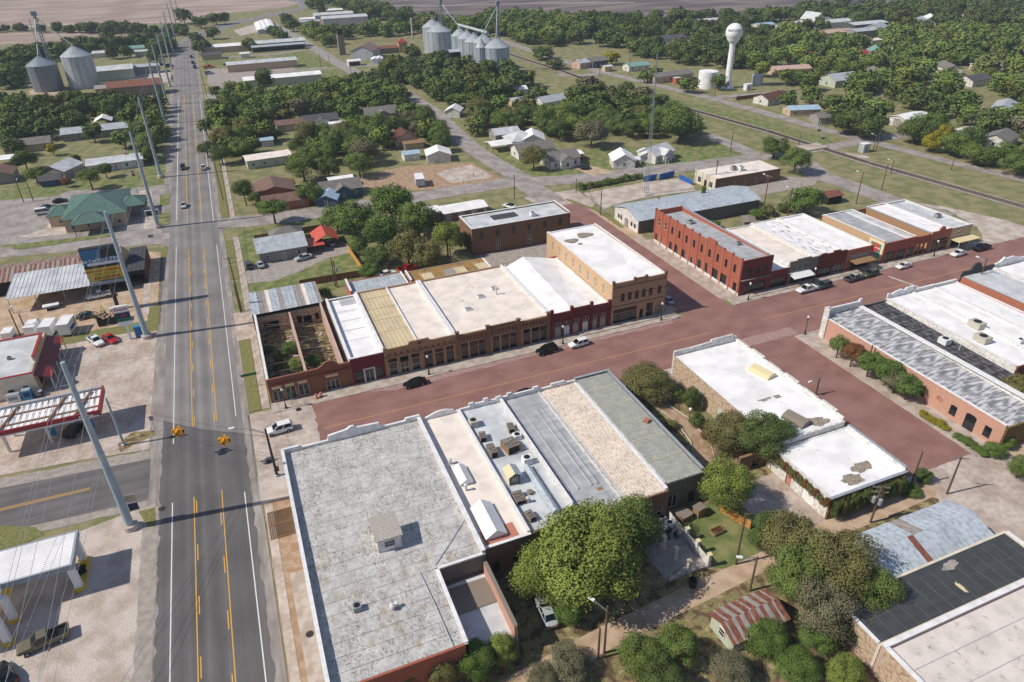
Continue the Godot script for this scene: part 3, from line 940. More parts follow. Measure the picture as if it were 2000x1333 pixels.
func street_lamp(label:String,at:Vector2,h:=4.6)->Node3D:
	var t:=thing("street_lamp",label,"street lamp",v3(at.x,0.15,at.y),0.0,"ornamental lamps along the brick streets")
	if not shapes.has("lamp_post"):
		var m:=Mb.new()
		m.lathe(Vector3.ZERO,pv([0.3,0,0.3,0.15,0.17,0.3,0.14,0.9,0.08,1.05,0.07,3.7,0.12,3.8,0.1,3.9]),10)
		shapes["lamp_post"]=m.mesh()
		var g:=Mb.new()
		g.lathe(v3(0,3.9,0),pv([0.12,0,0.26,0.25,0.25,0.5,0.12,0.68]),10)
		shapes["lamp_globe"]=g.mesh()
		var c:=Mb.new()
		c.lathe(v3(0,4.58,0),pv([0.14,0,0.06,0.1,0.02,0.28,0,0.3]),8)
		shapes["lamp_cap"]=c.mesh()
	put("post",shapes["lamp_post"],"black_paint",t)
	put("lamp_globe",shapes["lamp_globe"],"lamp_glass",t)
	put("cap",shapes["lamp_cap"],"black_paint",t)
	return t

func steel_pole(label:String,at:Vector2,h:float,r:=0.62)->Node3D:
	var t:=thing("transmission_pole",label,"power pole",v3(at.x,0,at.y),0.0,"steel transmission poles along the highway")
	var m:=Mb.new()
	m.tube(v3(0,0.9,0),v3(0,h,0),r,r*0.5,12)
	put("shaft",m,"pole_steel",t)
	var b:=Mb.new()
	b.lathe(Vector3.ZERO,pv([1.15,0,1.1,0.9,0,0.92]),14)
	put("footing",b,"pale_concrete",t)
	for i in 3:
		var a:=Mb.new()
		var y:=h - 0.9 - i*2.6
		var s:=1.0 if i % 2==0 else -1.0
		a.tube(v3(0,y,0),v3(s*1.3,y+0.12,0),0.06,0.05,6)
		put("insulator_arm",a,"ac_grey",t)
	return t

func span_wire(m:Mb,a:Vector3,b:Vector3,sag:float,r:float)->void:
	var p:=[]
	for i in 9:
		var f:=i/8.0
		p.append(a.lerp(b,f) - Vector3.UP*sag*4.0*f*(1.0 - f))
	m.line(p,r,4)

# ---- flat ground pieces -------------------------------------------------------------------------------------
func patch(called:String,material:String,y:float,pts:Array,rough:=0.0)->MeshInstance3D:
	var out:=PackedVector2Array()
	for i in pts.size():
		var a:Vector2=pts[i]
		var b:Vector2=pts[(i+1) % pts.size()]
		out.append(a)
		if rough > 0.0:
			var k:=int(a.distance_to(b)/(rough*3.0))
			for j in range(1,k):
				var q:=a.lerp(b,float(j)/k)
				out.append(q+v2(rng.randf_range(-rough,rough),rng.randf_range(-rough,rough))*0.6)
	var m:=Mb.new()
	m.sheet(out,y)
	return ground_part(called,m,mat[material])

func rect(called:String,material:String,y:float,x0:float,x1:float,z0:float,z1:float,rough:=0.0)->MeshInstance3D:
	return patch(called,material,y,[v2(x0,z0),v2(x1,z0),v2(x1,z1),v2(x0,z1)],rough)

func kerbed(called:String,material:String,h:float,pts:Array)->MeshInstance3D:
	var m:=Mb.new()
	m.slab(PackedVector2Array(pts),0.0,h)
	return ground_part(called,m,mat[material])

func krect(called:String,material:String,h:float,x0:float,x1:float,z0:float,z1:float)->MeshInstance3D:
	return kerbed(called,material,h,[v2(x0,z0),v2(x1,z0),v2(x1,z1),v2(x0,z1)])

func strip(called:String,material:String,y:float,pts:Array,w:float,shift:=0.0,rough:=0.0)->MeshInstance3D:
	var m:=Mb.new()
	var l:=[]
	var r:=[]
	for i in pts.size():
		var p:Vector2=pts[i]
		var d:Vector2=((pts[mini(i+1,pts.size() - 1)] as Vector2) - (pts[maxi(i - 1,0)] as Vector2)).normalized()
		var s:=v2(-d.y,d.x)
		var j:=rng.randf_range(-rough,rough)
		l.append(p+s*(shift - w*0.5 - j))
		r.append(p+s*(shift+w*0.5+j))
	if called in ["side_street","highway","ballast"]:
		for i in pts.size() - 1:
			keep_out.append([pts[i],pts[i+1],w*0.5+2.5])
	for i in pts.size() - 1:
		m.quad(v3(l[i].x,y,l[i].y),v3(l[i+1].x,y,l[i+1].y),v3(r[i+1].x,y,r[i+1].y),v3(r[i].x,y,r[i].y))
	if m.n.size() and m.n[0].y < 0:
		for i in m.n.size():
			m.n[i]=-m.n[i]
		for i in range(0,m.v.size(),3):
			var q:=m.v[i]
			m.v[i]=m.v[i+1]
			m.v[i+1]=q
	return ground_part(called,m,mat[material])

func fence(label:String,pts:Array,h:float,material:String,board:=0.0,group:="")->Node3D:
	var t:=thing("fence",label,"fence",Vector3.ZERO,0.0,group)
	for i in pts.size() - 1:
		var a:Vector2=pts[i]
		var b:Vector2=pts[i+1]
		var d:=(b - a).normalized()
		var l:=a.distance_to(b)
		if board > 0.0:
			var k:=maxi(1,int(l/board))
			var bm:=Mb.new()
			bm.box(v3(0,h*0.5,0),v3(l/k - 0.03,h,0.05))
			var mesh:=bm.mesh()
			for j in k:
				var p:=a.lerp(b,(j+0.5)/k)
				var o:=put("panel",mesh,mat[material],t)
				o.position=v3(p.x,0,p.y)
				o.rotation.y=-d.angle()
		else:
			var m:=Mb.new()
			for y in [h*0.4,h*0.95]:
				m.tube(v3(a.x,y,a.y),v3(b.x,y,b.y),0.03,0.03,4,false)
			put("rail",m,mat[material],t)
		var n:=maxi(1,int(l/3.0))
		var pm:=Mb.new()
		pm.tube(Vector3.ZERO,v3(0,h+0.1,0),0.06,0.06,5)
		var pmesh:=pm.mesh()
		for j in n+1:
			var p:=a.lerp(b,float(j)/n)
			var o:=put("post",pmesh,"pole_wood",t)
			o.position=v3(p.x,0,p.y)+v3(d.y,0,-d.x)*0.09
	return t

func words(parent:Node,text:String,at:Vector3,u:Vector3,size:float,material:String,font:="Droid Sans",bold:=true,up:=Vector3.UP,called:="lettering")->void:
	var t:=TextMesh.new()
	var f:=SystemFont.new()
	f.font_names=PackedStringArray([font])
	f.font_weight=700 if bold else 400
	t.font=f
	t.text=text
	t.font_size=32
	t.pixel_size=size/32.0
	t.depth=0.03
	t.curve_step=4.0
	var o:=put(called,t,mat[material],parent)
	o.transform=Transform3D(Basis(u,up,u.cross(up)),at)

func roof_box(called:String,label:String,category:String,at:Vector3,s:Vector3,material:String,group:="", legs := true) -> Node3D:   # an air conditioner or the like standing on a roof
	var t:=thing(called,label,category,at,0.0,group)
	var m:=Mb.new()
	m.box(v3(0,s.y*0.5+0.1,0),s)
	put("casing",m,mat[material],t)
	var g:=Mb.new()
	g.lathe(v3(0,s.y+0.1,0),[v2(minf(s.x,s.z)*0.38,0),v2(minf(s.x,s.z)*0.38,0.06),v2(0,0.07)],12)
	put("fan_grille",g,"black_paint",t)
	var l:=Mb.new()
	for x in [-1,1]:
		l.box(v3(x*s.x*0.35,0.05,0),v3(0.12,0.1,s.z*0.95))
	put("skid",l,"grey_timber",t)
	return t

func vent_pipe(label:String,at:Vector3,h:float,r:float,material:String,group:="roof vents on the white shop roofs")->Node3D:
	var t:=thing("roof_vent",label,"vent",at,0.0,group)
	var m:=Mb.new()
	m.tube(Vector3.ZERO,v3(0,h,0),r,r,10)
	put("pipe",m,mat[material],t)
	var c:=Mb.new()
	c.lathe(v3(0,h+0.08,0),[v2(r*1.5,0),v2(r*1.4,0.12),v2(0,0.25)],10)
	put("hood",c,mat[material],t)
	return t

func _ready()->void:
	# camera
	var cam:=Camera3D.new()
	cam.name="camera"
	add_child(cam)
	cam.position=v3(0,78,0)
	cam.rotation_order=EULER_ORDER_YXZ
	cam.rotation_degrees=v3(-30.896,-21.499,-1.393)
	cam.fov=52.0
	cam.near=0.5
	cam.far=6000.0
	cam.current=true
	# sky, sun, exposure
	var env:=Environment.new()
	env.background_mode=Environment.BG_SKY
	var sky:=Sky.new()
	var sm:=ProceduralSkyMaterial.new()
	sm.sky_top_color=Color(0.42,0.58,0.82)
	sm.sky_horizon_color=Color(0.78,0.83,0.88)
	sm.sky_curve=0.2
	sm.sky_energy_multiplier=0.66
	sm.ground_bottom_color=Color(0.3,0.28,0.25)
	sm.ground_horizon_color=Color(0.62,0.64,0.66)
	var cl:=FastNoiseLite.new()
	cl.seed=5
	cl.frequency=0.009
	cl.fractal_octaves=5
	var ct:=NoiseTexture2D.new()
	ct.width=1024
	ct.height=512
	ct.seamless=true
	ct.noise=cl
	var cg:=Gradient.new()
	cg.offsets=PackedFloat32Array([0.45,0.62,0.8])
	cg.colors=PackedColorArray([Color(0,0,0,0),Color(0.75,0.75,0.78,0.6),Color(1,1,1,0.9)])
	ct.color_ramp=cg
	sm.sky_cover=ct
	sm.sky_cover_modulate=Color(1,1,1,0.7)
	sky.sky_material=sm
	env.sky=sky
	env.tonemap_mode=Environment.TONE_MAPPER_LINEAR
	env.tonemap_exposure=1.08
	env.sdfgi_enabled=true
	env.ssao_enabled=true
	env.ssil_enabled=true
	env.fog_enabled=true
	env.fog_mode=Environment.FOG_MODE_EXPONENTIAL
	env.fog_density=0.00016
	env.fog_light_color=Color(0.72,0.78,0.86)
	var we:=WorldEnvironment.new()
	we.name="world_environment"
	we.environment=env
	add_child(we)
	var sun:=DirectionalLight3D.new()
	sun.name="sun"
	sun.light_color=Color(1.0,0.965,0.91)
	sun.light_energy=1.32
	sun.light_angular_distance=0.5
	sun.shadow_enabled=true
	add_child(sun)
	sun.look_at_from_position(Vector3.ZERO,v3(0.714,-0.694,0.09))
	rng.seed=20
	make_materials()
	terrain()
	streets()
	north_row()
	corner_row()
	south_row()
	south_east()
	west_side()
	fields_and_farms()
	utilities()
	town_houses()
	traffic()
	yard_things()
	vegetation()

# ---- the land -----------------------------------------------------------------------------------------------
func terrain()->void:
	rect("ground","grass",0.0,-1500,2600,-4200,300)
	# ploughed fields beyond the town
	patch("field","plough_brown",0.03,pv([-1500,-900,-420,-850,-181.5,-867,-99.9,-847,-10.28,-818,0.6,-884,42.1,-897,83.4,-900,114.1,-961,150,-1150,350,-4200,-1500,-4200]),1.0)
	patch("field","plough_brown",0.03,pv([-175.5,-715,-158.1,-736,-109,-733,-61.7,-733,-20.46,-730,-22.7,-763,-87.4,-804,-173.9,-824,-197.9,-823]),0.8)
	strip("farm_track","pale_concrete",0.06,pv([-420,-860,-184.2,-882,-101.2,-862,-8.76,-827]),9.0,0.0,1.0)
	patch("field","plough_dark",0.03,pv([157.7,-930,186.4,-805,185.8,-720,212.5,-675,293.8,-710,308.6,-669,329.9,-636,388.3,-588,442,-571,516,-561,576,-541,636,-532,673,-518,733,-476,2600,-900,2600,-4200,360,-4200,170,-1150]),1.0)
	strip("farm_track","gravel",0.06,pv([190.6,-872,244.1,-828,303,-807,357.4,-789,443,-734]),8.0)
	patch("field","red_dirt",0.03,pv([82.4,-722,110.9,-740,153.1,-708,155.1,-676,134.1,-665,84.4,-688]),1.0)
	patch("field","leaf_litter",0.03,pv([104.6,-605,152.3,-595,140.7,-583,109.5,-589]),1.0)
	patch("meadow","lush_grass",0.03,pv([40.25,-552,64.6,-574,74.4,-491,44.58,-499]),1.0)
	patch("meadow","lush_grass",0.03,pv([59.1,-482,75.1,-478,74.7,-433,58.5,-425,50.1,-446]),1.0)
	patch("meadow","lush_grass",0.03,pv([-5.13,-568,17.28,-570,13.49,-534,-4.17,-539]),0.6)
	patch("gravel_lot","gravel",0.05,pv([-3.01,-523,49.09,-509,49.62,-488,24.42,-486,1.66,-447,-4.61,-467]),0.8)
	patch("gravel_lot","gravel",0.05,pv([-6.83,-436,2.2,-447,-2.37,-380.2,-5.77,-370.3]),0.6)
	patch("gravel_lot","pale_concrete",0.05,pv([24.36,-726,47.95,-771,44.68,-705,28.29,-685]),0.8)
	patch("gravel_lot","dirt",0.05,pv([-101.5,-498,-97.4,-505,-63.2,-471,-33.1,-446,-35.43,-438,-64.7,-459,-78.9,-452,-82.2,-431,-89.1,-436]),0.8)
	patch("gravel_lot","pale_concrete",0.05,pv([-53.9,-535,-35.97,-546,-21.6,-513,-21.47,-481,-37.32,-494,-67.8,-525]),0.6)
	patch("meadow","lush_grass",0.03,pv([-76.1,-276.2,-59.7,-279.8,-34.75,-271.4,-22.31,-278,-22.68,-316.3,-37.41,-290,-62.7,-291.2,-79,-292.8]),0.8)
	# along the railway
	patch("meadow","lush_grass",0.03,pv([196.7,-383.3,200.5,-347.8,219.6,-282.7,226.4,-206.1,214.3,-209.7,201.7,-258.3,192.4,-322.8]),0.8)
	patch("dry_grass","verge",0.04,pv([197,-320.4,210.3,-270,215.6,-222.6,208.9,-233.2,202.1,-274.3]),1.0)
	patch("gravel_lot","pale_concrete",0.05,pv([198.5,-139,193.5,-143.9,192.7,-150.9,200.4,-140.6,206.3,-125,206.6,-119,196.2,-111.6,184.3,-115.2,193.9,-125.1]),0.6)
	patch("gravel_lot","pale_concrete",0.05,pv([216.8,-199,220.8,-191.7,219.1,-188.8,214.3,-192.7]),0.3)
	# railway
	var track:=pv([192,-560,191.8,-469,196,-402,195.6,-331,205.9,-283.8,211.6,-236.5,214.2,-184.1,220.8,-130.8,229,-80,240,-20])
	strip("ballast","gravel",0.12,track,5.0,0.0,0.15)
	var rail:=thing("railway_track","single railway track crossing the grass behind the water tower side","railway track")
	var ties:=Mb.new()
	for i in track.size() - 1:
		var a:Vector2=track[i]
		var b:Vector2=track[i+1]
		var d:=(b - a).normalized()
		var bs:=Basis(Vector3.UP,-d.angle())
		for s in [-0.75,0.75]:
			var m:=Mb.new()
			var o:Vector2=v2(-d.y,d.x)*s
			m.tube(v3(a.x+o.x,0.36,a.y+o.y),v3(b.x+o.x,0.36,b.y+o.y),0.09,0.09,5,false)
			put("rail",m,"rail_steel",rail)
		for k in int(a.distance_to(b)/0.8):
			var p:=a+d*(k*0.8)
			ties.box(v3(p.x,0.2,p.y),v3(0.26,0.2,2.5),bs)
	stuff(put("sleepers",ties,"tie",rail))
	rect("crossing","concrete",0.42,205,216,-213,-206)

# ---- streets and paving -------------------------------------------------------------------------------------
func streets()->void:
	var hwy:=pv([-15.4,30,-15.4,-150,-15.6,-300,-16.3,-480,-16.03,-602,-13.48,-656,-6.21,-699,9.98,-747,30.2,-787,51.8,-817,75.4,-851,97.4,-878,117.5,-909,120.9,-972,80,-1150])
	strip("highway_shoulder","shoulder",0.05,hwy,17.2,-0.4,0.15)
	hwy[0]=v2(-15.4,-98)
	strip("highway","asphalt",0.07,hwy,13.6)
	patch("highway","new_asphalt",0.072,pv([-22.2,30,-8.6,30,-8.6,-111,-15,-115,-22.2,-121]),0.4)
	for q in [[-20.4,40,-97,0.16,"white_line"],[-20.4,-113,-210,0.16,"white_line"],[-20.4,-232,-430,0.2,"white_line"],[-9.6,40,-95,0.16,"white_line"],[-9.6,-117,-206,0.16,"white_line"],[-9.7,-226,-430,0.2,"white_line"],[-17.2,40,-97,0.14,"yellow_line"],[-17.2,-117,-206,0.14,"yellow_line"],[-17.3,-226,-440,0.18,"yellow_line"],[-13.0,40,-97,0.14,"yellow_line"],[-13.0,-117,-206,0.14,"yellow_line"],[-13.1,-226,-440,0.18,"yellow_line"]]:
		rect("road_marking",q[4],0.085,q[0] - q[3]*0.5,q[0]+q[3]*0.5,q[2],q[1])
	for s in [[-16.85,1],[-13.35,1]]:
		var z:=-96.0
		while z < 30.0:
			rect("road_marking","yellow_line",0.085,s[0] - 0.07,s[0]+0.07,z+(4.0 if s[0] > -15 else 0.0),z+3.2+(4.0 if s[0] > -15 else 0.0))
			z += 10.0
		z=-200.0
		while z < -119.0:
			rect("road_marking","yellow_line",0.085,s[0] - 0.07,s[0]+0.07,z,z+3.0)
			z += 10.0
	# left cross street and its broken edges
	patch("side_street","asphalt_cross",0.065,pv([-24.0,-110.2,-24.0,-99.3,-60,-101.6,-160,-103,-160,-114.6,-60,-113.2]))
	strip("road_marking","yellow_line",0.085,[v2(-33,-106.0),v2(-160,-108.8)],0.14,0.2)
	strip("road_marking","yellow_line",0.086,[v2(-33,-106.0),v2(-160,-108.8)],0.14,-0.2)
	patch("road_edge","gravel",0.045,pv([-23,-112.5,-23,-97.5,-60,-99.5,-60,-116.0,-28,-113.2]),0.4)
	# second cross street, both sides of the highway
	patch("side_street","street",0.055,pv([-74,-223,-66.5,-222.6,-42.81,-217.9,-26.5,-214.4,-20.7,-213.3,-20.32,-221.4,-26.77,-224,-36.68,-226,-64,-230.2,-75.9,-232.5]),0.3)
	strip("side_street","street",0.055,pv([-9,-220.5,-7.83,-223.8,11.79,-220.3,34.5,-220.7,58.8,-221.1,88.7,-221.6,105.8,-215.8,140.5,-211.3,165.4,-208.8,182.9,-207.5]),10.0,0.0,0.3)
	strip("side_street","street",0.054,pv([182.9,-207.5,202.4,-207.7,216.7,-206.9,239.6,-208.8,261.3,-205.8,279.3,-204]),7.0,0.0,0.3)
	# lane going north past the white houses
	strip("side_street","street",0.053,pv([93,-196,92.5,-215,93.1,-226.5,91.4,-246,90.5,-269.9,92.7,-303.8,94.5,-341.9,93.2,-375.5,93.1,-403,82.6,-446,77.1,-516,72.1,-624,67.2,-691,60,-773]),8.5,0.0,0.4)
	strip("side_street","street",0.051,pv([69.2,-489,43.22,-487,23.82,-478]),6.0,0.0,0.3)
	strip("side_street","street",0.051,pv([64.6,-574,45.08,-564,20.65,-568,-3.46,-567]),6.0,0.0,0.3)
	strip("side_street","street",0.051,pv([77.1,-487,102.7,-481,118.7,-483]),6.0,0.0,0.4)
	# roads along the railway
	strip("side_street","street",0.053,pv([211,-560,211.4,-458,215.8,-387.4,223.7,-338.4,229.6,-296.4,232.6,-261.8,233.8,-233.8,236.7,-208.5,240.9,-174.4,245.9,-149,262,-90]),6.5,0.0,0.3)
	strip("side_street","street",0.052,pv([215.8,-387.4,200.8,-384.7,189,-394.8]),7.0)
	strip("side_street","street",0.052,pv([233.2,-301.2,255.6,-297.5,276.9,-291.8]),6.0)
	strip("side_street","street",0.052,pv([185.5,-243.2,186.2,-228.8,184.3,-210.5]),7.0)
	strip("side_street","street",0.052,pv([193.9,-195.5,188.2,-181.5,189.7,-169,189.9,-152.2,193,-134.4]),9.0,0.0,0.4)
	strip("side_street","street",0.052,pv([314.3,-216.1,315.9,-201.8,323,-191.2]),9.0)
	# gas station, feed store and bank lots
	patch("forecourt","concrete",0.06,pv([-24.4,-113.0,-24.2,-162,-36,-163.5,-70,-165,-120,-165,-120,-117.5,-60,-117.0,-34,-114.5]),0.12)
	patch("dirt_lot","dirt",0.05,pv([-23.6,-162,-23.6,-206,-30,-212,-120,-212,-120,-165]),0.4)
	rect("verge","verge",0.075,-48,-24.5,-164.8,-160.2,0.3)
	rect("verge","verge",0.076,-26.5,-23.9,-172,-158.6,0.25)
	strip("pavement","pale_concrete",0.08,[v2(-27.0,-168),v2(-27.2,-191)],1.5,0.0,0.1)
	patch("verge","verge",0.09,pv([-24.75,-209.5,-23.44,-212.1,-22.32,-210.4,-22.77,-203.9,-24.08,-202.9]),0.1)
	patch("parking_lot","street",0.05,pv([-85.7,-279.6,-76.7,-279.8,-59.2,-276.1,-55.9,-281.6,-38.19,-274.3,-23.11,-273.2,-21.95,-213.5,-37.39,-226.3,-65.7,-232.7,-76.3,-234.3]),0.2)
	kerbed("grass_median","lush_grass",0.16,pv([-65,-230.3,-64.3,-232,-53.5,-230.4,-38.56,-229.1,-38.11,-226.6,-53,-226.8,-62.2,-226.9,-64.1,-227.8]))
	patch("plaza","pale_concrete",0.07,pv([-64.7,-238.7,-57.8,-242.6,-57.5,-256.6,-49.91,-234.8,-61,-236]))
	for q in [pv([-25.88,-260.6,-22.63,-261.4,-22.66,-249.6,-25.62,-248.8]),pv([-25.61,-241.5,-22.57,-242.1,-22.42,-230.2,-25.48,-229.3]),pv([-34.03,-263.4,-29.55,-264.1,-29.23,-259.4,-33.78,-258.2]),pv([-33.24,-256.8,-29.27,-256,-29.1,-251,-32.19,-250.9])]:
		kerbed("lawn_bed","lush_grass",0.14,q)
	strip("pavement","pale_concrete",0.075,pv([-30.89,-269.6,-29.64,-252.9,-27.63,-228.9]),4.0)
	# east side of the highway: grass strips, walks
	for q in [[-145.8,-117.2],[-208,-190.5],[-189,-179.6],[-300,-228]]:
		krect("grass_strip","verge",0.14,-7.2,-5.0,q[0],q[1])
	krect("pavement","walk",0.12,-4.9,-3.4,-149,-117.2)
	krect("pavement","walk",0.12,-4.9,-3.3,-210,-152)
	krect("pavement","walk",0.1,-4.6,-3.2,-330,-228)
	rect("driveway","concrete",0.06,-7.6,0,-160,-146,0.2)
	patch("gravel_drive","gravel",0.05,pv([-4.92,-175.8,-3.6,-182.2,-0.07,-188.8,8.17,-189.5,19.96,-192.7,25.34,-190.2,25.68,-184.5,18.33,-182.9,10.79,-178,3.82,-174.4]),0.3)
	patch("meadow","lush_grass",0.035,pv([-3.3,-215,30,-215,25,-168,8,-158,-3.3,-158]),0.4)
	# Clark street bricks and its walks
	rect("brick_street","street_brick",0.06,4.0,320,-115.0,-98.0,0.35)
	rect("street_mouth","concrete",0.05,-7.6,16,-116.5,-96.5)
	rect("road_marking","faded_yellow",0.075,5,88,-106.8,-106.58)
	rect("road_marking","faded_yellow",0.075,102,320,-106.8,-106.58)
	rect("brick_street","street_brick",0.058,88.0,100.4,-193,-115.0,0.25)
	rect("brick_street","street_brick",0.058,87.6,104.2,-98.0,-55.5,0.25)
	rect("worn_crossing","worn_brick",0.068,86,106,-101.5,-98.6,0.5)
	patch("worn_crossing","worn_brick",0.068,pv([14,-115,84,-115,84,-113.6,60,-113.9,20,-113.2]),0.4)
	patch("worn_crossing","worn_brick",0.068,pv([104,-115,184,-115,184,-113.9,130,-113.8]),0.4)
	strip("concrete_patch","pale_concrete",0.07,[v2(145.7,-111.8),v2(147.4,-104.2)],0.8)
	krect("pavement","walk",0.15,-3.2,86.8,-118.4,-115.0)
	krect("pavement","walk",0.33,62,86.6,-118.4,-116.6)
	krect("pavement","walk",0.15,101.5,186,-118.2,-115.0)
	krect("pavement","walk",0.33,107,150,-118.1,-116.4)
	krect("pavement","walk",0.15,84.6,88.0,-155,-118.4)
	kerbed("pavement","walk",0.14,pv([100.4,-157,104.9,-157,104.9,-118.2,101.5,-118.2,100.4,-119.5]))
	krect("pavement","walk",0.15,-3.0,87.2,-98.0,-94.4)
	krect("pavement","walk",0.15,85.6,87.6,-94.4,-54)
	krect("pavement","walk",0.15,104.2,109.0,-98.0,-55)
	krect("pavement","walk",0.15,109.0,260,-98.0,-95.8)
	patch("kerb_apron","concrete",0.052,pv([86,-205,105,-205,105,-190,101,-186,104,-156,98,-156,98,-190,88,-192]),0.3)
	patch("old_walk","dirt",0.056,pv([97,-196,103,-181,104.5,-160,100.4,-160,99,-182,95,-192]),0.3)
	patch("weedy_verge","verge",0.06,pv([98.5,-198,104,-181,103,-168,101.6,-168,101.5,-184,97.5,-197]),0.3)
	# west walk of the corner roof, worn earth
	rect("bare_earth","red_dirt",0.055,-7.0,-2.8,-91,20,0.15)
	krect("pavement","concrete",0.1,-6.9,-5.7,-90.5,20)
	krect("pavement","walk",0.11,-4.9,-3.0,-75,20)
	rect("plot","pale_concrete",0.06,-7.4,-2.8,-98,-91,0.1)
	# storage yard, alley and back lots
	patch("storage_yard","pale_concrete",0.05,pv([105.8,-200.2,131.3,-201.5,145.4,-199.1,141,-186.7,122,-188,108.5,-185.9,104.5,-183.7]),0.3)
	patch("parking_lot","gravel",0.05,pv([146.3,-184.2,178,-185.1,185.3,-178.4,179.2,-174.1,153.4,-173.5]),0.3)
	patch("dirt_lot","red_dirt",0.04,pv([40.86,-251.9,59.3,-256.7,83.5,-249.9,87.1,-224.9,58.6,-226.5,38.53,-236.1]),0.5)
	patch("gravel_lot","pale_concrete",0.05,pv([67.4,-243.6,82.6,-247.4,85.1,-229.7,68.9,-230]),0.4)
	patch("meadow","lush_grass",0.035,pv([94.9,-258,137.8,-244.6,194.3,-224.7,177.3,-212.4,142.8,-215,108.4,-219,94.9,-222.4]),0.5)
	patch("garden_path","dirt",0.06,pv([114.3,-229,120,-231.9,126.4,-216.2,117.6,-215.2]),0.3)
	patch("back_lots","leaf_litter",0.04,pv([14,-64,70,-95,70,-64,92,-56,92,-50,66,-30,40,0,10,0,0,-50]),0.3)
	patch("back_lots","lush_grass",0.045,pv([50,-62,60,-64,63,-54,57,-50.5,50,-52.5]),0.4)
	strip("alley","dirt",0.07,pv([8,-45,21,-47,30,-48.5,43,-49.6,56,-50.6,68,-51.6,80,-52.4,92,-52.6]),3.6,0.0,0.4)
	patch("street_end","concrete",0.055,pv([86.5,-55.6,104.5,-55.6,110,-53,150,-54,150,-20,88,-20,87.5,-47,90,-50]),0.15)
	patch("alley","dirt",0.065,pv([106,-54.6,150,-55.5,150,-51.5,112,-51.4]),0.3)
	patch("loading_yard","concrete",0.06,pv([60,-64.5,71,-65,71.2,-53.5,66,-53,62,-58]),0.4)
	patch("garden_path","red_dirt",0.06,pv([62.6,-91,65.0,-90,66.4,-83,66.2,-74,63,-70,60.5,-72,63.6,-77,64.4,-83]),0.2)
	rect("terrace","gravel",0.09,42.8,49.4,-63.2,-53.0)

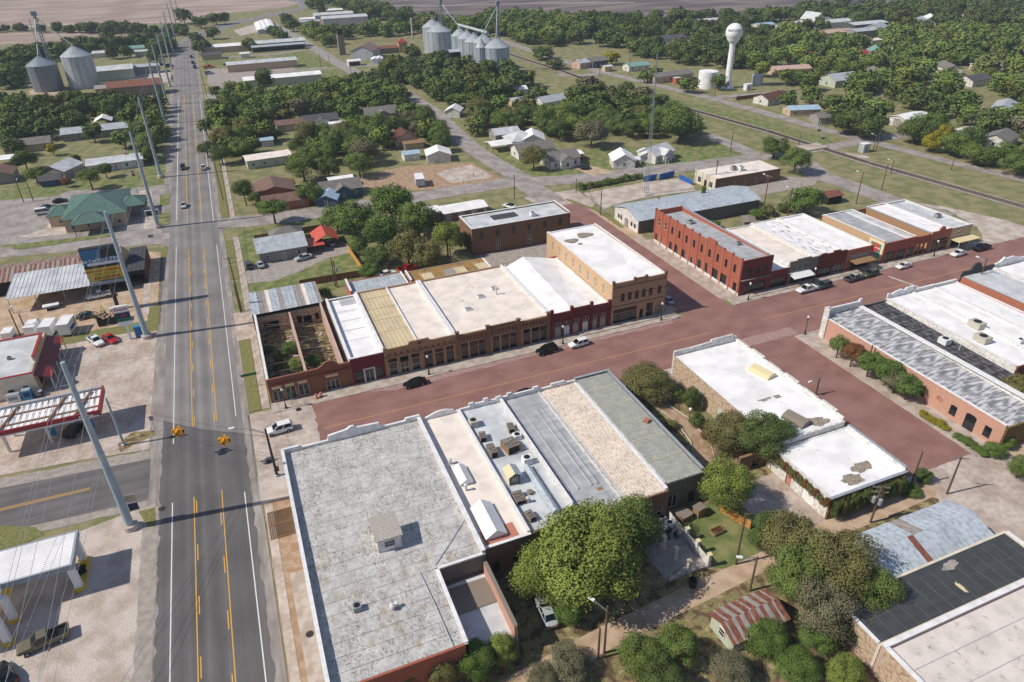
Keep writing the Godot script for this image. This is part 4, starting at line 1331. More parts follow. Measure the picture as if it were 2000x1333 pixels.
# ---- north side of the brick street, between the highway and the cross street --------------------------------
func north_row()->void:
	# the roofless corner shell
	var t:=thing("ruined_shop","roofless brick corner shell with collapsed rafters and weeds inside","ruin",v3(4.2,0,-133))
	var sw:=[]
	for q in [[0.5,0.3,2.0,2.2],[2.9,0.1,2.0,2.6],[5.3,0.3,2.0,2.3]]:
		sw.append([q[0],q[1],q[2],q[3],0.0,1,0,"frame_white","glass","window"])
	sw.append([8.0,0.05,2.2,3.5,0.0,0,0,"frame_wood","plywood","boarded_window"])
	sw.append([10.6,0.05,2.6,2.3,0.0,2,0,"frame_white","glass","door"])
	sw.append([13.5,0.05,1.8,3.4,0.0,0,0,"frame_wood","plywood","boarded_window"])
	for x in [0.5,2.9,5.3,10.6]:
		sw.append([x,2.75,2.0 if x < 10 else 2.6,0.85,0.0,0,0,"frame_wood","cream_panel","transom"])
	fitted_wall(t,"wall",v3(-7.2,0,14.5),Vector3.RIGHT,15.8,5.2,0.4,"ruin_brick",sw)
	parapet_piece(t,v3(-7.2,5.2,14.5),Vector3.RIGHT,pv([0,0,15.8,0,15.8,0.15,13.6,0.15,13.2,0.6,12.5,1.25,11.8,1.4,11.0,1.25,10.3,0.6,9.4,0.2,0,0.15]),0.4,"ruin_brick","curved_gable")
	cap(t,-7.2,9.0,14.62,14.62,4.1,0.12,"dark_brick",0.25)
	fitted_wall(t,"wall",v3(-7.2,0,-14),Vector3.BACK,28.1,5.0,0.35,"old_plaster",[])
	cap(t,-7.02,-7.02,-14,14.1,5.0,0.5,"coping")
	fitted_wall(t,"dividing_wall",v3(0.0,0,-13.5),Vector3.BACK,27.5,4.4,0.4,"pink_siding",[[8,0,2.4,2.6],[17,0,2,2.4]])
	fitted_wall(t,"wall",v3(7.0,0,-14),Vector3.BACK,28.1,5.0,0.4,"pink_siding",[])
	fitted_wall(t,"rear_wall",v3(-6.8,0,-14.0),Vector3.RIGHT,13.8,4.2,0.35,"old_plaster",[[1.2,0.0,3.2,2.7],[8.4,0.9,1.0,1.8],[9.8,0,1.8,2.5],[12.4,0.9,0.9,1.8]])
	rng.seed=7
	for bay in [[-6.7,-0.4,6.0,13.6,14],[0.3,6.5,-2.5,4.5,16],[0.3,6.5,8.0,10.0,3],[-6.7,-0.4,-12.5,-9.0,7],[0.3,6.5,-11.5,-8.5,5]]:
		for i in bay[4]:
			var r:=Mb.new()
			var z:float=lerpf(bay[2],bay[3],(i+rng.randf()*0.6)/bay[4])
			r.tube(v3(bay[0]+0.1,rng.randf_range(2.4,4.2),z),v3(bay[1]+0.1,rng.randf_range(0.4,4.0),z+rng.randf_range(-0.7,0.7)),0.07,0.06,4)
			put("rafter",r,mat["charred" if rng.randf() < 0.75 else "grey_timber"],t)
	var fl:=Mb.new()
	fl.span(-6.8,7.0,0.0,0.12,-13.6,14.0)
	put("floor",fl,"leaf_litter",t)
	var deb:=Mb.new()
	for i in 60:
		deb.box(v3(rng.randf_range(-6.5,6.6),0.2,rng.randf_range(-13,13.5)),v3(rng.randf_range(0.3,1.4),0.25,rng.randf_range(0.2,0.9)),Basis(Vector3.UP,rng.randf()*3.0))
	stuff(put("rubble",deb,"pale_concrete",t))
	for i in 11:
		var p:Vector2=pv([-1.5,-138,0.3,-134,2.8,-136,3.2,-130.5,-0.5,-130,3.3,-127,8.2,-126,7.4,-122.6,9.5,-124.5,10.6,-122,6.5,-129])[i]
		tree("weed_bush",["low dark weeds by the far wall inside the roofless shell","matted weeds in the middle of the roofless shell's left room","tall green weed bush against the shell's dividing wall, far one","bright weed bush against the dividing wall, near one","dark weed mat left of the bright bush in the shell","yellowish weed bush beside the left room's fallen rafters","green weed bush in the shell's right room, middle","dark weed bush just behind the curved gable","weed bush behind the bright patch of the right room","weed bush at the right room's front corner","small weed clump below the right room's fallen truss"][i],"bush",p,1.5+(i % 3)*0.6,1.3+(i % 4)*0.35,["leaf_dark","leaf_mid","leaf_vivid","leaf_bright"][i % 4],1,i,0.0)
	# its tin-roofed back building
	var b:=row_building({called="back_building",label="patchy rust and blue tin roofed block behind the roofless shell",x0=-3.4,x1=12.0,z0=-158.0,z1=-147.4,h=[4.6,5.0,4.9,4.9],walls=["charred","old_plaster","old_plaster","old_plaster"],roof=4.9,roof_north=5.15,roofs="patchy_tin",south=[[1.2,0.0,4.5,3.0],[9.0,0,4.5,3.0]]})
	ribs(b,-7.75,7.75,-5.6,5.6,5.0,5.25,0.9,"patchy_tin",0.04,["tin","patchy_tin","blue_tin","cream_roof","patchy_tin","blue_tin"])
	# wine-red shop with a white roof
	b=row_building({label="wine-red tiled shopfront with a white framed doorway and a white roof",x0=12.7,x1=19.3,z0=-147.2,z1=-118.5,h=[5.9,5.2,5.6,5.7],walls=["wine_brick","red_brick","white_paint","white_paint"],roof=5.1,roof_north=4.9,roofs="white_roof",copings="snew",south=[[0.5,0.5,1.9,2.6,0.0,0,1,"frame_dark","glass","window"],[2.6,0.0,1.7,2.5,0.0,1,0,"frame_white","glass","door"],[4.5,0.5,1.7,2.6,0.0,0,1,"frame_dark","glass","window"]]})
	var wp:=Mb.new()
	wp.span(-1.0,-0.75,0.15,2.9,14.37,14.5)
	wp.span(1.05,1.3,0.15,2.9,14.37,14.5)
	wp.span(-1.0,1.3,2.9,3.15,14.37,14.5)
	put("door_surround",wp,"frame_white",b)
	var seam:=Mb.new()
	for i in 6:
		seam.span(-2.9,2.9,5.03+0.035*i,5.05+0.035*i,10.0 - i*4.4,10.12 - i*4.4)
	put("roof_seam",seam,"seam_grey",b)
	put("roof_repair",_flat_mesh(v2(-0.5,-13.9),v2(2.9,-10.6),4.98),"seam_grey",b)
	# back building with grey tin roof
	b=row_building({called="back_building",label="grey tin roofed block behind the tan metal roof, with a red side wall",x0=18.6,x1=32.3,z0=-155.4,z1=-147.6,h=[5.2,5.0,5.2,5.9],walls=["red_brick","red_brick","red_brick","orange_brick"],roof=4.6,roof_north=4.9,roofs="tin",copings="we"})
	ribs(b,-6.4,6.4,-3.5,3.5,4.98,4.7,0.85,"tin",0.04)
	b=row_building({called="back_building",label="yellow-stained metal roofed block behind the widest white roof",x0=33.0,x1=53.4,z0=-154.4,z1=-147.8,h=[5.2,5.2,5.2,5.7],walls=["tan_brick","tan_brick","tan_brick","tan_brick"],roof=4.9,roof_north=5.1,roofs="yellowed_tin",copings="we"})
	ribs(b,-9.8,9.8,-2.95,2.95,5.12,4.92,0.95,"yellowed_tin",0.05,["yellowed_tin","tan_metal","yellowed_tin","patchy_tin","tan_metal"])
	# tan shops: two roofs behind one facade
	var six:=[]
	for i in 6:
		var x:=0.75+i*2.34+(0.3 if i > 2 else 0.0)
		six.append([x,0.05,1.75,2.9 if i != 1 else 2.4,0.0,1 if i==1 or i==4 else 0,1,["frame_white","frame_white","frame_white","door_red","door_red","door_red"][i],"glass","door" if i==1 or i==4 else "window"])
		six.append([x,3.15 if i != 1 else 2.6,1.75,0.85 if i != 1 else 1.35,0.0,0,0,"frame_dark","glass","transom"])
	b=row_building({label="tan brick shop with diamond brickwork, under tan and white roofs",x0=19.4,x1=34.2,z0=-147.5,z1=-118.5,h=[6.2,5.6,5.9,5.9],walls=["orange_tan_brick","tan_brick","white_paint","white_paint"],roof=5.35,roof_north=5.2,roofs="cream_roof",copings="ew",south=six})
	parapet_piece(b,v3(-7.4,6.2,14.5),Vector3.RIGHT,pv([0,0,14.8,0,14.8,0.12,9.6,0.12,9.3,0.75,5.3,0.75,5.0,0.12,0.5,0.12,0.5,0.5,0,0.5]),0.35,"orange_tan_brick")
	for i in 11:
		var dm:=Mb.new()
		var q:=pv([-0.34,0,0,-0.24,0.34,0,0,0.24])
		dm.plate(q,v3(-6.4+i*1.28,5.0,14.56),Vector3.RIGHT,Vector3.UP,0.08)
		put("brick_diamond",dm,"dark_brick",b)
	var d1:=Mb.new()
	d1.plate(pv([-0.5,0,0,-0.3,0.5,0,0,0.3]),v3(0,6.3,14.56),Vector3.RIGHT,Vector3.UP,0.08)
	put("brick_diamond",d1,"dark_brick",b)
	var band:=Mb.new()
	band.span(-7.4,7.4,4.45,4.62,14.5,14.58)
	put("brick_band",band,"brown_brick",b)
	for x in [-7.15,0.0,7.15]:
		var pm:=Mb.new()
		pm.span(x - 0.3,x+0.3,0,4.45,14.5,14.66)
		put("pilaster",pm,"orange_tan_brick",b)
	ribs(b,-7.05,-0.1,-14.1,14.1,5.42,5.28,0.87,"tan_metal",0.08)
	cap(b,0.02,0.02,-14.1,14.1,5.35,0.3,"coping",0.3)
	var cm:=Mb.new()
	for i in 5:
		cm.span(-7.0,-0.15,5.45,5.5,11.0 - i*5.4,11.14 - i*5.4)
	stuff(put("cross_seam",cm,"cream_panel",b))
	# widest tan front, one white roof
	var nine:=[]
	for u in 3:
		for i in 3:
			var x:=u*7.0+0.95+i*1.92
			var w:=1.5 if i != 1 else 1.75
			nine.append([x,0.05,w,2.7,0.0,1 if i==1 else 0,1,"door_red","glass","door" if i==1 else "window"])
			nine.append([x,2.85,w,1.0,0.0,0,0,"frame_dark","glass","transom"])
	b=row_building({label="longest tan brick front of red doors with a dentil band, white roof behind",x0=34.4,x1=55.6,z0=-147.3,z1=-118.5,h=[6.0,5.7,5.9,5.9],walls=["orange_tan_brick","tan_brick","white_paint","white_paint"],roof=5.4,roof_north=5.3,roofs="cream_roof",copings="ew",south=nine})
	for u in 4:
		var x:=-10.6+u*6.9+(0.25 if u==0 else 0.0)
		var pm:=Mb.new()
		pm.span(x - 0.4,x+0.4,0,6.7,14.5,14.72)
		pm.span(x - 0.48,x+0.48,6.7,6.9,14.1,14.78)
		put("pillar",pm,"brown_brick",b)
	var mid:=Mb.new()
	mid.span(-3.4,3.2,6.0,6.5,14.15,14.5)
	mid.span(-10.6,10.6,5.75,5.95,14.5,14.64)
	mid.span(-10.6,10.6,4.3,4.45,14.5,14.6)
	put("cornice",mid,"brown_brick",b)
	for i in 26:
		var dm:=Mb.new()
		var x:=-9.9+i*0.78
		dm.span(x,x+0.36,4.75,5.45,14.5,14.62)
		put("dentil",dm,"dark_brick",b)
	for q in [[-4.2,3.6],[0.4,-1.0],[4.6,-3.5]]:
		var sk:=Mb.new()
		sk.span(q[0] - 0.75,q[0]+0.75,5.4,5.65,q[1] - 0.75,q[1]+0.75)
		var so:=put("skylight",sk,"coping",b)
		var sg:=Mb.new()
		sg.span(q[0] - 0.62,q[0]+0.62,5.64,5.72,q[1] - 0.62,q[1]+0.62)
		put("pane",sg,"ac_grey",so)
	vent_pipe("tall white roof vent beside the second skylight of the widest white roof",v3(49.0,5.35,-133.5),1.6,0.18,"white_paint")
	# red shop with blue doors, gabled white roof
	var reds:=[]
	for i in 6:
		var x:=0.9+i*2.16+(0.2 if i > 2 else 0.0)
		var blue:=i==1 or i==3
		reds.append([x,0.05,1.45,2.5,0.0,1,0,"door_blue" if blue else "door_grey","door_grey" if not blue else "lamp_glass","door"])
		reds.append([x,2.65,1.45,1.1,0.0,1,0,"frame_white","glass","transom"])
	b=row_building({label="dark red brick shop with two blue doors and a gabled white roof",x0=55.8,x1=70.2,z0=-146.4,z1=-118.4,h=[6.0,5.8,5.6,5.8],walls=["wine_brick","red_brick","white_paint","white_paint"],roof=4.2,roof_north=4.2,roofs="white_roof",copings="w",south=reds})
	var g2:=Mb.new()
	g2.quad(v3(-6.85,5.4,13.65),v3(-2.0,6.1,13.65),v3(-2.0,7.4,-13.65),v3(-6.85,5.5,-13.65))
	put("roof_slope",g2,"white_roof",b)
	var g3:=Mb.new()
	g3.quad(v3(-2.0,6.1,13.65),v3(6.85,5.2,13.65),v3(6.85,5.3,-13.65),v3(-2.0,7.4,-13.65))
	put("roof_slope",g3,"white_roof",b)
	var gb:=Mb.new()
	gb.tri(v3(6.85,5.3,-13.66),v3(-6.85,5.5,-13.66),v3(-2.0,7.4,-13.66))
	put("gable",gb,"white_paint",b)
	for q in [[-7.0,7.1],[-2.3,7.1],[2.5,7.1],[6.95,6.6]]:
		var pm:=Mb.new()
		pm.span(q[0] - 0.28,q[0]+0.28,0,q[1] - 0.3,14.0,14.16)
		pm.span(q[0] - 0.32,q[0]+0.32,6.02,q[1],13.62,14.2)
		put("pillar",pm,"wine_brick",b)
	var hump:=Mb.new()
	hump.span(-2.0,2.2,6.0,6.45,13.65,14.0)
	hump.span(-7.2,7.2,5.3,5.45,14.0,14.12)
	hump.span(-7.2,7.2,4.1,4.25,14.0,14.1)
	put("cornice",hump,"dark_brick",b)
	# two-storey tan corner building
	var front:=[]
	for i in 6:
		front.append([2.2+i*1.78+(0.5 if i==5 else 0.0),5.6,0.95,2.0,0.45,0,1,"frame_dark","glass","window"])
	front.append([0.5,0.3,6.0,2.4,0.0,3,0,"frame_dark","glass","shop_window"])
	front.append([0.5,2.85,6.0,1.0,0.0,4,0,"frame_dark","glass","transom"])
	front.append([7.3,0.05,0.95,2.6,0.45,0,0,"frame_dark","dark_void","door"])
	front.append([9.0,0.05,1.7,3.7,0.0,1,2,"frame_dark","glass","shop_window"])
	front.append([11.3,0.05,1.8,2.9,0.85,0,0,"frame_wood","grey_timber","door"])
	var side:=[]
	for i in 8:
		side.append([3.0+i*3.8,6.3,0.9,2.3,0.3,0,1,"frame_white","ac_grey","window"])
	b=row_building({label="two-storey tan brick corner building with six arched upper windows",x0=70.4,x1=84.2,z0=-152.6,z1=-118.3,h=[10.3,9.6,10.0,10.0],walls=["tan_brick","pale_tan_brick","tan_brick","pale_tan_brick"],roof=9.86,roof_north=9.55,roofs="white_roof",copings="ewn",south=front,west=side,east=side.duplicate()})
	for q in [[-6.6,10.9],[-1.3,10.9],[1.6,10.9],[6.6,10.9]]:
		var pm:=Mb.new()
		pm.span(q[0] - 0.28,q[0]+0.28,9.9,q[1],16.75,17.25)
		put("pinnacle",pm,"brown_brick",b)
	var co:=Mb.new()
	co.span(-6.9,6.9,9.2,9.42,17.15,17.3)
	co.span(-6.9,6.9,4.5,4.65,17.15,17.26)
	co.span(-6.9,6.9,7.0,7.1,17.15,17.22)
	co.span(-1.0,1.3,10.3,10.6,16.8,17.15)
	put("cornice",co,"brown_brick",b)
	for q in [[-3.6,-9.6,1.4],[1.0,-11.6,1.7],[-2.6,-7.0,0.5]]:
		var st:=Mb.new()
		var pp:=PackedVector2Array()
		for k in 14:
			pp.append(v2(q[0],q[1])+v2(cos(TAU*k/14.0)*1.5,sin(TAU*k/14.0))*q[2]*(0.85+0.15*sin(TAU*k/14.0*3.0+q[0])))
		st.sheet(pp,9.73+(q[1]+17)*0.0093)
		put("roof_stain",st,"mould",b)
	# iron stair fence at its east foot
	fence("black iron railing at the foot of the two-storey corner building",[v2(84.9,-118.6),v2(85.2,-124.5)],1.3,"black_paint")
	# brown two-storey block beyond the yard
	var bw:=[]
	for i in 6:
		bw.append([2.2+i*4.7,4.6,1.0,1.9,0.0,0,1,"frame_dark","glass","window"])
		if i % 2==1:
			bw.append([2.2+i*4.7,0.6,1.3,2.6,0.0,1,1,"frame_white","glass","door"])
	b=row_building({label="brown brick two-storey block with a grey roof beyond the fenced yard",x0=55.2,x1=84.6,z0=-178.5,z1=-167.6,h=[7.7,7.6,7.9,7.7],walls=["brown_brick","brown_brick","brown_brick","brown_brick"],roof=7.2,roof_north=7.3,roofs="pale_grey_roof",copings="snew",south=bw})
	put("roof_patch",_flat_mesh(v2(-6.5,-3.0),v2(1.0,0.6),7.3),"black_roof",b)
	roof_box("roof_unit","white roof unit on the brown two-storey block","air conditioner",v3(74.5,7.25,-171),v3(1.3,1.0,1.3),"box_white")
	rect("yard","gravel",0.05,56,84.5,-167.4,-153,0.2)
	var junk:=thing("scrap_frame","pile of grey timber frames in the yard behind the red shop","timber pile",v3(66,0,-151))
	rng.seed=12
	for i in 26:
		var r:=Mb.new()
		var p:=v3(rng.randf_range(-5,4),rng.randf_range(0.1,1.4),rng.randf_range(-2.5,2.5))
		r.tube(p,p+v3(rng.randf_range(-3,3),rng.randf_range(0.0,1.2),rng.randf_range(-2,2)),0.07,0.07,4)
		put("beam",r,mat["grey_timber" if i % 3 else "charred"],junk)
	fence("low timber rail fence behind the widest white roof",[v2(54,-157),v2(69,-157.5)],1.1,"pole_wood")

func _flat_mesh(a:Vector2,b:Vector2,y:float)->Mb:
	var m:=Mb.new()
	m.span(a.x,b.x,y - 0.03,y+0.03,a.y,b.y)
	return m

# ---- north side, east of the cross street --------------------------------------------------------------------
func corner_row()->void:
	# red two-storey corner building; its west face carries the arches
	var west:=[]
	for i in 11:
		var x:=1.4+i*3.3
		west.append([x,5.3,0.95,2.1,0.3,0,1,"frame_dark" if i > 1 else "frame_white","glass","window"])
		match i:
			0:west.append([x - 0.7,0.1,0.9,2.7,0.4,0,0,"frame_dark","dark_void","door"])
			1:west.append([x - 2.1,0.9,1.3,2.3,0.6,0,1,"frame_white","ac_grey","window"])
			2:west.append([x - 0.4,0.1,1.4,3.0,0.65,0,1,"frame_dark","glass","door"])
			3:west.append([x - 1.2,0.1,1.5,3.1,0.7,0,1,"frame_dark","glass","door"])
			4:west.append([x - 1.0,0.1,1.5,3.1,0.7,0,1,"frame_dark","glass","door"])
			5:west.append([x - 0.6,0.1,1.0,2.4,0.0,0,0,"frame_white","dark_void","door"])
			6:west.append([x - 0.5,0.1,1.5,3.1,0.7,0,1,"frame_dark","glass","door"])
			7:west.append([x - 0.6,0.5,1.0,2.9,0.3,0,1,"frame_dark","glass","window"])
			8:west.append([x - 1.0,0.7,2.3,2.6,0.0,2,1,"frame_dark","glass","shop_window"])
			9:west.append([x - 0.9,0.7,2.3,2.6,0.0,2,1,"frame_dark","glass","shop_window"])
	west.append([35.1,0.1,1.3,2.9,0.0,0,1,"frame_dark","dark_void","door"])
	var south:=[]
	for i in 3:
		south.append([1.6+i*2.3,5.2,1.3,2.0,0.0,0,1,"frame_dark","glass","window"])
	south.append([1.6,0.7,6.0,2.4,0.0,4,0,"frame_dark","glass","shop_window"])
	var b:=row_building({label="long red brick two-storey corner building with arched doorways down its side",x0=104.9,x1=113.8,z0=-156.0,z1=-118.2,h=[9.2,9.0,8.8,9.2],walls=["dark_brick","red_brick","red_brick","red_brick"],roof=8.4,roof_north=7.6,roofs="grey_roof",copings="e",south=south,west=west,coping="grey_coping"})
	for i in 12:
		var z:=-18.5+i*3.34
		var pm:=Mb.new()
		pm.span(-4.58,-4.45,0.0,9.2,z - 0.2,z+0.2)
		pm.span(-4.6,-4.05,9.2,9.75,z - 0.24,z+0.24)
		put("pilaster",pm,mat["orange_brick" if i % 2 else "red_brick"],b)
	for q in [[9.2,9.32,0.44],[8.2,8.34,0.09],[4.2,4.4,0.08],[0.0,0.9,0.05]]:
		var cm:=Mb.new()
		cm.span(-4.45 - q[2]*(1.0 if q[2] < 0.2 else 0.12),-4.45+(0.4 if q[2] > 0.2 else 0.0),q[0],q[1],-18.9,18.9)
		put("string_course",cm,mat["white_paint" if q[1]==0.9 else "red_brick"],b)
	parapet_piece(b,v3(-4.45,9.2,5.2),Vector3.BACK,pv([0,0,3.3,0,3.3,1.0,0,1.0]),0.4,"red_brick","raised_parapet")
	var bal:=Mb.new()
	bal.span(-4.3,4.4,4.15,4.3,18.9,19.5)
	put("ledge",bal,"grey_timber",b)
	roof_box("roof_hatch","rust-stained roof hatch at the far end of the red building's grey roof","roof hatch",v3(110.0,7.8,-146.5),v3(1.5,0.6,2.0),"ac_grey")
	roof_box("roof_unit","dark roof unit halfway along the red building's grey roof","air conditioner",v3(111.6,8.15,-128.6),v3(1.1,0.7,1.0),"ac_grey")
	var lean:=row_building({called="lean_to",label="low tan roofed annex behind the far end of the red corner building",x0=113.9,x1=117.2,z0=-156,z1=-145.5,h=[6.4,6.2,6.2,6.4],walls=["grey_stone","grey_stone","grey_stone","red_brick"],roof=6.2,roof_north=5.8,roofs="cream_roof",copings="se",coping="grey_coping"})
	# low shops to the coal-black pair
	b=row_building({label="low red shop with a plain dark front beside the red corner building",x0=113.9,x1=119.4,z0=-143.9,z1=-118.3,h=[4.9,5.0,5.2,5.0],walls=["wine_brick","white_paint","white_paint","white_paint"],roof=4.6,roof_north=4.5,roofs="white_roof",copings="es",south=[[0.5,0.3,4.5,2.4,0.0,3,1,"frame_dark","glass","shop_window"]]})
	b=row_building({label="grey stone fronted shop under a cream roof with a white awning",x0=119.5,x1=128.3,z0=-143.9,z1=-118.3,h=[6.0,5.4,5.6,5.6],walls=["grey_stone","white_paint","white_paint","white_paint"],roof=5.2,roof_north=5.1,roofs="cream_roof",copings="ew",south=[[0.8,0.3,3.2,2.3,0.0,2,0,"frame_dark","glass","shop_window"],[4.4,0.1,1.2,2.4,0.0,0,0,"frame_dark","dark_void","door"],[6.0,0.3,2.2,2.3,0.0,1,0,"frame_dark","glass","shop_window"],[1.2,3.8,0.4,0.9,0.0,0,0,"frame_dark","dark_void","window"],[3.0,3.8,0.4,0.9,0.0,0,0,"frame_dark","dark_void","window"],[4.8,3.8,0.4,0.9,0.0,0,0,"frame_dark","dark_void","window"]]})
	parapet_piece(b,v3(-4.4,6.0,12.8),Vector3.RIGHT,pv([0,0,8.8,0,8.8,0.15,6.4,0.15,6.4,0.5,2.2,0.5,2.2,0.15,0,0.15]),0.35,"grey_stone")
	var aw:=Mb.new()
	aw.plate(pv([0,0,6.4,0,6.4,2.6,0,2.6]),v3(-4.6,2.75,15.3),Vector3.RIGHT,v3(0,0.22,-0.97).normalized(),0.12)
	put("awning",aw,"box_white",b)
	b=row_building({label="red shopfront under a white roof blackened with dark speckled stains",x0=128.4,x1=137.3,z0=-144.5,z1=-118.3,h=[6.1,5.4,5.6,5.6],walls=["dark_brick","white_paint","white_paint","white_paint"],roof=5.3,roof_north=5.2,roofs="stained_white_roof",copings="ew",south=[[0.5,0.3,4.0,2.5,0.0,3,0,"frame_dark","glass","shop_window"],[4.9,0.3,3.6,2.5,0.0,2,0,"frame_white","glass","shop_window"]]})
	parapet_piece(b,v3(-4.45,6.1,13.1),Vector3.RIGHT,pv([0,0,8.9,0,8.9,0.1,7.0,0.1,6.6,0.55,4.6,0.55,4.4,0.1,2.6,0.1,2.4,0.4,0.8,0.4,0.6,0.1,0,0.1]),0.35,"dark_brick")
	b=row_building({label="brick shop with a flat brown awning below a bright white roof",x0=137.4,x1=146.2,z0=-144.2,z1=-118.3,h=[5.9,5.4,5.6,5.6],walls=["orange_brick","white_paint","white_paint","white_paint"],roof=5.3,roof_north=5.2,roofs="white_roof",copings="ewn",south=[[0.6,0.2,1.1,2.4,0.0,0,0,"frame_wood","plywood","door"],[2.0,0.4,5.8,2.2,0.0,4,0,"frame_dark","glass","shop_window"],[1.2,3.5,6.4,0.9,0.0,8,0,"frame_white","ac_grey","transom"]]})
	aw=Mb.new()
	aw.plate(pv([0,0,6.8,0,6.8,2.6,0,2.6]),v3(-3.4,3.0,15.5),Vector3.RIGHT,v3(0,0.12,-1).normalized(),0.14)
	put("awning",aw,"timber",b)
	# the shop with the painted drinks sign on its side
	b=row_building({label="grey roofed red brick shop with a painted drinks sign on its side wall",x0=149.8,x1=158.0,z0=-140.4,z1=-118.2,h=[5.6,5.6,5.4,6.0],walls=["red_brick","red_brick","red_brick","pale_tan_brick"],roof=5.2,roof_north=5.5,roofs="grey_roof",copings="ewn",south=[[1.0,0.3,3.4,2.6,0.0,2,0,"frame_dark","glass","shop_window"],[4.8,0.2,3.0,2.7,0.0,2,0,"frame_dark","glass","shop_window"]]})
	var mural:=Mb.new()
	mural.span(-4.2,-4.14,0.7,5.6,6.2,10.9)
	var mo:=put("painted_sign",mural,"mural_cream",b)
	var mt:=Mb.new()
	mt.span(-4.24,-4.21,1.3,4.9,6.9,10.2)
	put("sign_panel",mt,"mural_teal",mo)
	var disc:=Mb.new()
	var dp:=[]
	for k in 24:
		dp.append(v2(cos(TAU*k/24.0),sin(TAU*k/24.0))*1.25)
	disc.plate(dp,v3(-4.27,3.7,8.55),Vector3.BACK,Vector3.UP,0.03)
	put("sign_disc",disc,"sign_red",mo)
	words(mo,"Coca-Cola",v3(-4.29,3.7,8.55),Vector3.BACK,0.62,"letter_white","Droid Serif")
	words(mo,"DRINK",v3(-4.29,4.35,8.55),Vector3.BACK,0.3,"sign_yellow")
	words(mo,"IN BOTTLES",v3(-4.29,1.75,8.55),Vector3.BACK,0.4,"letter_white")
	b=row_building({label="brick shop under the dull grey roof between the drinks sign shop and the open court",x0=158.1,x1=160.9,z0=-140.4,z1=-118.2,h=[5.6,5.6,5.6,5.4],walls=["red_brick","red_brick","orange_tan_brick","red_brick"],roof=5.3,roof_north=5.5,roofs="pale_grey_roof",copings="ewn",south=[[0.4,0.3,2.0,2.6,0.0,1,0,"frame_dark","glass","shop_window"]]})
	b=row_building({called="roofless_shop",label="narrow roofless shop of bare brick walls with white rubble inside",x0=161.0,x1=166.0,z0=-140.3,z1=-118.2,h=[5.4,5.4,5.6,5.4],walls=["red_brick","orange_tan_brick","orange_tan_brick","orange_tan_brick"],roof=1.2,roof_north=1.0,roofs="pale_concrete",copings="e",coping="grey_coping",south=[[0.4,0.4,1.2,2.8],[1.9,0.4,1.2,2.8],[3.4,0.4,1.2,2.8]]})
	b=row_building({label="red brick shop with a rounded parapet crest and white roof",x0=166.1,x1=173.2,z0=-140.3,z1=-118.1,h=[5.9,5.7,5.6,5.6],walls=["orange_brick","red_brick","white_paint","white_paint"],roof=5.4,roof_north=5.5,roofs="white_roof",copings="en",south=[[0.6,0.3,2.6,2.4,0.0,2,0,"frame_dark","glass","shop_window"],[3.6,0.3,2.8,2.4,0.0,2,0,"frame_dark","glass","shop_window"],[0.6,2.95,5.8,0.7,0.0,5,0,"frame_dark","glass","transom"]]})
	var crest:=[]
	for k in 13:
		crest.append(v2(3.5+cos(PI*k/12.0)*1.1,0.1+sin(PI*k/12.0)*1.1))
	parapet_piece(b,v3(-3.55,5.85,11.1),Vector3.RIGHT,crest,0.35,"pink_plaster","crest")
	b=row_building({label="end shop with a grey-white roof, plain pale front and a flat canopy",x0=173.3,x1=180.6,z0=-140.2,z1=-118.1,h=[5.8,5.6,5.6,5.6],walls=["tan_siding","white_paint","white_paint","white_paint"],roof=5.2,roof_north=5.3,roofs="pale_grey_roof",copings="sen",south=[[0.8,0.2,4.8,2.3,0.0,3,0,"frame_dark","glass","shop_window"],[2.0,4.0,1.9,0.9,0.0,0,0,"frame_wood","cream_panel","sign_board"]]})
	aw=Mb.new()
	aw.plate(pv([0,0,8.0,0,8.0,3.0,0,3.0]),v3(-3.7,2.9,14.1),Vector3.RIGHT,Vector3.FORWARD,0.16)
	put("canopy",aw,"cream_panel",b)
	for x in [-3.4,0.2,4.0]:
		var pm:=Mb.new()
		pm.tube(v3(x,0.1,13.9),v3(x,2.8,13.9),0.06,0.06,6)
		put("canopy_post",pm,"frame_white",b)
	roof_box("roof_unit","grey roof units grouped on the end shop of the far row","air conditioner",v3(177.6,5.25,-126.5),v3(1.6,1.0,1.2),"ac_grey")
	# warehouse with the pale blue roof
	b=house("warehouse","long white warehouse with a pale blue metal roof behind the red corner building","warehouse",v2(125,-169),0,42.5,13.6,4.0,1.8,"blue_tin","white_paint","")
	for q in [[-4.6,0.9],[-3.2,0.9],[2.8,0.9],[4.6,0.9]]:
		window(b,v3(-21.25 - 0.21,1.2,q[0]),Vector3.BACK,0.8,1.2,0,1,"frame_dark")
	window(b,v3(-21.25 - 0.21,0.05,-0.6),Vector3.BACK,1.8,2.3,1,0,"frame_dark","door_grey","door")
	var dk:=Mb.new()
	dk.span(-21.2,21.2,0.0,3.7,6.83,6.9)
	put("side_wall",dk,"dark_block",b)
	# beige flat-roofed hall
	var bs:=[]
	for i in 5:
		bs.append([2.0+i*4.6,0.6,1.4,1.8,0.0,1,0,"frame_white","glass","window"])
	b=row_building({called="hall",label="beige flat-roofed hall with striped end panels beside the storage yard",x0=145.5,x1=172.0,z0=-194.0,z1=-183.0,h=[4.2,4.2,4.2,4.4],walls=["brown_brick","tan_siding","tan_siding","cream_paint"],roof=4.22,roof_north=4.35,roofs="cream_roof",south=bs,west=[[1.0,0.6,1.8,2.0,0.0,1,0,"frame_white","glass","window"],[4.6,0.05,1.4,2.4,0.0,0,0,"frame_wood","dark_void","door"],[7.4,0.6,1.8,2.0,0.0,1,0,"frame_white","glass","window"]]})
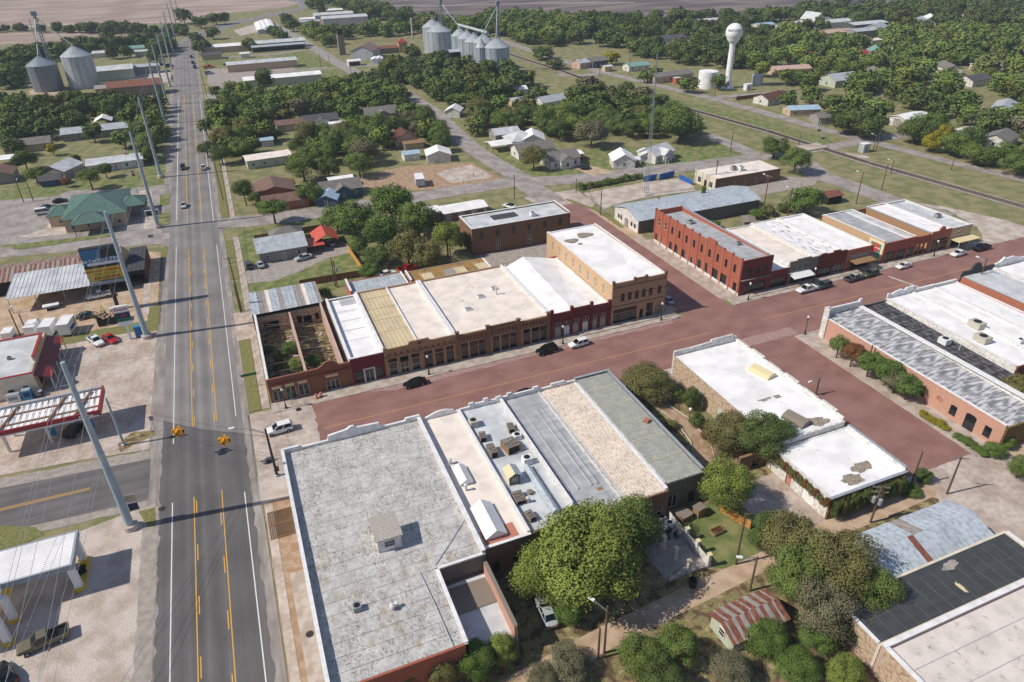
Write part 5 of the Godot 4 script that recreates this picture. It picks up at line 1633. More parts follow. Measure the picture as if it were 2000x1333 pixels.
	for z in [-5.4,-1.8,1.9,5.4]:
		var pm:=Mb.new()
		pm.span(-13.45,-13.25,0,4.6,z - 0.25,z+0.25)
		put("fin",pm,"white_paint",b)
	roof_box("roof_unit","left of the two roof units on the beige hall","air conditioner",v3(156.5,4.3,-188.4),v3(1.5,1.3,1.5),"ac_grey")
	roof_box("roof_unit","right of the two roof units on the beige hall","air conditioner",v3(158.6,4.3,-187.2),v3(1.5,1.3,1.5),"box_white")

# ---- south side of the brick street, seen from behind ---------------------------------------------------------
func south_row()->void:
	# corner roof with the notch
	var t:=thing("corner_building","wide corner building with a weathered white roof and stepped parapet","building",v3(8.6,0,-72.5))
	# local: x -11.3..11.4, z -22 (street) .. 22
	fitted_wall(t,"wall",v3(-11.3,0,-21.6),Vector3.BACK,43.6,6.9,0.4,"white_paint",[])
	cap(t,-11.1,-11.1,-21.9,22,6.9,0.5,"coping")
	fitted_wall(t,"wall",v3(11.4,0,-22),Vector3.LEFT,22.7,6.5,0.4,"white_paint",[])
	parapet_piece(t,v3(11.4,6.5,-22),Vector3.LEFT,pv([0,0,22.7,0,22.7,0.55,19.9,0.55,19.7,0.15,15.4,0.15,15.2,1.0,12.2,1.35,11.6,1.75,11.0,1.75,10.6,1.3,6.9,1.1,6.7,0.15,2.6,0.15,2.4,0.6,0,0.6]),0.4,"coping")
	fitted_wall(t,"wall",v3(11.4,0,10.2),Vector3.FORWARD,31.8,6.7,0.45,"white_paint",[])
	cap(t,11.17,11.17,-21.6,10.2,6.7,0.6,"coping")
	fitted_wall(t,"wall",v3(4.9,0,22),Vector3.FORWARD,11.8,6.0,0.35,"white_paint",[])
	fitted_wall(t,"wall",v3(4.9,0,10.2),Vector3.RIGHT,6.5,6.0,0.35,"grey_stone",[])
	fitted_wall(t,"wall",v3(-10.9,0,22),Vector3.RIGHT,15.8,5.9,0.35,"red_brick",[])
	var rm:=Mb.new()
	rm.quad(v3(-10.9,6.0,9.85),v3(10.95,6.0,9.85),v3(10.95,6.15,-21.6),v3(-10.9,6.15,-21.6))
	rm.quad(v3(-10.9,5.92,21.7),v3(4.55,5.92,21.7),v3(4.55,6.0,9.85),v3(-10.9,6.0,9.85))
	put("roof",rm,"old_white_roof",t)
	var lap:=Mb.new()
	for i in 21:
		lap.span(-10.8,10.9 if i < 15 else 4.5,6.14 - i*0.0085,6.175 - i*0.0085,-20.2+i*2.0,-20.05+i*2.0)
	put("roof_lap",lap,"old_white_roof",t)
	var cr:=Mb.new()
	for q in [[4.9,10.0,4.6,21.8],[4.9,10.0,11.2,9.95],[4.7,9.4,10.9,3.2],[2.5,9.6,3.1,21.7]]:
		cr.line([v3(q[0],6.12,q[1]),v3(lerpf(q[0],q[2],0.5)+0.1,6.12,lerpf(q[1],q[3],0.5)),v3(q[2],6.12,q[3])],0.06,4)
	put("roof_cable",cr,"seam_grey",t)
	var kerb:=Mb.new()
	kerb.span(4.5,4.95,6.0,6.25,10.2,21.9)
	kerb.span(4.95,11.4,6.0,6.25,9.9,10.3)
	put("roof_kerb",kerb,"coping",t)
	var hut:=thing("roof_hut","white hut with a shingled slope standing on the weathered corner roof","roof hut",v3(8.55,6.02,-69.9))
	fitted_wall(hut,"wall",v3(-1.6,0,1.9),Vector3.RIGHT,3.2,2.3,0.15,"white_paint",[[0.95,0.75,1.3,1.05,0.0,0,1,"frame_dark","ac_grey","window"]])
	fitted_wall(hut,"wall",v3(1.6,0,-1.9),Vector3.LEFT,3.2,2.8,0.15,"white_paint",[])
	fitted_wall(hut,"wall",v3(1.6,0,1.75),Vector3.FORWARD,3.5,2.3,0.15,"white_paint",[])
	fitted_wall(hut,"wall",v3(-1.6,0,-1.75),Vector3.BACK,3.5,2.3,0.15,"white_paint",[])
	var hr:=Mb.new()
	hr.plate(pv([-1.85,0,1.85,0,1.85,4.3,-1.85,4.3]),v3(0,2.4,2.15),Vector3.RIGHT,v3(0,0.12,-1).normalized(),0.16)
	put("roof_slope",hr,"shingle_light",hut)
	roof_box("roof_unit","small air conditioner with a red fan ring on the weathered corner roof","air conditioner",v3(2.5,5.95,-60.3),v3(1.0,0.75,1.0),"ac_grey")
	vent_pipe("left of the twin white vents on the weathered corner roof",v3(6.5,5.95,-58.6),0.6,0.26,"white_paint")
	vent_pipe("right of the twin white vents on the weathered corner roof",v3(7.1,5.95,-58.8),0.6,0.2,"white_paint")
	var lo:=row_building({called="annex",label="sunken grey tin roofed annex in the notch of the corner building",x0=13.6,x1=19.9,z0=-62.2,z1=-50.6,h=[3.0,3.2,5.2,3.1],walls=["dark_block","dark_block","pink_brick","dark_block"],roof=2.6,roof_north=3.0,roofs="pale_grey_roof",copings="e",coping="grey_timber",thick=0.4})
	var pl:=Mb.new()
	pl.span(-2.7,2.7,2.86,2.98,-5.4,-0.6)
	put("roof_boards",pl,"grey_timber",lo)
	# cream roof with skylight hutches
	var b:=row_building({label="shop with a cream roof and two white gabled skylight hutches",x0=20.1,x1=27.0,z0=-94.4,z1=-63.2,h=[5.9,5.9,6.2,5.7],walls=["brown_brick","white_paint","white_paint","white_paint"],roof=5.6,roof_north=5.75,roofs="cream_roof",copings="se",south=[[1.0,0.5,1.2,2.4,0.5,0,1,"frame_dark","glass","window"],[4.2,0.5,1.2,2.4,0.5,0,1,"frame_dark","glass","window"]]})
	parapet_piece(b,v3(3.45,5.9,-15.6),Vector3.LEFT,pv([0,0,6.9,0,6.9,0.2,5.9,0.35,4.0,1.0,2.4,1.0,1.0,0.55,0.9,0.2,0,0.2]),0.35,"coping")
	for q in [[22.2,-78.2,1.9,3.9,0.7,"small white skylight hutch with a gabled top on the cream roof"],[22.5,-67.8,3.0,6.4,1.1,"large white skylight hutch with a gabled top on the cream roof"]]:
		var h:=thing("skylight_hutch",q[5],"skylight",v3(q[0],5.62,q[1]))
		var hm:=Mb.new()
		var x:float=q[2]*0.5
		var z:float=q[3]*0.5
		hm.span(-x,x,0,0.5,-z,z)
		put("kerb",hm,"white_paint",h)
		var gm:=Mb.new()
		gm.plate([v2(-x - 0.1,0.5),v2(x+0.1,0.5),v2(0,0.5+q[4])],v3(0,0,z+0.1),Vector3.RIGHT,Vector3.UP,q[3]+0.2)
		put("gabled_top",gm,"white_roof",h)
	vent_pipe("square white vent before the small hutch on the cream roof",v3(21.4,5.7,-81.8),0.75,0.22,"white_paint")
	vent_pipe("white vent with a tall rod behind the large hutch",v3(21.7,5.65,-75.2),1.0,0.2,"white_paint")
	put("peeled_patch",_flat_mesh(v2(-2.9,12.2),v2(2.0,15.0),5.64),"pink_plaster",b)
	# cluttered grey-white roof
	b=row_building({label="shop under the cluttered grey-white roof of crates, units and a long duct",x0=27.1,x1=34.8,z0=-94.4,z1=-63.4,h=[5.8,6.0,6.3,5.6],walls=["brown_brick","white_paint","white_paint","white_paint"],roof=5.5,roof_north=5.65,roofs="pale_grey_roof",copings="e"})
	parapet_piece(b,v3(3.85,6.0,-15.5),Vector3.LEFT,pv([0,0,7.7,0,7.7,0.2,6.0,0.2,6.0,0.9,5.2,0.9,5.2,0.55,3.3,0.55,3.3,1.1,2.5,1.1,2.5,0.45,1.0,0.45,1.0,0.8,0,0.8]),0.35,"coping")
	roof_box("roof_unit","beige cabinet unit near the street end of the cluttered roof","air conditioner",v3(27.95,5.55,-89.6),v3(1.3,1.2,1.6),"ac_beige")
	var k:=0
	for q in [[28.2,-85.6,0.9,1.9,0.9,"pallet stack against the wall beyond the beige cabinet unit"],[28.3,-81.6,1.0,2.6,1.1,"heap of grey pallets against the cream roof's edge"],[31.4,-81.5,2.1,2.6,1.3,"large slatted timber crate in the middle of the cluttered roof"],[33.3,-86.0,0.9,2.0,0.8,"leaning slatted frame at the far edge of the cluttered roof"],[28.2,-70.4,1.4,2.4,0.7,"open timber bin beside the small roof hut"],[28.3,-66.4,0.9,1.8,0.7,"broken crate at the rear end of the cluttered roof"]]:
		var c:=thing("timber_crate",q[5],"crate",v3(q[0],5.58,q[1]),0.15*(k % 3 - 1))
		k += 1
		for s in [-1,1]:
			var bm:=Mb.new()
			bm.span(s*q[2]*0.5 - 0.06,s*q[2]*0.5+0.06,0,q[4],-q[3]*0.5,q[3]*0.5)
			put("side",bm,mat["timber" if k==3 else "grey_timber"],c)
		var n:=int(q[3]/0.32)
		for i in n:
			var sl:=Mb.new()
			var z:float=-q[3]*0.5+q[3]*(i+0.5)/n
			sl.box(v3(0,q[4]+0.04+0.03*(i % 2),z),v3(q[2]+0.16,0.06,0.22),Basis(Vector3.UP,0.06*((i*7) % 3 - 1)))
			put("slat",sl,"grey_timber",c)
		var core:=Mb.new()
		core.span(-q[2]*0.35,q[2]*0.35,0,q[4]*0.7,-q[3]*0.42,q[3]*0.42)
		put("base",core,"charred",c)
	hut=thing("roof_hut","little gabled hut with a dark paned window on the cluttered roof","roof hut",v3(28.9,5.55,-74.6))
	fitted_wall(hut,"wall",v3(-0.85,0,1.0),Vector3.RIGHT,1.7,1.7,0.12,"dark_block",[[0.35,0.3,1.0,1.2,0.0,2,1,"frame_white","glass","window"]])
	var hb:=Mb.new()
	hb.span(-0.85,0.85,0,1.6,-1.2,0.85)
	put("body",hb,"cream_paint",hut)
	for s in [-1.0,1.0]:
		var sm:=Mb.new()
		sm.plate(pv([0,-1.35,1.25,-1.35,1.25,1.15,0,1.15]),v3(0,2.2,0),v3(s*0.88,-0.47,0),v3(0,0,1.0 if s < 0 else 1.0),0.08)
		put("roof_slope",sm,mat["blue_tin" if s > 0 else "cream_panel"],hut)
	var duct:=thing("roof_duct","long pale blue boxed duct running down the cluttered roof","duct",v3(31.9,5.55,-70.9))
	var dm:=Mb.new()
	dm.plate(pv([-0.55,0,0.55,0,0.5,0.75,0,1.0,-0.5,0.75]),v3(0,0,5.4),Vector3.RIGHT,Vector3.UP,10.8)
	put("casing",dm,"blue_tin",duct)
	roof_box("roof_unit","white unit at the head of the long blue duct","air conditioner",v3(32.5,5.55,-77.4),v3(1.4,1.1,1.3),"box_white")
	roof_box("roof_unit","white domed unit by the slatted frame on the cluttered roof","air conditioner",v3(33.4,5.55,-83.6),v3(1.2,0.8,1.2),"box_white")
	vent_pipe("low round vent on the stained part of the cluttered roof",v3(30.2,5.5,-71.0),0.25,0.35,"grey_timber")
	vent_pipe("bent white pipe vent beside the open timber bin",v3(29.2,5.5,-69.4),0.8,0.2,"white_paint")
	# grey roof with ridges
	b=row_building({label="shop under the plain grey roof with four long raised ridges",x0=34.9,x1=42.1,z0=-94.4,z1=-63.3,h=[5.6,6.1,5.8,5.6],walls=["brown_brick","white_paint","white_paint","white_paint"],roof=5.5,roof_north=5.65,roofs="grey_roof"})
	parapet_piece(b,v3(3.6,6.1,-15.55),Vector3.LEFT,pv([0,0,7.2,0,7.2,0.4,6.2,0.4,6.2,0.9,5.4,0.9,5.4,0.4,1.2,0.4,1.2,0.8,0.2,0.8,0,0.2]),0.35,"coping")
	for x in [-2.9,-1.3,0.9,1.9]:
		var r:=Mb.new()
		r.plate(pv([-0.2,0,0.2,0,0.1,0.16,-0.1,0.16]),v3(x,5.55,10.0),Vector3.RIGHT,Vector3.UP,20.5)
		put("ridge",r,"grey_roof",b)
	put("rust_stain",_flat_mesh(v2(1.2,10.8),v2(2.1,11.4),5.53),"timber",b)
	# cream corrugated
	var sback:=[[1.6,0.3,2.2,3.1,1.1,2,0,"frame_dark","glass","window"],[5.4,0.9,0.9,1.9,0.0,0,1,"frame_white","glass","window"]]
	b=row_building({label="shop under the cream corrugated roof with a stepped street parapet",x0=42.2,x1=49.3,z0=-94.4,z1=-63.3,h=[5.5,6.1,5.7,5.6],walls=["brown_brick","white_paint","white_paint","white_paint"],roof=5.4,roof_north=5.6,roofs="cream_ribs",south=sback,copings="e"})
	parapet_piece(b,v3(3.55,6.1,-15.55),Vector3.LEFT,pv([0,0,7.1,0,7.1,0.1,4.9,0.1,4.9,0.55,2.2,0.55,2.2,0.1,0,0.1]),0.35,"coping")
	ribs(b,-3.1,3.1,-15.2,15.4,5.45,5.66,0.44,"cream_ribs",0.06)
	# grey-green corrugated
	b=row_building({label="shop under the grey-green corrugated roof, last before the garden gap",x0=49.4,x1=56.6,z0=-95.0,z1=-64.6,h=[5.5,6.0,5.9,5.7],walls=["dark_block","grey_stone","dark_block","white_paint"],roof=5.5,roof_north=5.6,roofs="green_grey_ribs",south=[[1.0,0.3,1.6,2.4,0.0,1,0,"frame_white","glass","window"],[4.6,0.1,1.2,2.3,0.0,0,0,"frame_dark","dark_void","door"]],copings="ne",coping="grey_coping"})
	ribs(b,-3.2,3.2,-14.8,15.1,5.56,5.66,0.42,"green_grey_ribs",0.06)
	var lp:=Mb.new()
	for i in 5:
		lp.span(-3.1,3.1,5.68,5.71,-11.0+i*5.2,-10.9+i*5.2)
	stuff(put("cross_seam",lp,"cream_panel",b))
	var rub:=Mb.new()
	rub.box(v3(2.0,5.9,1.0),v3(1.0,0.5,0.8),Basis(Vector3.UP,0.5))
	tag(put("brick_pile",_moved(rub,v3(53,0,-79.8)),"orange_brick"),"small pile of bricks on the edge of the grey-green corrugated roof","brick pile")
	# white building by the cross street
	var arch:=[]
	for i in 4:
		arch.append([9.0+i*5.2,0.6,1.3,2.4,0.0,1,0,"frame_white","mint_siding","boarded_window"])
	b=row_building({label="white-roofed corner building with peeling plaster on its garden side",x0=71.0,x1=85.6,z0=-95.2,z1=-66.0,h=[5.2,6.0,5.7,5.2],walls=["white_paint","white_paint","white_paint","old_plaster"],roof=5.1,roof_north=5.25,roofs="white_roof",copings="e",west=arch})
	parapet_piece(b,v3(7.3,6.0,-14.6),Vector3.LEFT,pv([0,0,14.6,0,14.6,0.3,9.5,0.3,6.2,0.45,6.0,0.9,1.0,0.9,0.6,0.3,0,0.3]),0.4,"white_paint")
	for i in 6:
		var pc:=Mb.new()
		pc.span(6.92,7.38,5.82,6.0+0.25*(i % 2),-13.8+i*4.6,-10.4+i*4.6)
		put("parapet_step",pc,"white_paint",b)
	for q in [[82.6,-83.4,2.6,4.4,"tan vaulted roof hood by the street side of the white corner building"],[78.4,-69.6,2.6,4.0,"grey ribbed roof hood near the tree on the white corner building"]]:
		var h:=thing("roof_hood",q[4],"skylight",v3(q[0],5.1,q[1]),0.25)
		var hm:=Mb.new()
		hm.plate(pv([-1.3,0,1.3,0,1.3,0.5,0.5,1.05,-0.8,0.8,-1.3,0.4]),v3(0,0,q[3]*0.5),Vector3.RIGHT,Vector3.UP,q[3])
		put("hood",hm,mat["cream_panel" if q[1] < -80 else "grey_timber"],h)
	var stains:=[[77.8,-76.8,1.5,0.9],[81.4,-78.6,1.6,1.2],[80.2,-76.4,1.0,0.6],[81.3,-68.0,2.7,1.3]]
	for q in stains:
		var pp:=PackedVector2Array()
		for i in 40:
			var a:=TAU*i/40.0
			pp.append(v2(q[0] - 78.3,q[1]+80.6)+v2(cos(a)*q[2],sin(a)*q[3])*_lumpy(a,q[0]))
		var st:=Mb.new()
		st.sheet(pp,5.155)
		put("roof_stain",st,"mould",b)
	b=row_building({label="lower white-roofed rear block hung with rusty creeper",x0=71.0,x1=86.0,z0=-65.8,z1=-53.4,h=[4.2,4.2,4.9,4.2],walls=["vine_wall","white_paint","white_paint","white_paint"],roof=4.05,roof_north=4.15,roofs="white_roof",copings="es",coping="grey_coping",west=[[6.6,0.05,2.4,2.4,0.0,0,2,"frame_white","box_white","door"],[3.0,0.05,1.2,2.3,0.0,0,0,"frame_dark","pink_plaster","door"]]})
	for q in [[2.0,2.4,2.0,1.3],[-1.4,4.0,2.4,1.1]]:
		var pp:=PackedVector2Array()
		for i in 40:
			var a:=TAU*i/40.0
			pp.append(v2(q[0],q[1])+v2(cos(a)*q[2],sin(a)*q[3])*_lumpy(a,q[0]))
		var st:=Mb.new()
		st.sheet(pp,4.13)
		put("roof_stain",st,"mould",b)
	for i in 16:
		tree("creeper","rusty green creeper hanging along the top of the lower rear block","creeper",v2(70.6,-64.6+i*0.72),4.3 - 0.2*(i % 3),0.55+0.12*(i % 2),["leaf_rust","leaf_olive","leaf_olive"][i % 3],1,i,0.55,"creeper clumps on the lower rear block")
	for i in 12:
		tree("creeper","dark creeper covering the alley wall of the lower rear block","creeper",v2(71.8+i*1.2,-53.0),4.0+0.3*(i % 2),0.9,["leaf_dark","leaf_olive","leaf_dark"][i % 3],1,i+2,0.1,"creeper clumps on the alley wall")

func _lumpy(a:float,s:float)->float:
	return 0.85+0.16*sin(a*2.0+s)+0.1*sin(a*5.0+s*2.0)+0.06*sin(a*9.0)

func _moved(m:Mb,by:Vector3)->Mb:
	for i in m.v.size():
		m.v[i] += by
	return m

# ---- south-east block and the bottom right -------------------------------------------------------------------
func south_east()->void:
	var west:=[[24.6,0.9,1.2,2.1,0.3,0,1,"frame_dark","glass","window"],[28.2,2.2,1.2,0.9,0.4,0,0,"frame_wood","pink_plaster","blocked_window"],[31.0,0.9,1.3,2.1,0.3,0,1,"frame_dark","glass","window"],[34.0,0.1,2.0,3.2,0.35,1,1,"frame_dark","glass","door"],[37.6,0.8,1.3,2.2,0.0,0,1,"frame_dark","glass","window"],[8,0.9,1.2,2.1,0.3,0,1,"frame_dark","glass","window"],[14,0.9,1.2,2.1,0.3,0,1,"frame_dark","glass","window"]]
	var b:=row_building({label="pink brick side-street building with a streaked grey and white roof",x0=109.0,x1=118.6,z0=-95.8,z1=-54.4,h=[4.6,6.4,5.6,4.9],walls=["vine_wall","white_paint","white_paint","pink_brick"],roof=4.4,roof_north=5.3,roofs="streaky_grey_roof",copings="nw",west=west})
	cap(b,4.4,4.4,-20,20.3,5.6,1.1,"coping",0.2)
	parapet_piece(b,v3(4.8,6.4,-20.7),Vector3.LEFT,pv([0,0,9.6,0,9.6,0.9,8.9,0.9,8.9,0.5,0.7,0.4,0.7,0.9,0,0.9]),0.4,"coping")
	put("white_pier",_flat_mesh(v2(-4.95,-20.7),v2(-4.45,-19.6),3.4),"white_paint",b)
	var pr:=Mb.new()
	pr.span(-5.1,-4.7,0,7.3,-20.8,-19.4)
	put("corner_pier",pr,"white_paint",b)
	b=row_building({label="building with the dark ribbed roof between two white parapets",x0=118.7,x1=126.0,z0=-95.8,z1=-65.2,h=[4.2,5.4,5.0,4.8],walls=["dark_block","grey_stone","white_paint","white_paint"],roof=4.2,roof_north=4.9,roofs="charcoal_ribs"})
	var k:=26
	for i in k:
		var r:=Mb.new()
		r.box(v3(0,4.9 - 0.7*i/k+0.04,-14.4+i*1.12),v3(6.3,0.1,0.2))
		put("roof_rib",r,"charcoal_ribs",b)
	roof_box("roof_unit","white domed cooler standing on the dark ribbed roof","air conditioner",v3(122.6,4.65,-78.0),v3(1.6,1.2,1.8),"box_white")
	vent_pipe("thin white antenna pipe on the dark ribbed roof",v3(123.4,4.5,-75.2),1.4,0.08,"white_paint")
	b=row_building({label="broad white-roofed building with a curved parapet beside the dark ribbed roof",x0=126.1,x1=133.6,z0=-95.8,z1=-65.4,h=[5.6,6.3,5.8,5.6],walls=["dark_brick","white_paint","white_paint","white_paint"],roof=5.4,roof_north=5.6,roofs="white_roof",copings="we",south=[[1.6,0.4,1.2,2.6,0.0,0,1,"frame_white","glass","window"],[4.8,0.4,1.2,2.6,0.0,0,1,"frame_white","glass","window"]]})
	parapet_piece(b,v3(3.75,6.3,-15.2),Vector3.LEFT,pv([0,0,7.5,0,7.5,0.5,7.0,0.5,6.4,0.2,5.5,0.6,3.6,0.9,3.2,0.5,2.4,0.6,2.3,0.95,0,0.95]),0.35,"coping")
	b=row_building({label="white-roofed building second from the end of the south-east block",x0=133.7,x1=140.0,z0=-95.6,z1=-65.4,h=[5.6,6.3,5.7,5.7],walls=["dark_brick","white_paint","white_paint","white_paint"],roof=5.4,roof_north=5.6,roofs="white_roof",copings="en"})
	b=row_building({label="white-roofed end building of the south-east block, by the alley",x0=140.1,x1=146.6,z0=-95.6,z1=-65.4,h=[5.6,6.2,5.7,5.7],walls=["dark_brick","white_paint","orange_brick","white_paint"],roof=5.4,roof_north=5.6,roofs="white_roof",copings="en"})
	for q in [["left of two beige boxed coolers on the broad white roof",128.6,-74.8],["right of two beige boxed coolers on the broad white roof",132.6,-79.2]]:
		roof_box("roof_unit",q[0],"air conditioner",v3(q[1],5.5,q[2]),v3(2.0,1.2,2.6),"ac_beige")
	roof_box("roof_unit","low round-topped unit behind the boxed coolers","air conditioner",v3(134.6,5.5,-71.4),v3(1.2,0.8,1.0),"box_white")
	roof_box("roof_unit","grey and white cooler at the frame's right edge on the white roofs","air conditioner",v3(138.4,5.5,-71.6),v3(1.8,1.3,1.6),"box_white")
	b=row_building({label="brick building with a grey roof and black rounded parapet, at the right edge",x0=150.8,x1=161.0,z0=-97.4,z1=-62,h=[5.6,6.0,5.8,5.2],walls=["orange_brick","black_paint","white_paint","orange_brick"],roof=5.1,roof_north=5.4,roofs="pale_grey_roof",west=[[10.0,1.6,1.1,1.7,0.0,0,1,"frame_white","dark_void","window"],[11.4,1.6,1.1,1.7,0.0,0,0,"frame_white","ac_grey","blocked_window"],[17.5,1.6,1.3,1.8,0.0,0,0,"frame_white","ac_grey","blocked_window"]]})
	var rg:=pv([0,0,10.2,0,10.2,0.5,7.6,0.5])
	for i in 11:
		rg.append(v2(6.0+cos(PI*i/10.0)*1.6,0.5+sin(PI*i/10.0)*1.6))
	rg.append(v2(0,0.5))
	parapet_piece(b,v3(5.1,6.0,-17.7),Vector3.LEFT,rg,0.4,"black_roof")
	b=row_building({label="white-roofed building with a scalloped parapet in the far right corner",x0=161.2,x1=172.0,z0=-97.4,z1=-62,h=[5.6,6.2,5.8,5.6],walls=["orange_brick","white_paint","white_paint","white_paint"],roof=5.2,roof_north=5.4,roofs="white_roof",copings="ew"})
	parapet_piece(b,v3(5.4,6.2,-17.7),Vector3.LEFT,pv([0,0,10.8,0,10.8,0.3,9.4,0.5,8.0,1.6,7.4,1.1,5.0,1.3,2.0,0.4,0,0.3]),0.4,"coping")
	b=row_building({called="annex",label="dark low shed roof behind the dark ribbed building",x0=119.0,x1=125.6,z0=-65.0,z1=-60.0,h=[2.9,3.2,3.0,3.0],walls=["dark_block","dark_block","dark_block","dark_block"],roof=3.0,roof_north=3.3,roofs="shingle_dark"})
	# pale tin roofed shed by the alley
	var t:=thing("tin_shed","long shed with a pale blue tin roof and one rusted sheet by the alley","shed",v3(76.4,0,-43.3))
	var wm:=Mb.new()
	wm.span(-9.9,9.9,0,3.5,-3.5,3.6)
	put("wall",wm,"tin",t)
	for s in [-1,1]:
		for i in 20:
			var z0:=0.0
			var m:=Mb.new()
			m.plate(pv([0,0,1.04,0,1.04,3.95,0,3.95]),v3(-10.4+i*1.04+(1.04 if s < 0 else 0.0),4.85,0),v3(1 if s > 0 else -1,0,0),v3(0,-0.31,s).normalized()*1.0,0.05)
			m.tube(v3(-10.36+i*1.04,4.9,0),v3(-10.36+i*1.04,3.72,s*3.78),0.045,0.045,4,false)
			put("roof_sheet",m,mat["rusty_tin" if s > 0 and i==8 else "patchy_tin" if s < 0 and i in [9,10] else "blue_tin"],t)
	# the black roof and the big white roof at the bottom right
	b=row_building({called="rear_building",label="building with a black tarred roof seamed in a grid, beside the tin shed",x0=58.0,x1=88.0,z0=-39.2,z1=-32.2,h=[4.6,4.4,4.6,4.6],walls=["cream_paint","cream_paint","cream_paint","old_plaster"],roof=4.2,roof_north=4.3,roofs="black_roof",copings="ew",west=[[2.6,1.2,1.3,1.6,0.0,2,2,"frame_white","glass","window"]]})
	var sg:=Mb.new()
	for i in 15:
		sg.span(-14.0+i*1.95,-13.93+i*1.95,4.26,4.29,-3.1,3.1)
	sg.span(-14.5,14.5,4.27,4.3,0.1,0.16)
	put("roof_seam",sg,"tar_seam",b)
	for q in [[3.0,-2.1,1.6,0.7,"gravel"],[1.2,1.0,0.3,1.2,"cream_panel"]]:
		var pp:=PackedVector2Array()
		for i in 40:
			var a:=TAU*i/40.0
			pp.append(v2(q[0],q[1])+v2(cos(a)*q[2],sin(a)*q[3])*_lumpy(a,q[0]))
		var st:=Mb.new()
		st.sheet(pp,4.32)
		put("roof_patch",st,mat[q[4]],b)
	b=row_building({called="rear_building",label="large building with a dirty white roof and thick pale parapet, bottom right",x0=57.8,x1=100.0,z0=-32.0,z1=0,h=[5.0,5.3,5.0,5.2],walls=["cream_paint","pink_siding","cream_paint","old_plaster"],roof=4.8,roof_north=4.8,roofs="dirty_roof",copings="nw",thick=0.5})
	var ls:=Mb.new()
	for i in 6:
		ls.span(-20,20,4.83,4.86,-12.4+i*3.4,-12.32+i*3.4)
	put("roof_seam",ls,"seam_grey",b)
	# rusty roofed hut
	t=house("hut","small white hut with a rusty ribbed roof beside the alley trees","hut",v2(48.0,-42.8),2,8.0,4.3,2.5,0.9,"rusty_tin","mint_siding","stripes win")

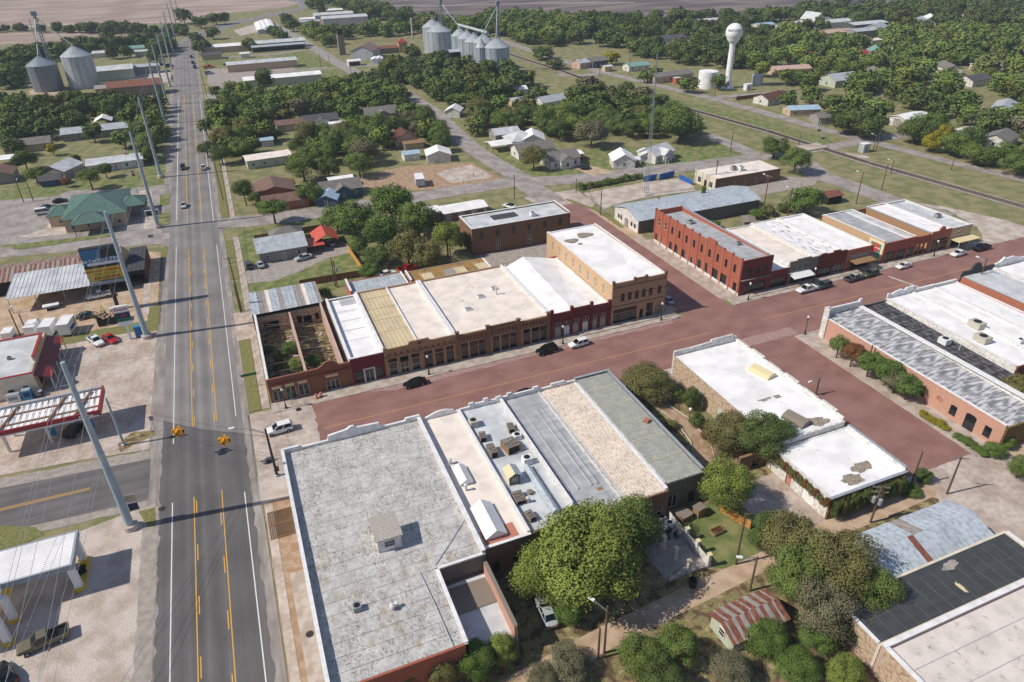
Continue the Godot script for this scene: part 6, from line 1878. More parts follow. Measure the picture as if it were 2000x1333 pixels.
# ---- west of the highway --------------------------------------------------------------------------------------
func west_side()->void:
	# gas station shop
	var b:=row_building({label="gas station shop with a pale roof and red trim",category="shop",x0=-66,x1=-45.0,z0=-158.4,z1=-141.0,h=[4.7,4.7,4.9,4.7],walls=["cream_paint","cream_paint","tan_siding","cream_paint"],roof=4.4,roof_north=4.6,roofs="pale_grey_roof",copings="sn",coping="red_fascia",thick=0.4,south=[[16.0,0.9,1.0,1.1,0.0,0,0,"frame_dark","glass","window"],[18.6,0.9,0.9,1.3,0.0,0,1,"frame_dark","glass","window"]],east=[[2.0,0.4,3.0,2.2,0.0,2,0,"frame_dark","glass","shop_window"],[6.0,0.1,2.0,2.4,0.0,1,0,"frame_dark","glass","door"],[9.0,0.4,3.0,2.2,0.0,2,0,"frame_dark","glass","shop_window"],[12.8,0.4,2.6,2.2,0.0,1,0,"frame_dark","glass","shop_window"]]})
	var pf:=Mb.new()
	pf.span(10.1,10.5,4.9,5.8,-5.5,4.0)
	put("raised_front",pf,"tan_siding",b)
	var pc:=Mb.new()
	pc.span(10.02,10.58,5.8,5.95,-5.6,4.1)
	put("coping",pc,"red_fascia",b)
	var em:=Mb.new()
	for q in [[-1.8,0.35],[-1.0,0.45],[-0.2,0.35],[0.6,0.4]]:
		em.span(10.5,10.56,5.3 - q[1],5.3+q[1],q[0] - 0.3,q[0]+0.3)
	put("shop_emblem",em,"sign_yellow",b)
	var aw:=Mb.new()
	aw.plate(pv([0,0,17.0,0,17.0,3.2,0,3.2]),v3(13.3,2.95,8.5),v3(0,0,-1),v3(-0.92,0.38,0).normalized(),0.15)
	put("awning",aw,"maroon_metal",b)
	for q in [[8.6,5.6],[-8.4,-5.8]]:
		var gm:=Mb.new()
		gm.plate([v2(q[0],0),v2(q[1],0),v2((q[0]+q[1])*0.5,0.9)],v3(13.35,2.95,0),v3(0,0,-1),Vector3.UP,0.15)
		put("awning_gable",gm,"bright_red_metal",b)
	for i in 6:
		var pm:=Mb.new()
		pm.tube(v3(13.1,0,-8.2+i*3.3),v3(13.1,2.9,-8.2+i*3.3),0.11,0.11,8)
		put("awning_post",pm,"frame_white",b)
	roof_box("roof_vent","small grey vent on the gas station shop's roof","vent",v3(-50.2,4.5,-149.2),v3(0.7,0.5,0.7),"ac_grey")
	# pump canopy
	var t:=thing("fuel_canopy","gas pump canopy with an open white ribbed top and red edge","canopy",v3(-40.5,0,-124.6))
	for q in [["s",-9.5,9.0,4.0],["n",-9.5,9.0,-4.0]]:
		var m:=Mb.new()
		m.span(q[1],q[2],4.6,5.6,q[3] - 0.15,q[3]+0.15)
		put("fascia",m,mat["red_fascia" if q[0]=="s" else "grey_coping"],t)
		var w:=Mb.new()
		w.span(q[1],q[2],4.5,4.75,q[3] - 0.2,q[3]+0.2)
		put("white_band",w,"box_white",t)
	var e:=Mb.new()
	e.span(9.0,9.3,4.5,5.75,-4.15,4.15)
	put("fascia",e,"red_fascia",t)
	for i in 19:
		var p:=Mb.new()
		p.span(-0.36,0.36,0,0.05,-3.8,3.8)
		p.span(-0.36,-0.3,0.05,0.13,-3.8,3.8)
		var o:=put("roof_panel",p,"white_roof",t)
		o.position=v3(-9.0+i*0.97,5.12,0)
	var bm:=Mb.new()
	for z in [-1.2,2.0]:
		bm.span(-9.5,9.0,5.2,5.34,z - 0.2,z+0.2)
	for x in [-5.5,2.0,6.2]:
		bm.box(v3(x,5.42,0.3),v3(0.4,0.2,8.0),Basis(Vector3.UP,-0.25))
	put("beam",bm,"brown_brick",t)
	var dk:=Mb.new()
	dk.span(-9.5,9.0,4.45,4.52,-3.9,3.9)
	put("soffit",dk,"box_white",t)
	for x in [-6.5,0.0,6.0]:
		for z in [-2.4,2.4]:
			var pm:=Mb.new()
			pm.span(x - 0.2,x+0.2,0,4.5,z - 0.2,z+0.2)
			put("column",pm,"frame_white",t)
	words(t,"Exxon",v3(7.0,4.95,4.2),Vector3.RIGHT,0.8,"letter_white")
	for q in [[-34.3,-124.4,"blue fuel pump nearest the highway under the red edged canopy"],[-40.5,-124.5,"blue fuel pump in the middle of the red edged canopy"]]:
		var pu:=thing("fuel_pump",q[2],"fuel pump",v3(q[0],0.06,q[1]))
		var m:=Mb.new()
		m.span(-0.4,0.4,0.15,1.9,-0.3,0.3)
		put("cabinet",m,"machine_blue",pu)
		var m2:=Mb.new()
		m2.span(-0.44,0.44,1.9,2.15,-0.34,0.34)
		put("head",m2,"box_white",pu)
		var m3:=Mb.new()
		m3.span(-0.9,0.9,0,0.15,-1.5,1.5)
		put("island",m3,"pale_concrete",pu)
	for q in [["ice_chest","white ice chest by the shop's south wall",-49.2,-139.9,2.2,1.5,1.0,"box_white"],["vending_machine","blue vending box by the shop's south wall",-46.8,-139.8,1.5,2.0,1.1,"machine_blue"],["trash_bin","dark bin beside the blue vending box",-45.0,-139.9,1.3,1.0,0.8,"black_paint"]]:
		var o:=thing(q[0],q[1],"cabinet",v3(q[2],0.06,q[3]))
		var m:=Mb.new()
		m.span(-q[4]*0.5,q[4]*0.5,0.0,q[5],-q[6]*0.5,q[6]*0.5)
		put("cabinet",m,mat[q[7]],o)
		var m2:=Mb.new()
		m2.span(-q[4]*0.52,q[4]*0.52,q[5],q[5]+0.12,-q[6]*0.52,q[6]*0.52)
		put("lid",m2,"grey_coping",o)
		var m3:=Mb.new()
		m3.span(-q[4]*0.36,q[4]*0.36,q[5]*0.3,q[5]*0.8,q[6]*0.5,q[6]*0.53)
		put("front_panel",m3,mat["deep_blue" if q[7]=="machine_blue" else "ac_grey"],o)
	# price sign
	t=thing("price_sign","tall gas price sign with a white head and red and green price panels","sign",v3(-29.5,0,-156.9))
	var pm2:=Mb.new()
	pm2.span(-0.22,0.22,0,5.0,-0.22,0.22)
	put("post",pm2,"box_white",t)
	for q in [[6.9,8.4,"sign_white"],[5.6,6.85,"deep_blue"],[4.7,5.55,"sign_green"],[3.6,4.65,"box_white"]]:
		var m:=Mb.new()
		m.span(-1.4,1.4,q[0],q[1],-0.25,0.25)
		put("panel",m,mat[q[2]],t)
	words(t,"Exxon",v3(0,7.7,0.27),Vector3.RIGHT,0.95,"letter_red")
	words(t,"///",v3(0.1,6.2,0.27),Vector3.RIGHT,0.9,"sign_red")
	t=thing("ice_box","blue ice cabinet beside the foot of the tall steel pole","cabinet",v3(-27.7,0.06,-157.4))
	var ib:=Mb.new()
	ib.span(-0.7,0.7,0,2.4,-0.6,0.6)
	put("cabinet",ib,"ice_blue",t)
	var il:=Mb.new()
	il.span(-0.75,0.75,2.4,2.6,-0.65,0.65)
	put("lid",il,"machine_blue",t)
	# closed station canopy at the lower left
	t=thing("station_canopy","white ribbed station canopy on white and yellow pillars, lower left","canopy",v3(-39,0,-86.2))
	var fm:=Mb.new()
	fm.span(-9,7.6,4.6,5.5,3.0,3.25)
	fm.span(-9,7.6,4.6,5.5,-3.6,-3.35)
	fm.span(7.35,7.6,4.6,5.5,-3.35,3.0)
	put("fascia",fm,"grey_coping",t)
	for i in 17:
		var p:=Mb.new()
		p.span(-9,7.3,0,0.05,-0.17,0.17)
		p.span(-9,7.3,0.05,0.11,-0.17,-0.12)
		put("roof_panel",p,"white_roof",t).position=v3(0,5.42,-3.1+i*0.38)
	var wing:=Mb.new()
	wing.span(-9,-0.8,5.3,5.5,3.25,9.0)
	wing.span(-1.05,-0.8,4.5,5.3,3.25,9.0)
	put("wing_roof",wing,"white_roof",t)
	var so:=Mb.new()
	so.span(-9,7.3,4.5,4.58,-3.3,2.95)
	put("soffit",so,"box_white",t)
	for q in [[6.9,2.3],[6.9,-3.0],[-0.6,4.6],[-0.6,8.4],[-0.9,-2.8]]:
		var m:=Mb.new()
		m.span(q[0] - 0.45,q[0]+0.45,0.5,4.5,q[1] - 0.35,q[1]+0.35)
		put("pillar",m,"box_white",t)
		var m2:=Mb.new()
		m2.lathe(v3(q[0],0,q[1]),pv([0.75,0,0.75,0.55,0,0.56]),12)
		put("pillar_base",m2,"curb_yellow",t)
	for q in [[7.0,-0.4,5.6],[-2.6,-0.2,5.0]]:
		var m:=Mb.new()
		m.span(q[0] - 0.6,q[0]+0.6,0,0.18,q[1] - q[2]*0.5,q[1]+q[2]*0.5)
		put("island",m,"curb_yellow",t)
	var tyres:=Mb.new()
	for i in 5:
		tyres.tube(v3(6.9+0.35*(i % 2),0.5+0.2*i,-0.6+0.5*(i % 3)),v3(6.9+0.35*(i % 2),0.75+0.2*i,-0.6+0.5*(i % 3)),0.4,0.4,12)
	tag(put("tyre_stack",_moved(tyres,v3(-39,0,-86.2)),"tyre"),"stack of black tyres between the canopy's highway-side pillars","tyres")
	patch("forecourt","pale_concrete",0.06,pv([-22.9,-98.0,-22.8,-60,-22.8,10,-90,10,-90,-84,-44,-91,-34,-96]),0.15)
	rect("road_edge","gravel",0.075,-24.6,-22.4,-97,20,0.25)
	patch("verge","verge",0.07,pv([-45.03,-102.3,-39.84,-99.8,-38.48,-97.5,-40.71,-96.6,-44.02,-96.6,-49.7,-99.1,-50.9,-104.6]),0.15)
	patch("verge","verge",0.08,pv([-25.37,-97.1,-22.93,-97,-22.66,-92.4,-23.89,-92.9]),0.1)
	patch("verge","leaf_litter",0.08,pv([-29.57,-117,-27.21,-119.6,-23.76,-118.6,-23.21,-117,-26.86,-115.8,-28.98,-114.1]),0.12)
	# feed store: rusty roof, tin canopy, leaning disc, black roof
	b=house("feed_store","open feed store with a long rusty striped metal roof","store",v2(-56,-200.2),0,29,11.5,3.6,1.3,"rusty_tin","charred","stripes")
	t=thing("tin_canopy","pale tin canopy roof on posts before the feed store","canopy",v3(-48.0,0,-188.8))
	for i in 20:
		var p:=Mb.new()
		var d:=v3(0,-0.9,13.6)
		p.plate(pv([0,0,0.9,0,0.9,13.7,0,13.7]),v3(-9+i*0.9,3.9,6.8),Vector3.RIGHT,v3(0,0.9,-13.6).normalized(),0.05)
		p.tube(v3(-9+i*0.9,3.94,6.8),v3(-9+i*0.9,4.84,-6.8),0.05,0.05,4,false)
		put("roof_sheet",p,"pale_grey_roof",t)
	for x in [-8.6,-3.0,3.0,8.6]:
		for z in [6.4,-6.0]:
			var pm:=Mb.new()
			pm.tube(v3(x,0,z),v3(x,3.9 if z > 0 else 4.7,z),0.09,0.09,6)
			put("post",pm,"galvanised",t)
	t=thing("billboard","double billboard, blue law firm panel above a yellow one, on one post","billboard",v3(-33.2,0,-174.2))
	var bp:=Mb.new()
	bp.tube(Vector3.ZERO,v3(0,12,-0.6),0.45,0.4,12)
	put("post",bp,"frame_dark",t)
	for q in [[11.9,15.9,"sign_blue"],[8.1,11.3,"sign_yellow"]]:
		var m:=Mb.new()
		m.span(-3.7,3.7,q[0],q[1],0.3,0.5)
		var pn:=put("panel",m,mat[q[2]],t)
		var fr:=Mb.new()
		fr.span(-3.85,3.85,q[1],q[1]+0.25,-0.9,0.55)
		fr.span(-3.85,3.85,q[0] - 0.3,q[0],-0.2,0.6)
		fr.span(-3.85,3.85,q[0],q[1],-0.9,0.25)
		put("frame",fr,"frame_dark",pn)
	var gp:=Mb.new()
	gp.span(-3.7,3.7,7.2,8.0,0.3,0.9)
	put("catwalk",gp,"grey_coping",t)
	var ph:=Mb.new()
	ph.span(0.3,3.4,13.6,15.7,0.5,0.53)
	put("photo_panel",ph,"frame_dark",t)
	var wh:=Mb.new()
	wh.span(-3.0,3.6,11.95,12.6,0.5,0.53)
	put("white_strip",wh,"box_white",t)
	words(t,"The Carlson",v3(-1.6,13.15,0.54),Vector3.RIGHT,1.0,"letter_white","Droid Serif")
	words(t,"Law Firm",v3(1.95,13.2,0.54),Vector3.RIGHT,1.0,"letter_white","Droid Serif")
	words(t,"RESIDENTIAL & COMMERCIAL",v3(0,10.5,0.52),Vector3.RIGHT,0.62,"letter_red")
	words(t,"Homes - Lots - Land",v3(0,9.7,0.52),Vector3.RIGHT,0.5,"letter_green")
	words(t,"830-635-4039",v3(0.2,8.75,0.52),Vector3.RIGHT,0.9,"letter_red")
	t=thing("leaning_panel","tall tan wedge-shaped panel standing beside the billboard","sign back",v3(-31.4,0,-195.5))
	var lp:=Mb.new()
	lp.plate(pv([-4.5,1.2,4.0,1.0,3.0,5.4,-1.5,8.6,-3.2,6.0]),Vector3.ZERO,v3(0.15,0,-0.99).normalized(),Vector3.UP,0.2)
	put("panel",lp,"tan_siding",t)
	var lq:=Mb.new()
	lq.tube(v3(0.2,0,-2),v3(0.2,5,-2),0.12,0.12,6)
	lq.tube(v3(0.2,0,2),v3(0.2,5,2),0.12,0.12,6)
	put("post",lq,"pole_wood",t)
	b=row_building({called="shed",label="dark grey roofed shed beside the billboard, nearest the highway",category="shed",x0=-31.2,x1=-27.0,z0=-203.5,z1=-187.0,h=[3.6,3.9,3.8,3.8],walls=["charred","dark_brick","dark_brick","dark_brick"],roof=3.7,roof_north=3.95,roofs="black_roof",south=[[0.5,0.1,3.2,2.6]]})
	ribs(b,-2.1,2.1,-8.2,8.2,3.78,4.0,1.0,"black_roof",0.06)
	b=row_building({called="shed",label="low dark shed wall under the billboards",category="shed",x0=-38.0,x1=-31.3,z0=-200,z1=-184.5,h=[3.2,3.2,3.2,3.2],walls=["charred","charred","charred","charred"],roof=3.1,roof_north=3.3,roofs="rusty_tin",south=[[1.0,0.1,4.8,2.4]]})
	# bank with green hipped roofs
	b=house("bank","tan bank building with green hipped metal roofs","bank",v2(-42.8,-247.5),0,17,24,4.1,3.4,"green_metal","tan_siding","hip win ridgecap")
	for q in [["bank_wing",-43.6,-233.8,9.5,6.2,3.9,1.9,"hip ridgecap open","drive-through porch with a green hipped roof, south side of the bank"],["bank_wing",-32.6,-246.0,6.5,9.0,3.9,1.7,"hip ridgecap open","drive-through porch with a green hipped roof facing the highway"],["bank_wing",-53.4,-247.6,6.0,9.4,3.5,1.6,"hip ridgecap win","low green hipped wing on the bank's car park side"]]:
		house(q[0],q[8],"bank",v2(q[1],q[2]),0,q[3],q[4],q[5],q[6],"green_metal","tan_siding",q[7])
	t=thing("bank_sign","white framed dark sign board at the bank's highway drive","sign",v3(-27.2,0,-237.3))
	var sp:=Mb.new()
	sp.span(-2.0,2.0,0.9,3.0,-0.15,0.15)
	put("frame",sp,"box_white",t)
	var si:=Mb.new()
	si.span(-1.75,1.75,1.2,2.75,0.15,0.18)
	put("panel",si,"black_paint",t)
	var st:=Mb.new()
	st.span(-1.6,-1.3,0,0.9,-0.1,0.1)
	st.span(1.3,1.6,0,0.9,-0.1,0.1)
	put("leg",st,"galvanised",t)
	t=thing("flagpole","flagpole with a red and white flag before the bank","flag",v3(v2(-32.77,-263.9).x,0,v2(-32.77,-263.9).y))
	var fp:=Mb.new()
	fp.tube(Vector3.ZERO,v3(0,9,0),0.07,0.04,6)
	put("pole",fp,"galvanised",t)
	var fl:=Mb.new()
	fl.plate(pv([0,0,0.9,-0.5,0.9,-2.2,0,-1.9]),v3(0,8.9,0),Vector3.RIGHT,Vector3.UP,0.03)
	put("flag",fl,"letter_red",t)
	var fl2:=Mb.new()
	fl2.plate(pv([0,-0.4,0.9,-0.9,0.9,-1.3,0,-0.8]),v3(0,8.9,0.03),Vector3.RIGHT,Vector3.UP,0.02)
	put("stripe",fl2,"letter_white",t)

# ---- silos, tanks, farm and far buildings ---------------------------------------------------------------------
func silo(label:String,at:Vector2,d:float,h:float,cone:float,material:="silo_steel",group:="",sides:=26)->Node3D:
	var t:=thing("grain_silo",label,"grain silo",v3(at.x,0,at.y),0.0,group)
	var prof:=[]
	var r:=d*0.5
	var n:=int(h/1.1)
	for i in n+1:
		var y:=h*i/n
		prof.append(v2(r,y))
		if i < n:
			prof.append(v2(r+0.07,y+h/n*0.5))
	var m:=Mb.new()
	m.lathe(Vector3.ZERO,prof,sides)
	put("drum",m,mat[material],t)
	var c:=Mb.new()
	c.lathe(v3(0,h,0),[v2(r+0.15,-0.05),v2(0.6,cone),v2(0.6,cone+0.6),v2(0,cone+0.7)],sides)
	put("cone_roof",c,mat["tin" if material=="silo_steel" else "galvanised"],t)
	var rb:=Mb.new()
	for i in sides:
		var a:=TAU*i/sides
		rb.tube(v3(cos(a)*(r+0.1),h,sin(a)*(r+0.1)),v3(cos(a)*0.6,h+cone+0.06,sin(a)*0.6),0.06,0.04,4,false)
		if i % 2==0:
			rb.tube(v3(cos(a)*(r+0.08),0,sin(a)*(r+0.08)),v3(cos(a)*(r+0.08),h,sin(a)*(r+0.08)),0.08,0.08,4,false)
	put("stiffener",rb,"galvanised",t)
	var ld:=Mb.new()
	for s in [-0.25,0.25]:
		ld.tube(v3(s,0,r+0.25),v3(s,h,r+0.25),0.05,0.05,4,false)
	put("ladder",ld,"galvanised",t)
	return t

func fields_and_farms()->void:
	silo("squat dark steel silo at the far left, beside the tall elevator leg",v2(-90.1,-495),15.5,14.0,4.6,"old_silo_steel")
	silo("bright galvanised silo with bold ribs, right of the squat dark one",v2(-71.5,-495),16.0,17.5,5.2,"silo_steel")
	var t:=thing("elevator_leg","tall grain elevator leg with slanting spouts over the two left silos","grain elevator",v3(v2(-87.4,-507).x,0,v2(-87.4,-507).y))
	var m:=Mb.new()
	for q in [[-0.8,-0.8],[0.8,-0.8],[0.8,0.8],[-0.8,0.8]]:
		m.tube(v3(q[0],0,q[1]),v3(q[0]*0.7,38,q[1]*0.7),0.2,0.16,5)
	for i in 19:
		m.tube(v3(-0.8,i*2.0,0.8),v3(0.8,i*2.0+2.0,0.8),0.1,0.1,4,false)
		m.tube(v3(0.8,i*2.0,-0.8),v3(-0.8,i*2.0+2.0,-0.8),0.1,0.1,4,false)
	put("tower",m,"galvanised",t)
	var h:=Mb.new()
	h.span(-1.3,1.3,38,40.5,-1.3,1.3)
	put("head_house",h,"galvanised",t)
	var s1:Vector2=v2(-90.1,-495) - v2(-87.4,-507)
	var s2:Vector2=v2(-71.5,-495) - v2(-87.4,-507)
	for q in [[s1,19.0],[s2,23.0]]:
		var sp:=Mb.new()
		sp.tube(v3(0,37.5,0),v3(q[0].x,q[1],q[0].y),0.32,0.32,6)
		put("spout",sp,"galvanised",t)
	var vp:=Mb.new()
	vp.tube(v3(s1.x*0.75,18,s1.y*0.75),v3(s1.x*0.65,37.5,s1.y*0.65),0.25,0.2,6)
	put("riser",vp,"galvanised",t)
	# the main silo group
	silo("silver silo at the back left of the silo pair",v2(147.6,-510),14.5,17.5,4.6)
	silo("silver silo at the front right of the silo pair",v2(146.8,-493),16.5,16.5,4.8)
	silo("leftmost of the row of four tall silver silos under the conveyor",v2(154.5,-472),11.5,15.5,4.4)
	silo("second from the left of the four tall silver silos under the conveyor",v2(154.5,-458),12.0,15.5,4.4)
	silo("third from the left of the four tall silver silos under the conveyor",v2(153.6,-442),12.0,15.5,4.4)
	silo("fourth of the tall silver silos, half hidden behind the slim one",v2(156.5,-432),13.0,16.0,4.6)
	silo("slim silver silo standing in front of the big right-hand silo",v2(149.2,-417),7.0,15.5,4.0,"silo_steel","",18)
	silo("biggest and rightmost silver silo of the group",v2(157.7,-414),15.0,15.5,4.8)
	for q in [[v2(148.3,-490),34.0,pv([147.6,-510,146.8,-493,154.5,-472]),"four-legged elevator spouts rising over the silo pair"],[v2(161.8,-421),37.0,pv([156.5,-432,149.2,-417,157.7,-414]),"elevator leg with spouts rising over the big right-hand silo"]]:
		var a:Vector2=q[0]
		t=thing("elevator_leg",q[3],"grain elevator",v3(a.x,0,a.y))
		m=Mb.new()
		for c in [[-0.7,-0.7],[0.7,-0.7],[0.7,0.7],[-0.7,0.7]]:
			m.tube(v3(c[0],0,c[1]),v3(c[0]*0.7,q[1],c[1]*0.7),0.16,0.14,4)
		put("tower",m,"galvanised",t)
		h=Mb.new()
		h.span(-1.1,1.1,q[1],q[1]+2.0,-1.1,1.1)
		put("head_house",h,"galvanised",t)
		for b in q[2]:
			var sp:=Mb.new()
			var d:Vector2=b - a
			sp.tube(v3(0,q[1] - 0.5,0),v3(d.x,20.5,d.y),0.28,0.28,6)
			put("spout",sp,"galvanised",t)
	t=thing("conveyor","covered conveyor bridge running over the four silver silos","conveyor")
	m=Mb.new()
	var ca:Vector2=v2(154.6,-474)
	var cb:Vector2=v2(157.5,-428)
	m.tube(v3(ca.x,21.5,ca.y),v3(cb.x,21.5,cb.y),0.9,0.9,6)
	put("gallery",m,"tin",t)
	var lg:=Mb.new()
	for i in 4:
		var p:=ca.lerp(cb,i/3.0)
		lg.tube(v3(p.x,19.0,p.y),v3(p.x,21.5,p.y),0.2,0.2,5)
	put("strut",lg,"galvanised",t)
	# water tower
	var wt:Vector2=v2(251.5,-317.2)
	t=thing("water_tower","white ball-topped water tower on a single flared stem","water tower",v3(wt.x,0,wt.y))
	var prof:=[]
	for q in [[3.3,0],[2.6,1.2],[1.9,3.0],[1.6,5.5],[1.5,20.5],[1.7,22.0]]:
		prof.append(v2(q[0],q[1]))
	m=Mb.new()
	m.lathe(Vector3.ZERO,prof,24)
	put("stem",m,"tank_white",t)
	prof=[v2(1.7,22.0),v2(3.0,23.6)]
	for i in 15:
		var a:=-0.62+(PI*0.5+0.62)*i/14.0
		prof.append(v2(4.35*cos(a),27.4+4.35*sin(a)))
	m=Mb.new()
	m.lathe(Vector3.ZERO,prof,32)
	put("tank",m,"tank_white",t)
	m=Mb.new()
	m.tube(v3(0,31.7,0),v3(0,32.6,0),0.25,0.2,8)
	put("vent",m,"tail_red",t)
	var text:="BARTLETT"
	for i in text.length():
		var f:=v2(-wt.x,-wt.y).normalized().angle()+(3.5 - i)*0.2
		var dir:=v3(cos(f),0,sin(f))
		words(t,text[i],v3(0,28.6,0)+dir*4.18,dir.cross(Vector3.UP)*-1.0,1.5,"letter_navy","Droid Sans",true,(Vector3.UP*0.96 - dir*0.28).normalized())
	var tk:Vector2=v2(243.1,-323.3)
	t=thing("water_tank","broad white water storage tank beside the water tower","water tank",v3(tk.x,0,tk.y))
	m=Mb.new()
	m.lathe(Vector3.ZERO,pv([5.0,0,5.0,8.2,4.8,8.4]),32)
	put("drum",m,"tank_white",t)
	m=Mb.new()
	m.lathe(Vector3.ZERO,pv([5.05,8.35,4.7,8.5,0,9.0]),32)
	put("roof",m,"tank_white",t)
	tk=v2(270.2,-316.4)
	t=thing("water_tank","small grey steel tank to the right of the water tower","water tank",v3(tk.x,0,tk.y))
	m=Mb.new()
	m.lathe(Vector3.ZERO,pv([2.9,0,2.9,5.0,2.8,5.1]),24)
	put("drum",m,"silo_steel",t)
	m=Mb.new()
	m.lathe(Vector3.ZERO,[v2(2.95,5.05),v2(0,6.0)],24)
	put("roof",m,"tin",t)
	# old wooden elevator, chimney mast, satellite dish
	var oe:Vector2=v2(87.6,-537)
	t=thing("old_elevator","narrow weathered timber elevator tower beside the striped barn","tower",v3(oe.x,0,oe.y))
	m=Mb.new()
	m.span(-2.2,2.2,0,13,-2.2,2.2)
	put("shaft",m,"grey_timber",t)
	m=Mb.new()
	m.span(-1.6,1.6,13,17,-1.6,1.6)
	put("head_house",m,"charred",t)
	var cm:Vector2=v2(153,-588)
	t=thing("mast","pale bare mast standing among the trees left of the silos","mast",v3(cm.x,0,cm.y))
	m=Mb.new()
	m.tube(Vector3.ZERO,v3(0,16,0),0.9,0.8,8)
	put("shaft",m,"pale_concrete",t)
	m=Mb.new()
	m.span(-1.1,1.1,16,17,-1.1,1.1)
	put("cap",m,"charred",t)
	var sd:Vector2=v2(281.2,-501)
	t=thing("satellite_dish","white satellite dish among the far trees left of the water tower","dish",v3(sd.x,0,sd.y))
	m=Mb.new()
	m.tube(Vector3.ZERO,v3(0,3,0),0.3,0.3,6)
	put("stand",m,"galvanised",t)
	m=Mb.new()
	m.tube(v3(0,4.5,0),v3(-0.5,4.8,1.2),0.5,2.8,16)
	put("reflector",m,"box_white",t)
	house("metal_building","long pale metal building with a white roof on the pale lot, left of the highway","building",v2(-58.3,-517),2,25,17,6,1.6,"pale_grey_roof","mint_siding","enddoor")
	house("metal_building","lower grey extension behind the long pale metal building","building",v2(-41.35,-528),2,20,9,4.5,1,"tin","grey_siding","enddoor")
	house("warehouse","old grey warehouse with a rusty red roof and roof cupola","warehouse",v2(-41.53,-455),0,27,12,5.5,2.4,"rusty_tin","grey_timber","chimney")
	house("shed","pale lean-to at the left end of the rusty warehouse","shed",v2(-58.3,-467),0,9,9,3.5,1.2,"patchy_tin","grey_timber","")
	house("house","white-roofed house among the dark trees left of the highway","house",v2(-73.4,-619),0,10,7,3,1.2,"pale_grey_roof","white_paint","")
	house("house","green-roofed house among the trees near the highway's first bend","house",v2(-50.9,-632),0,13,7,3,1.5,"teal_roof","white_paint","")
	house("house","pale flat-roofed house just right of the green-roofed one","house",v2(-43.84,-611),0,12,6,3,0.8,"pale_grey_roof","white_paint","")
	house("long_shed","long white shed by the trees at the highway bend","shed",v2(13.44,-598),0,36,9,4,1.4,"white_roof","tan_siding","")
	house("dark_house","low dark-roofed house right of the highway, near the parked cars","house",v2(1.44,-566),0,13,8,3,1.4,"shingle_dark","tan_siding","")
	house("small_hut","small white kiosk beside the dark-roofed house","hut",v2(23.2,-559),0,6,4,3,0.6,"box_white","white_paint","")
	house("long_shed","wide low shop building with two white roofs and a dark front","shop",v2(49.75,-595),0,40,9,4.5,1.6,"pale_grey_roof","tan_siding","darkfront")
	house("long_shed","dark-fronted annex before the wide low shop building","shop",v2(48.9,-583),0,38,6,3.6,0.8,"tin","shingle_dark","darkfront")
	house("long_shed","tan brick shed with a white roof beside the meadow","shed",v2(30.29,-506),0,43,9,4.5,1.2,"pale_grey_roof","tan_siding","")
	house("long_shed","bright white-roofed hall behind the tree clump, right of the highway","hall",v2(36.46,-446),0,43,10,4.5,1.2,"white_roof","mint_siding","")
	house("storage_row","left row of the white storage sheds by the diagonal lane","storage shed",v2(47.44,-719),88,62,7,3,0.8,"white_roof","tin","")
	house("storage_row","middle row of the white storage sheds by the diagonal lane","storage shed",v2(51.9,-729),88,62,7,3,0.8,"white_roof","tin","")
	house("storage_row","right row of the white storage sheds by the diagonal lane","storage shed",v2(56.5,-740),88,55,7,3,0.8,"white_roof","tin","")
	house("metal_hall","farther of two long metal halls before the dark ploughed field","hall",v2(117.5,-743),0,36,14,7,1.5,"pale_grey_roof","tin","")
	house("metal_hall","nearer of two long metal halls before the dark ploughed field","hall",v2(120,-700),0,40,14,8,1.5,"pale_grey_roof","silo_steel","")
	house("shed","rusty block at the left end of the nearer metal hall","shed",v2(106.6,-703),0,14,10,6,0.8,"rusty_tin","timber","")
	house("shed","small pale shed at the back of the far yard","shed",v2(128.3,-802),0,16,8,5,1,"white_roof","tin","")
	house("long_shed","low pale shed standing in the far meadow","shed",v2(94.6,-722),0,28,8,4,1,"tin","mint_siding","")
	house("long_shed","white-roofed hut behind the low pale far shed","shed",v2(95.1,-745),0,18,7,4,1,"white_roof","tin","")
	house("barn","barn with a red and white striped metal roof","barn",v2(99.6,-513),62,19,15,6,3,"rusty_tin","tin","stripes")
	house("barn","low rust-brown barn roof among trees right of the striped barn","barn",v2(113,-530),0,26,9,3.5,1.2,"rusty_tin","grey_timber","")
	house("hut","small white and dark hut beside the lane junction","hut",v2(86.3,-489),0,8,6,3,0.7,"box_white","white_paint","darkfront")
	house("round_bin","left of two short white storage bins by the striped barn","bin",v2(100.5,-489),75,8,4.4,3,0.9,"white_roof","box_white","")
	house("round_bin","right of two short white storage bins by the striped barn","bin",v2(103.4,-490),75,8,4.4,3,0.9,"white_roof","box_white","")
	house("hut","little brick tower hut with a red roof left of the silos","hut",v2(128.8,-527),0,6,6,7,2,"red_metal","tan_brick","hip")
	house("shed","dark loading shed between the silo pair and the row of silos","shed",v2(145.3,-460),0,6,8,8,1,"tin","charred","")

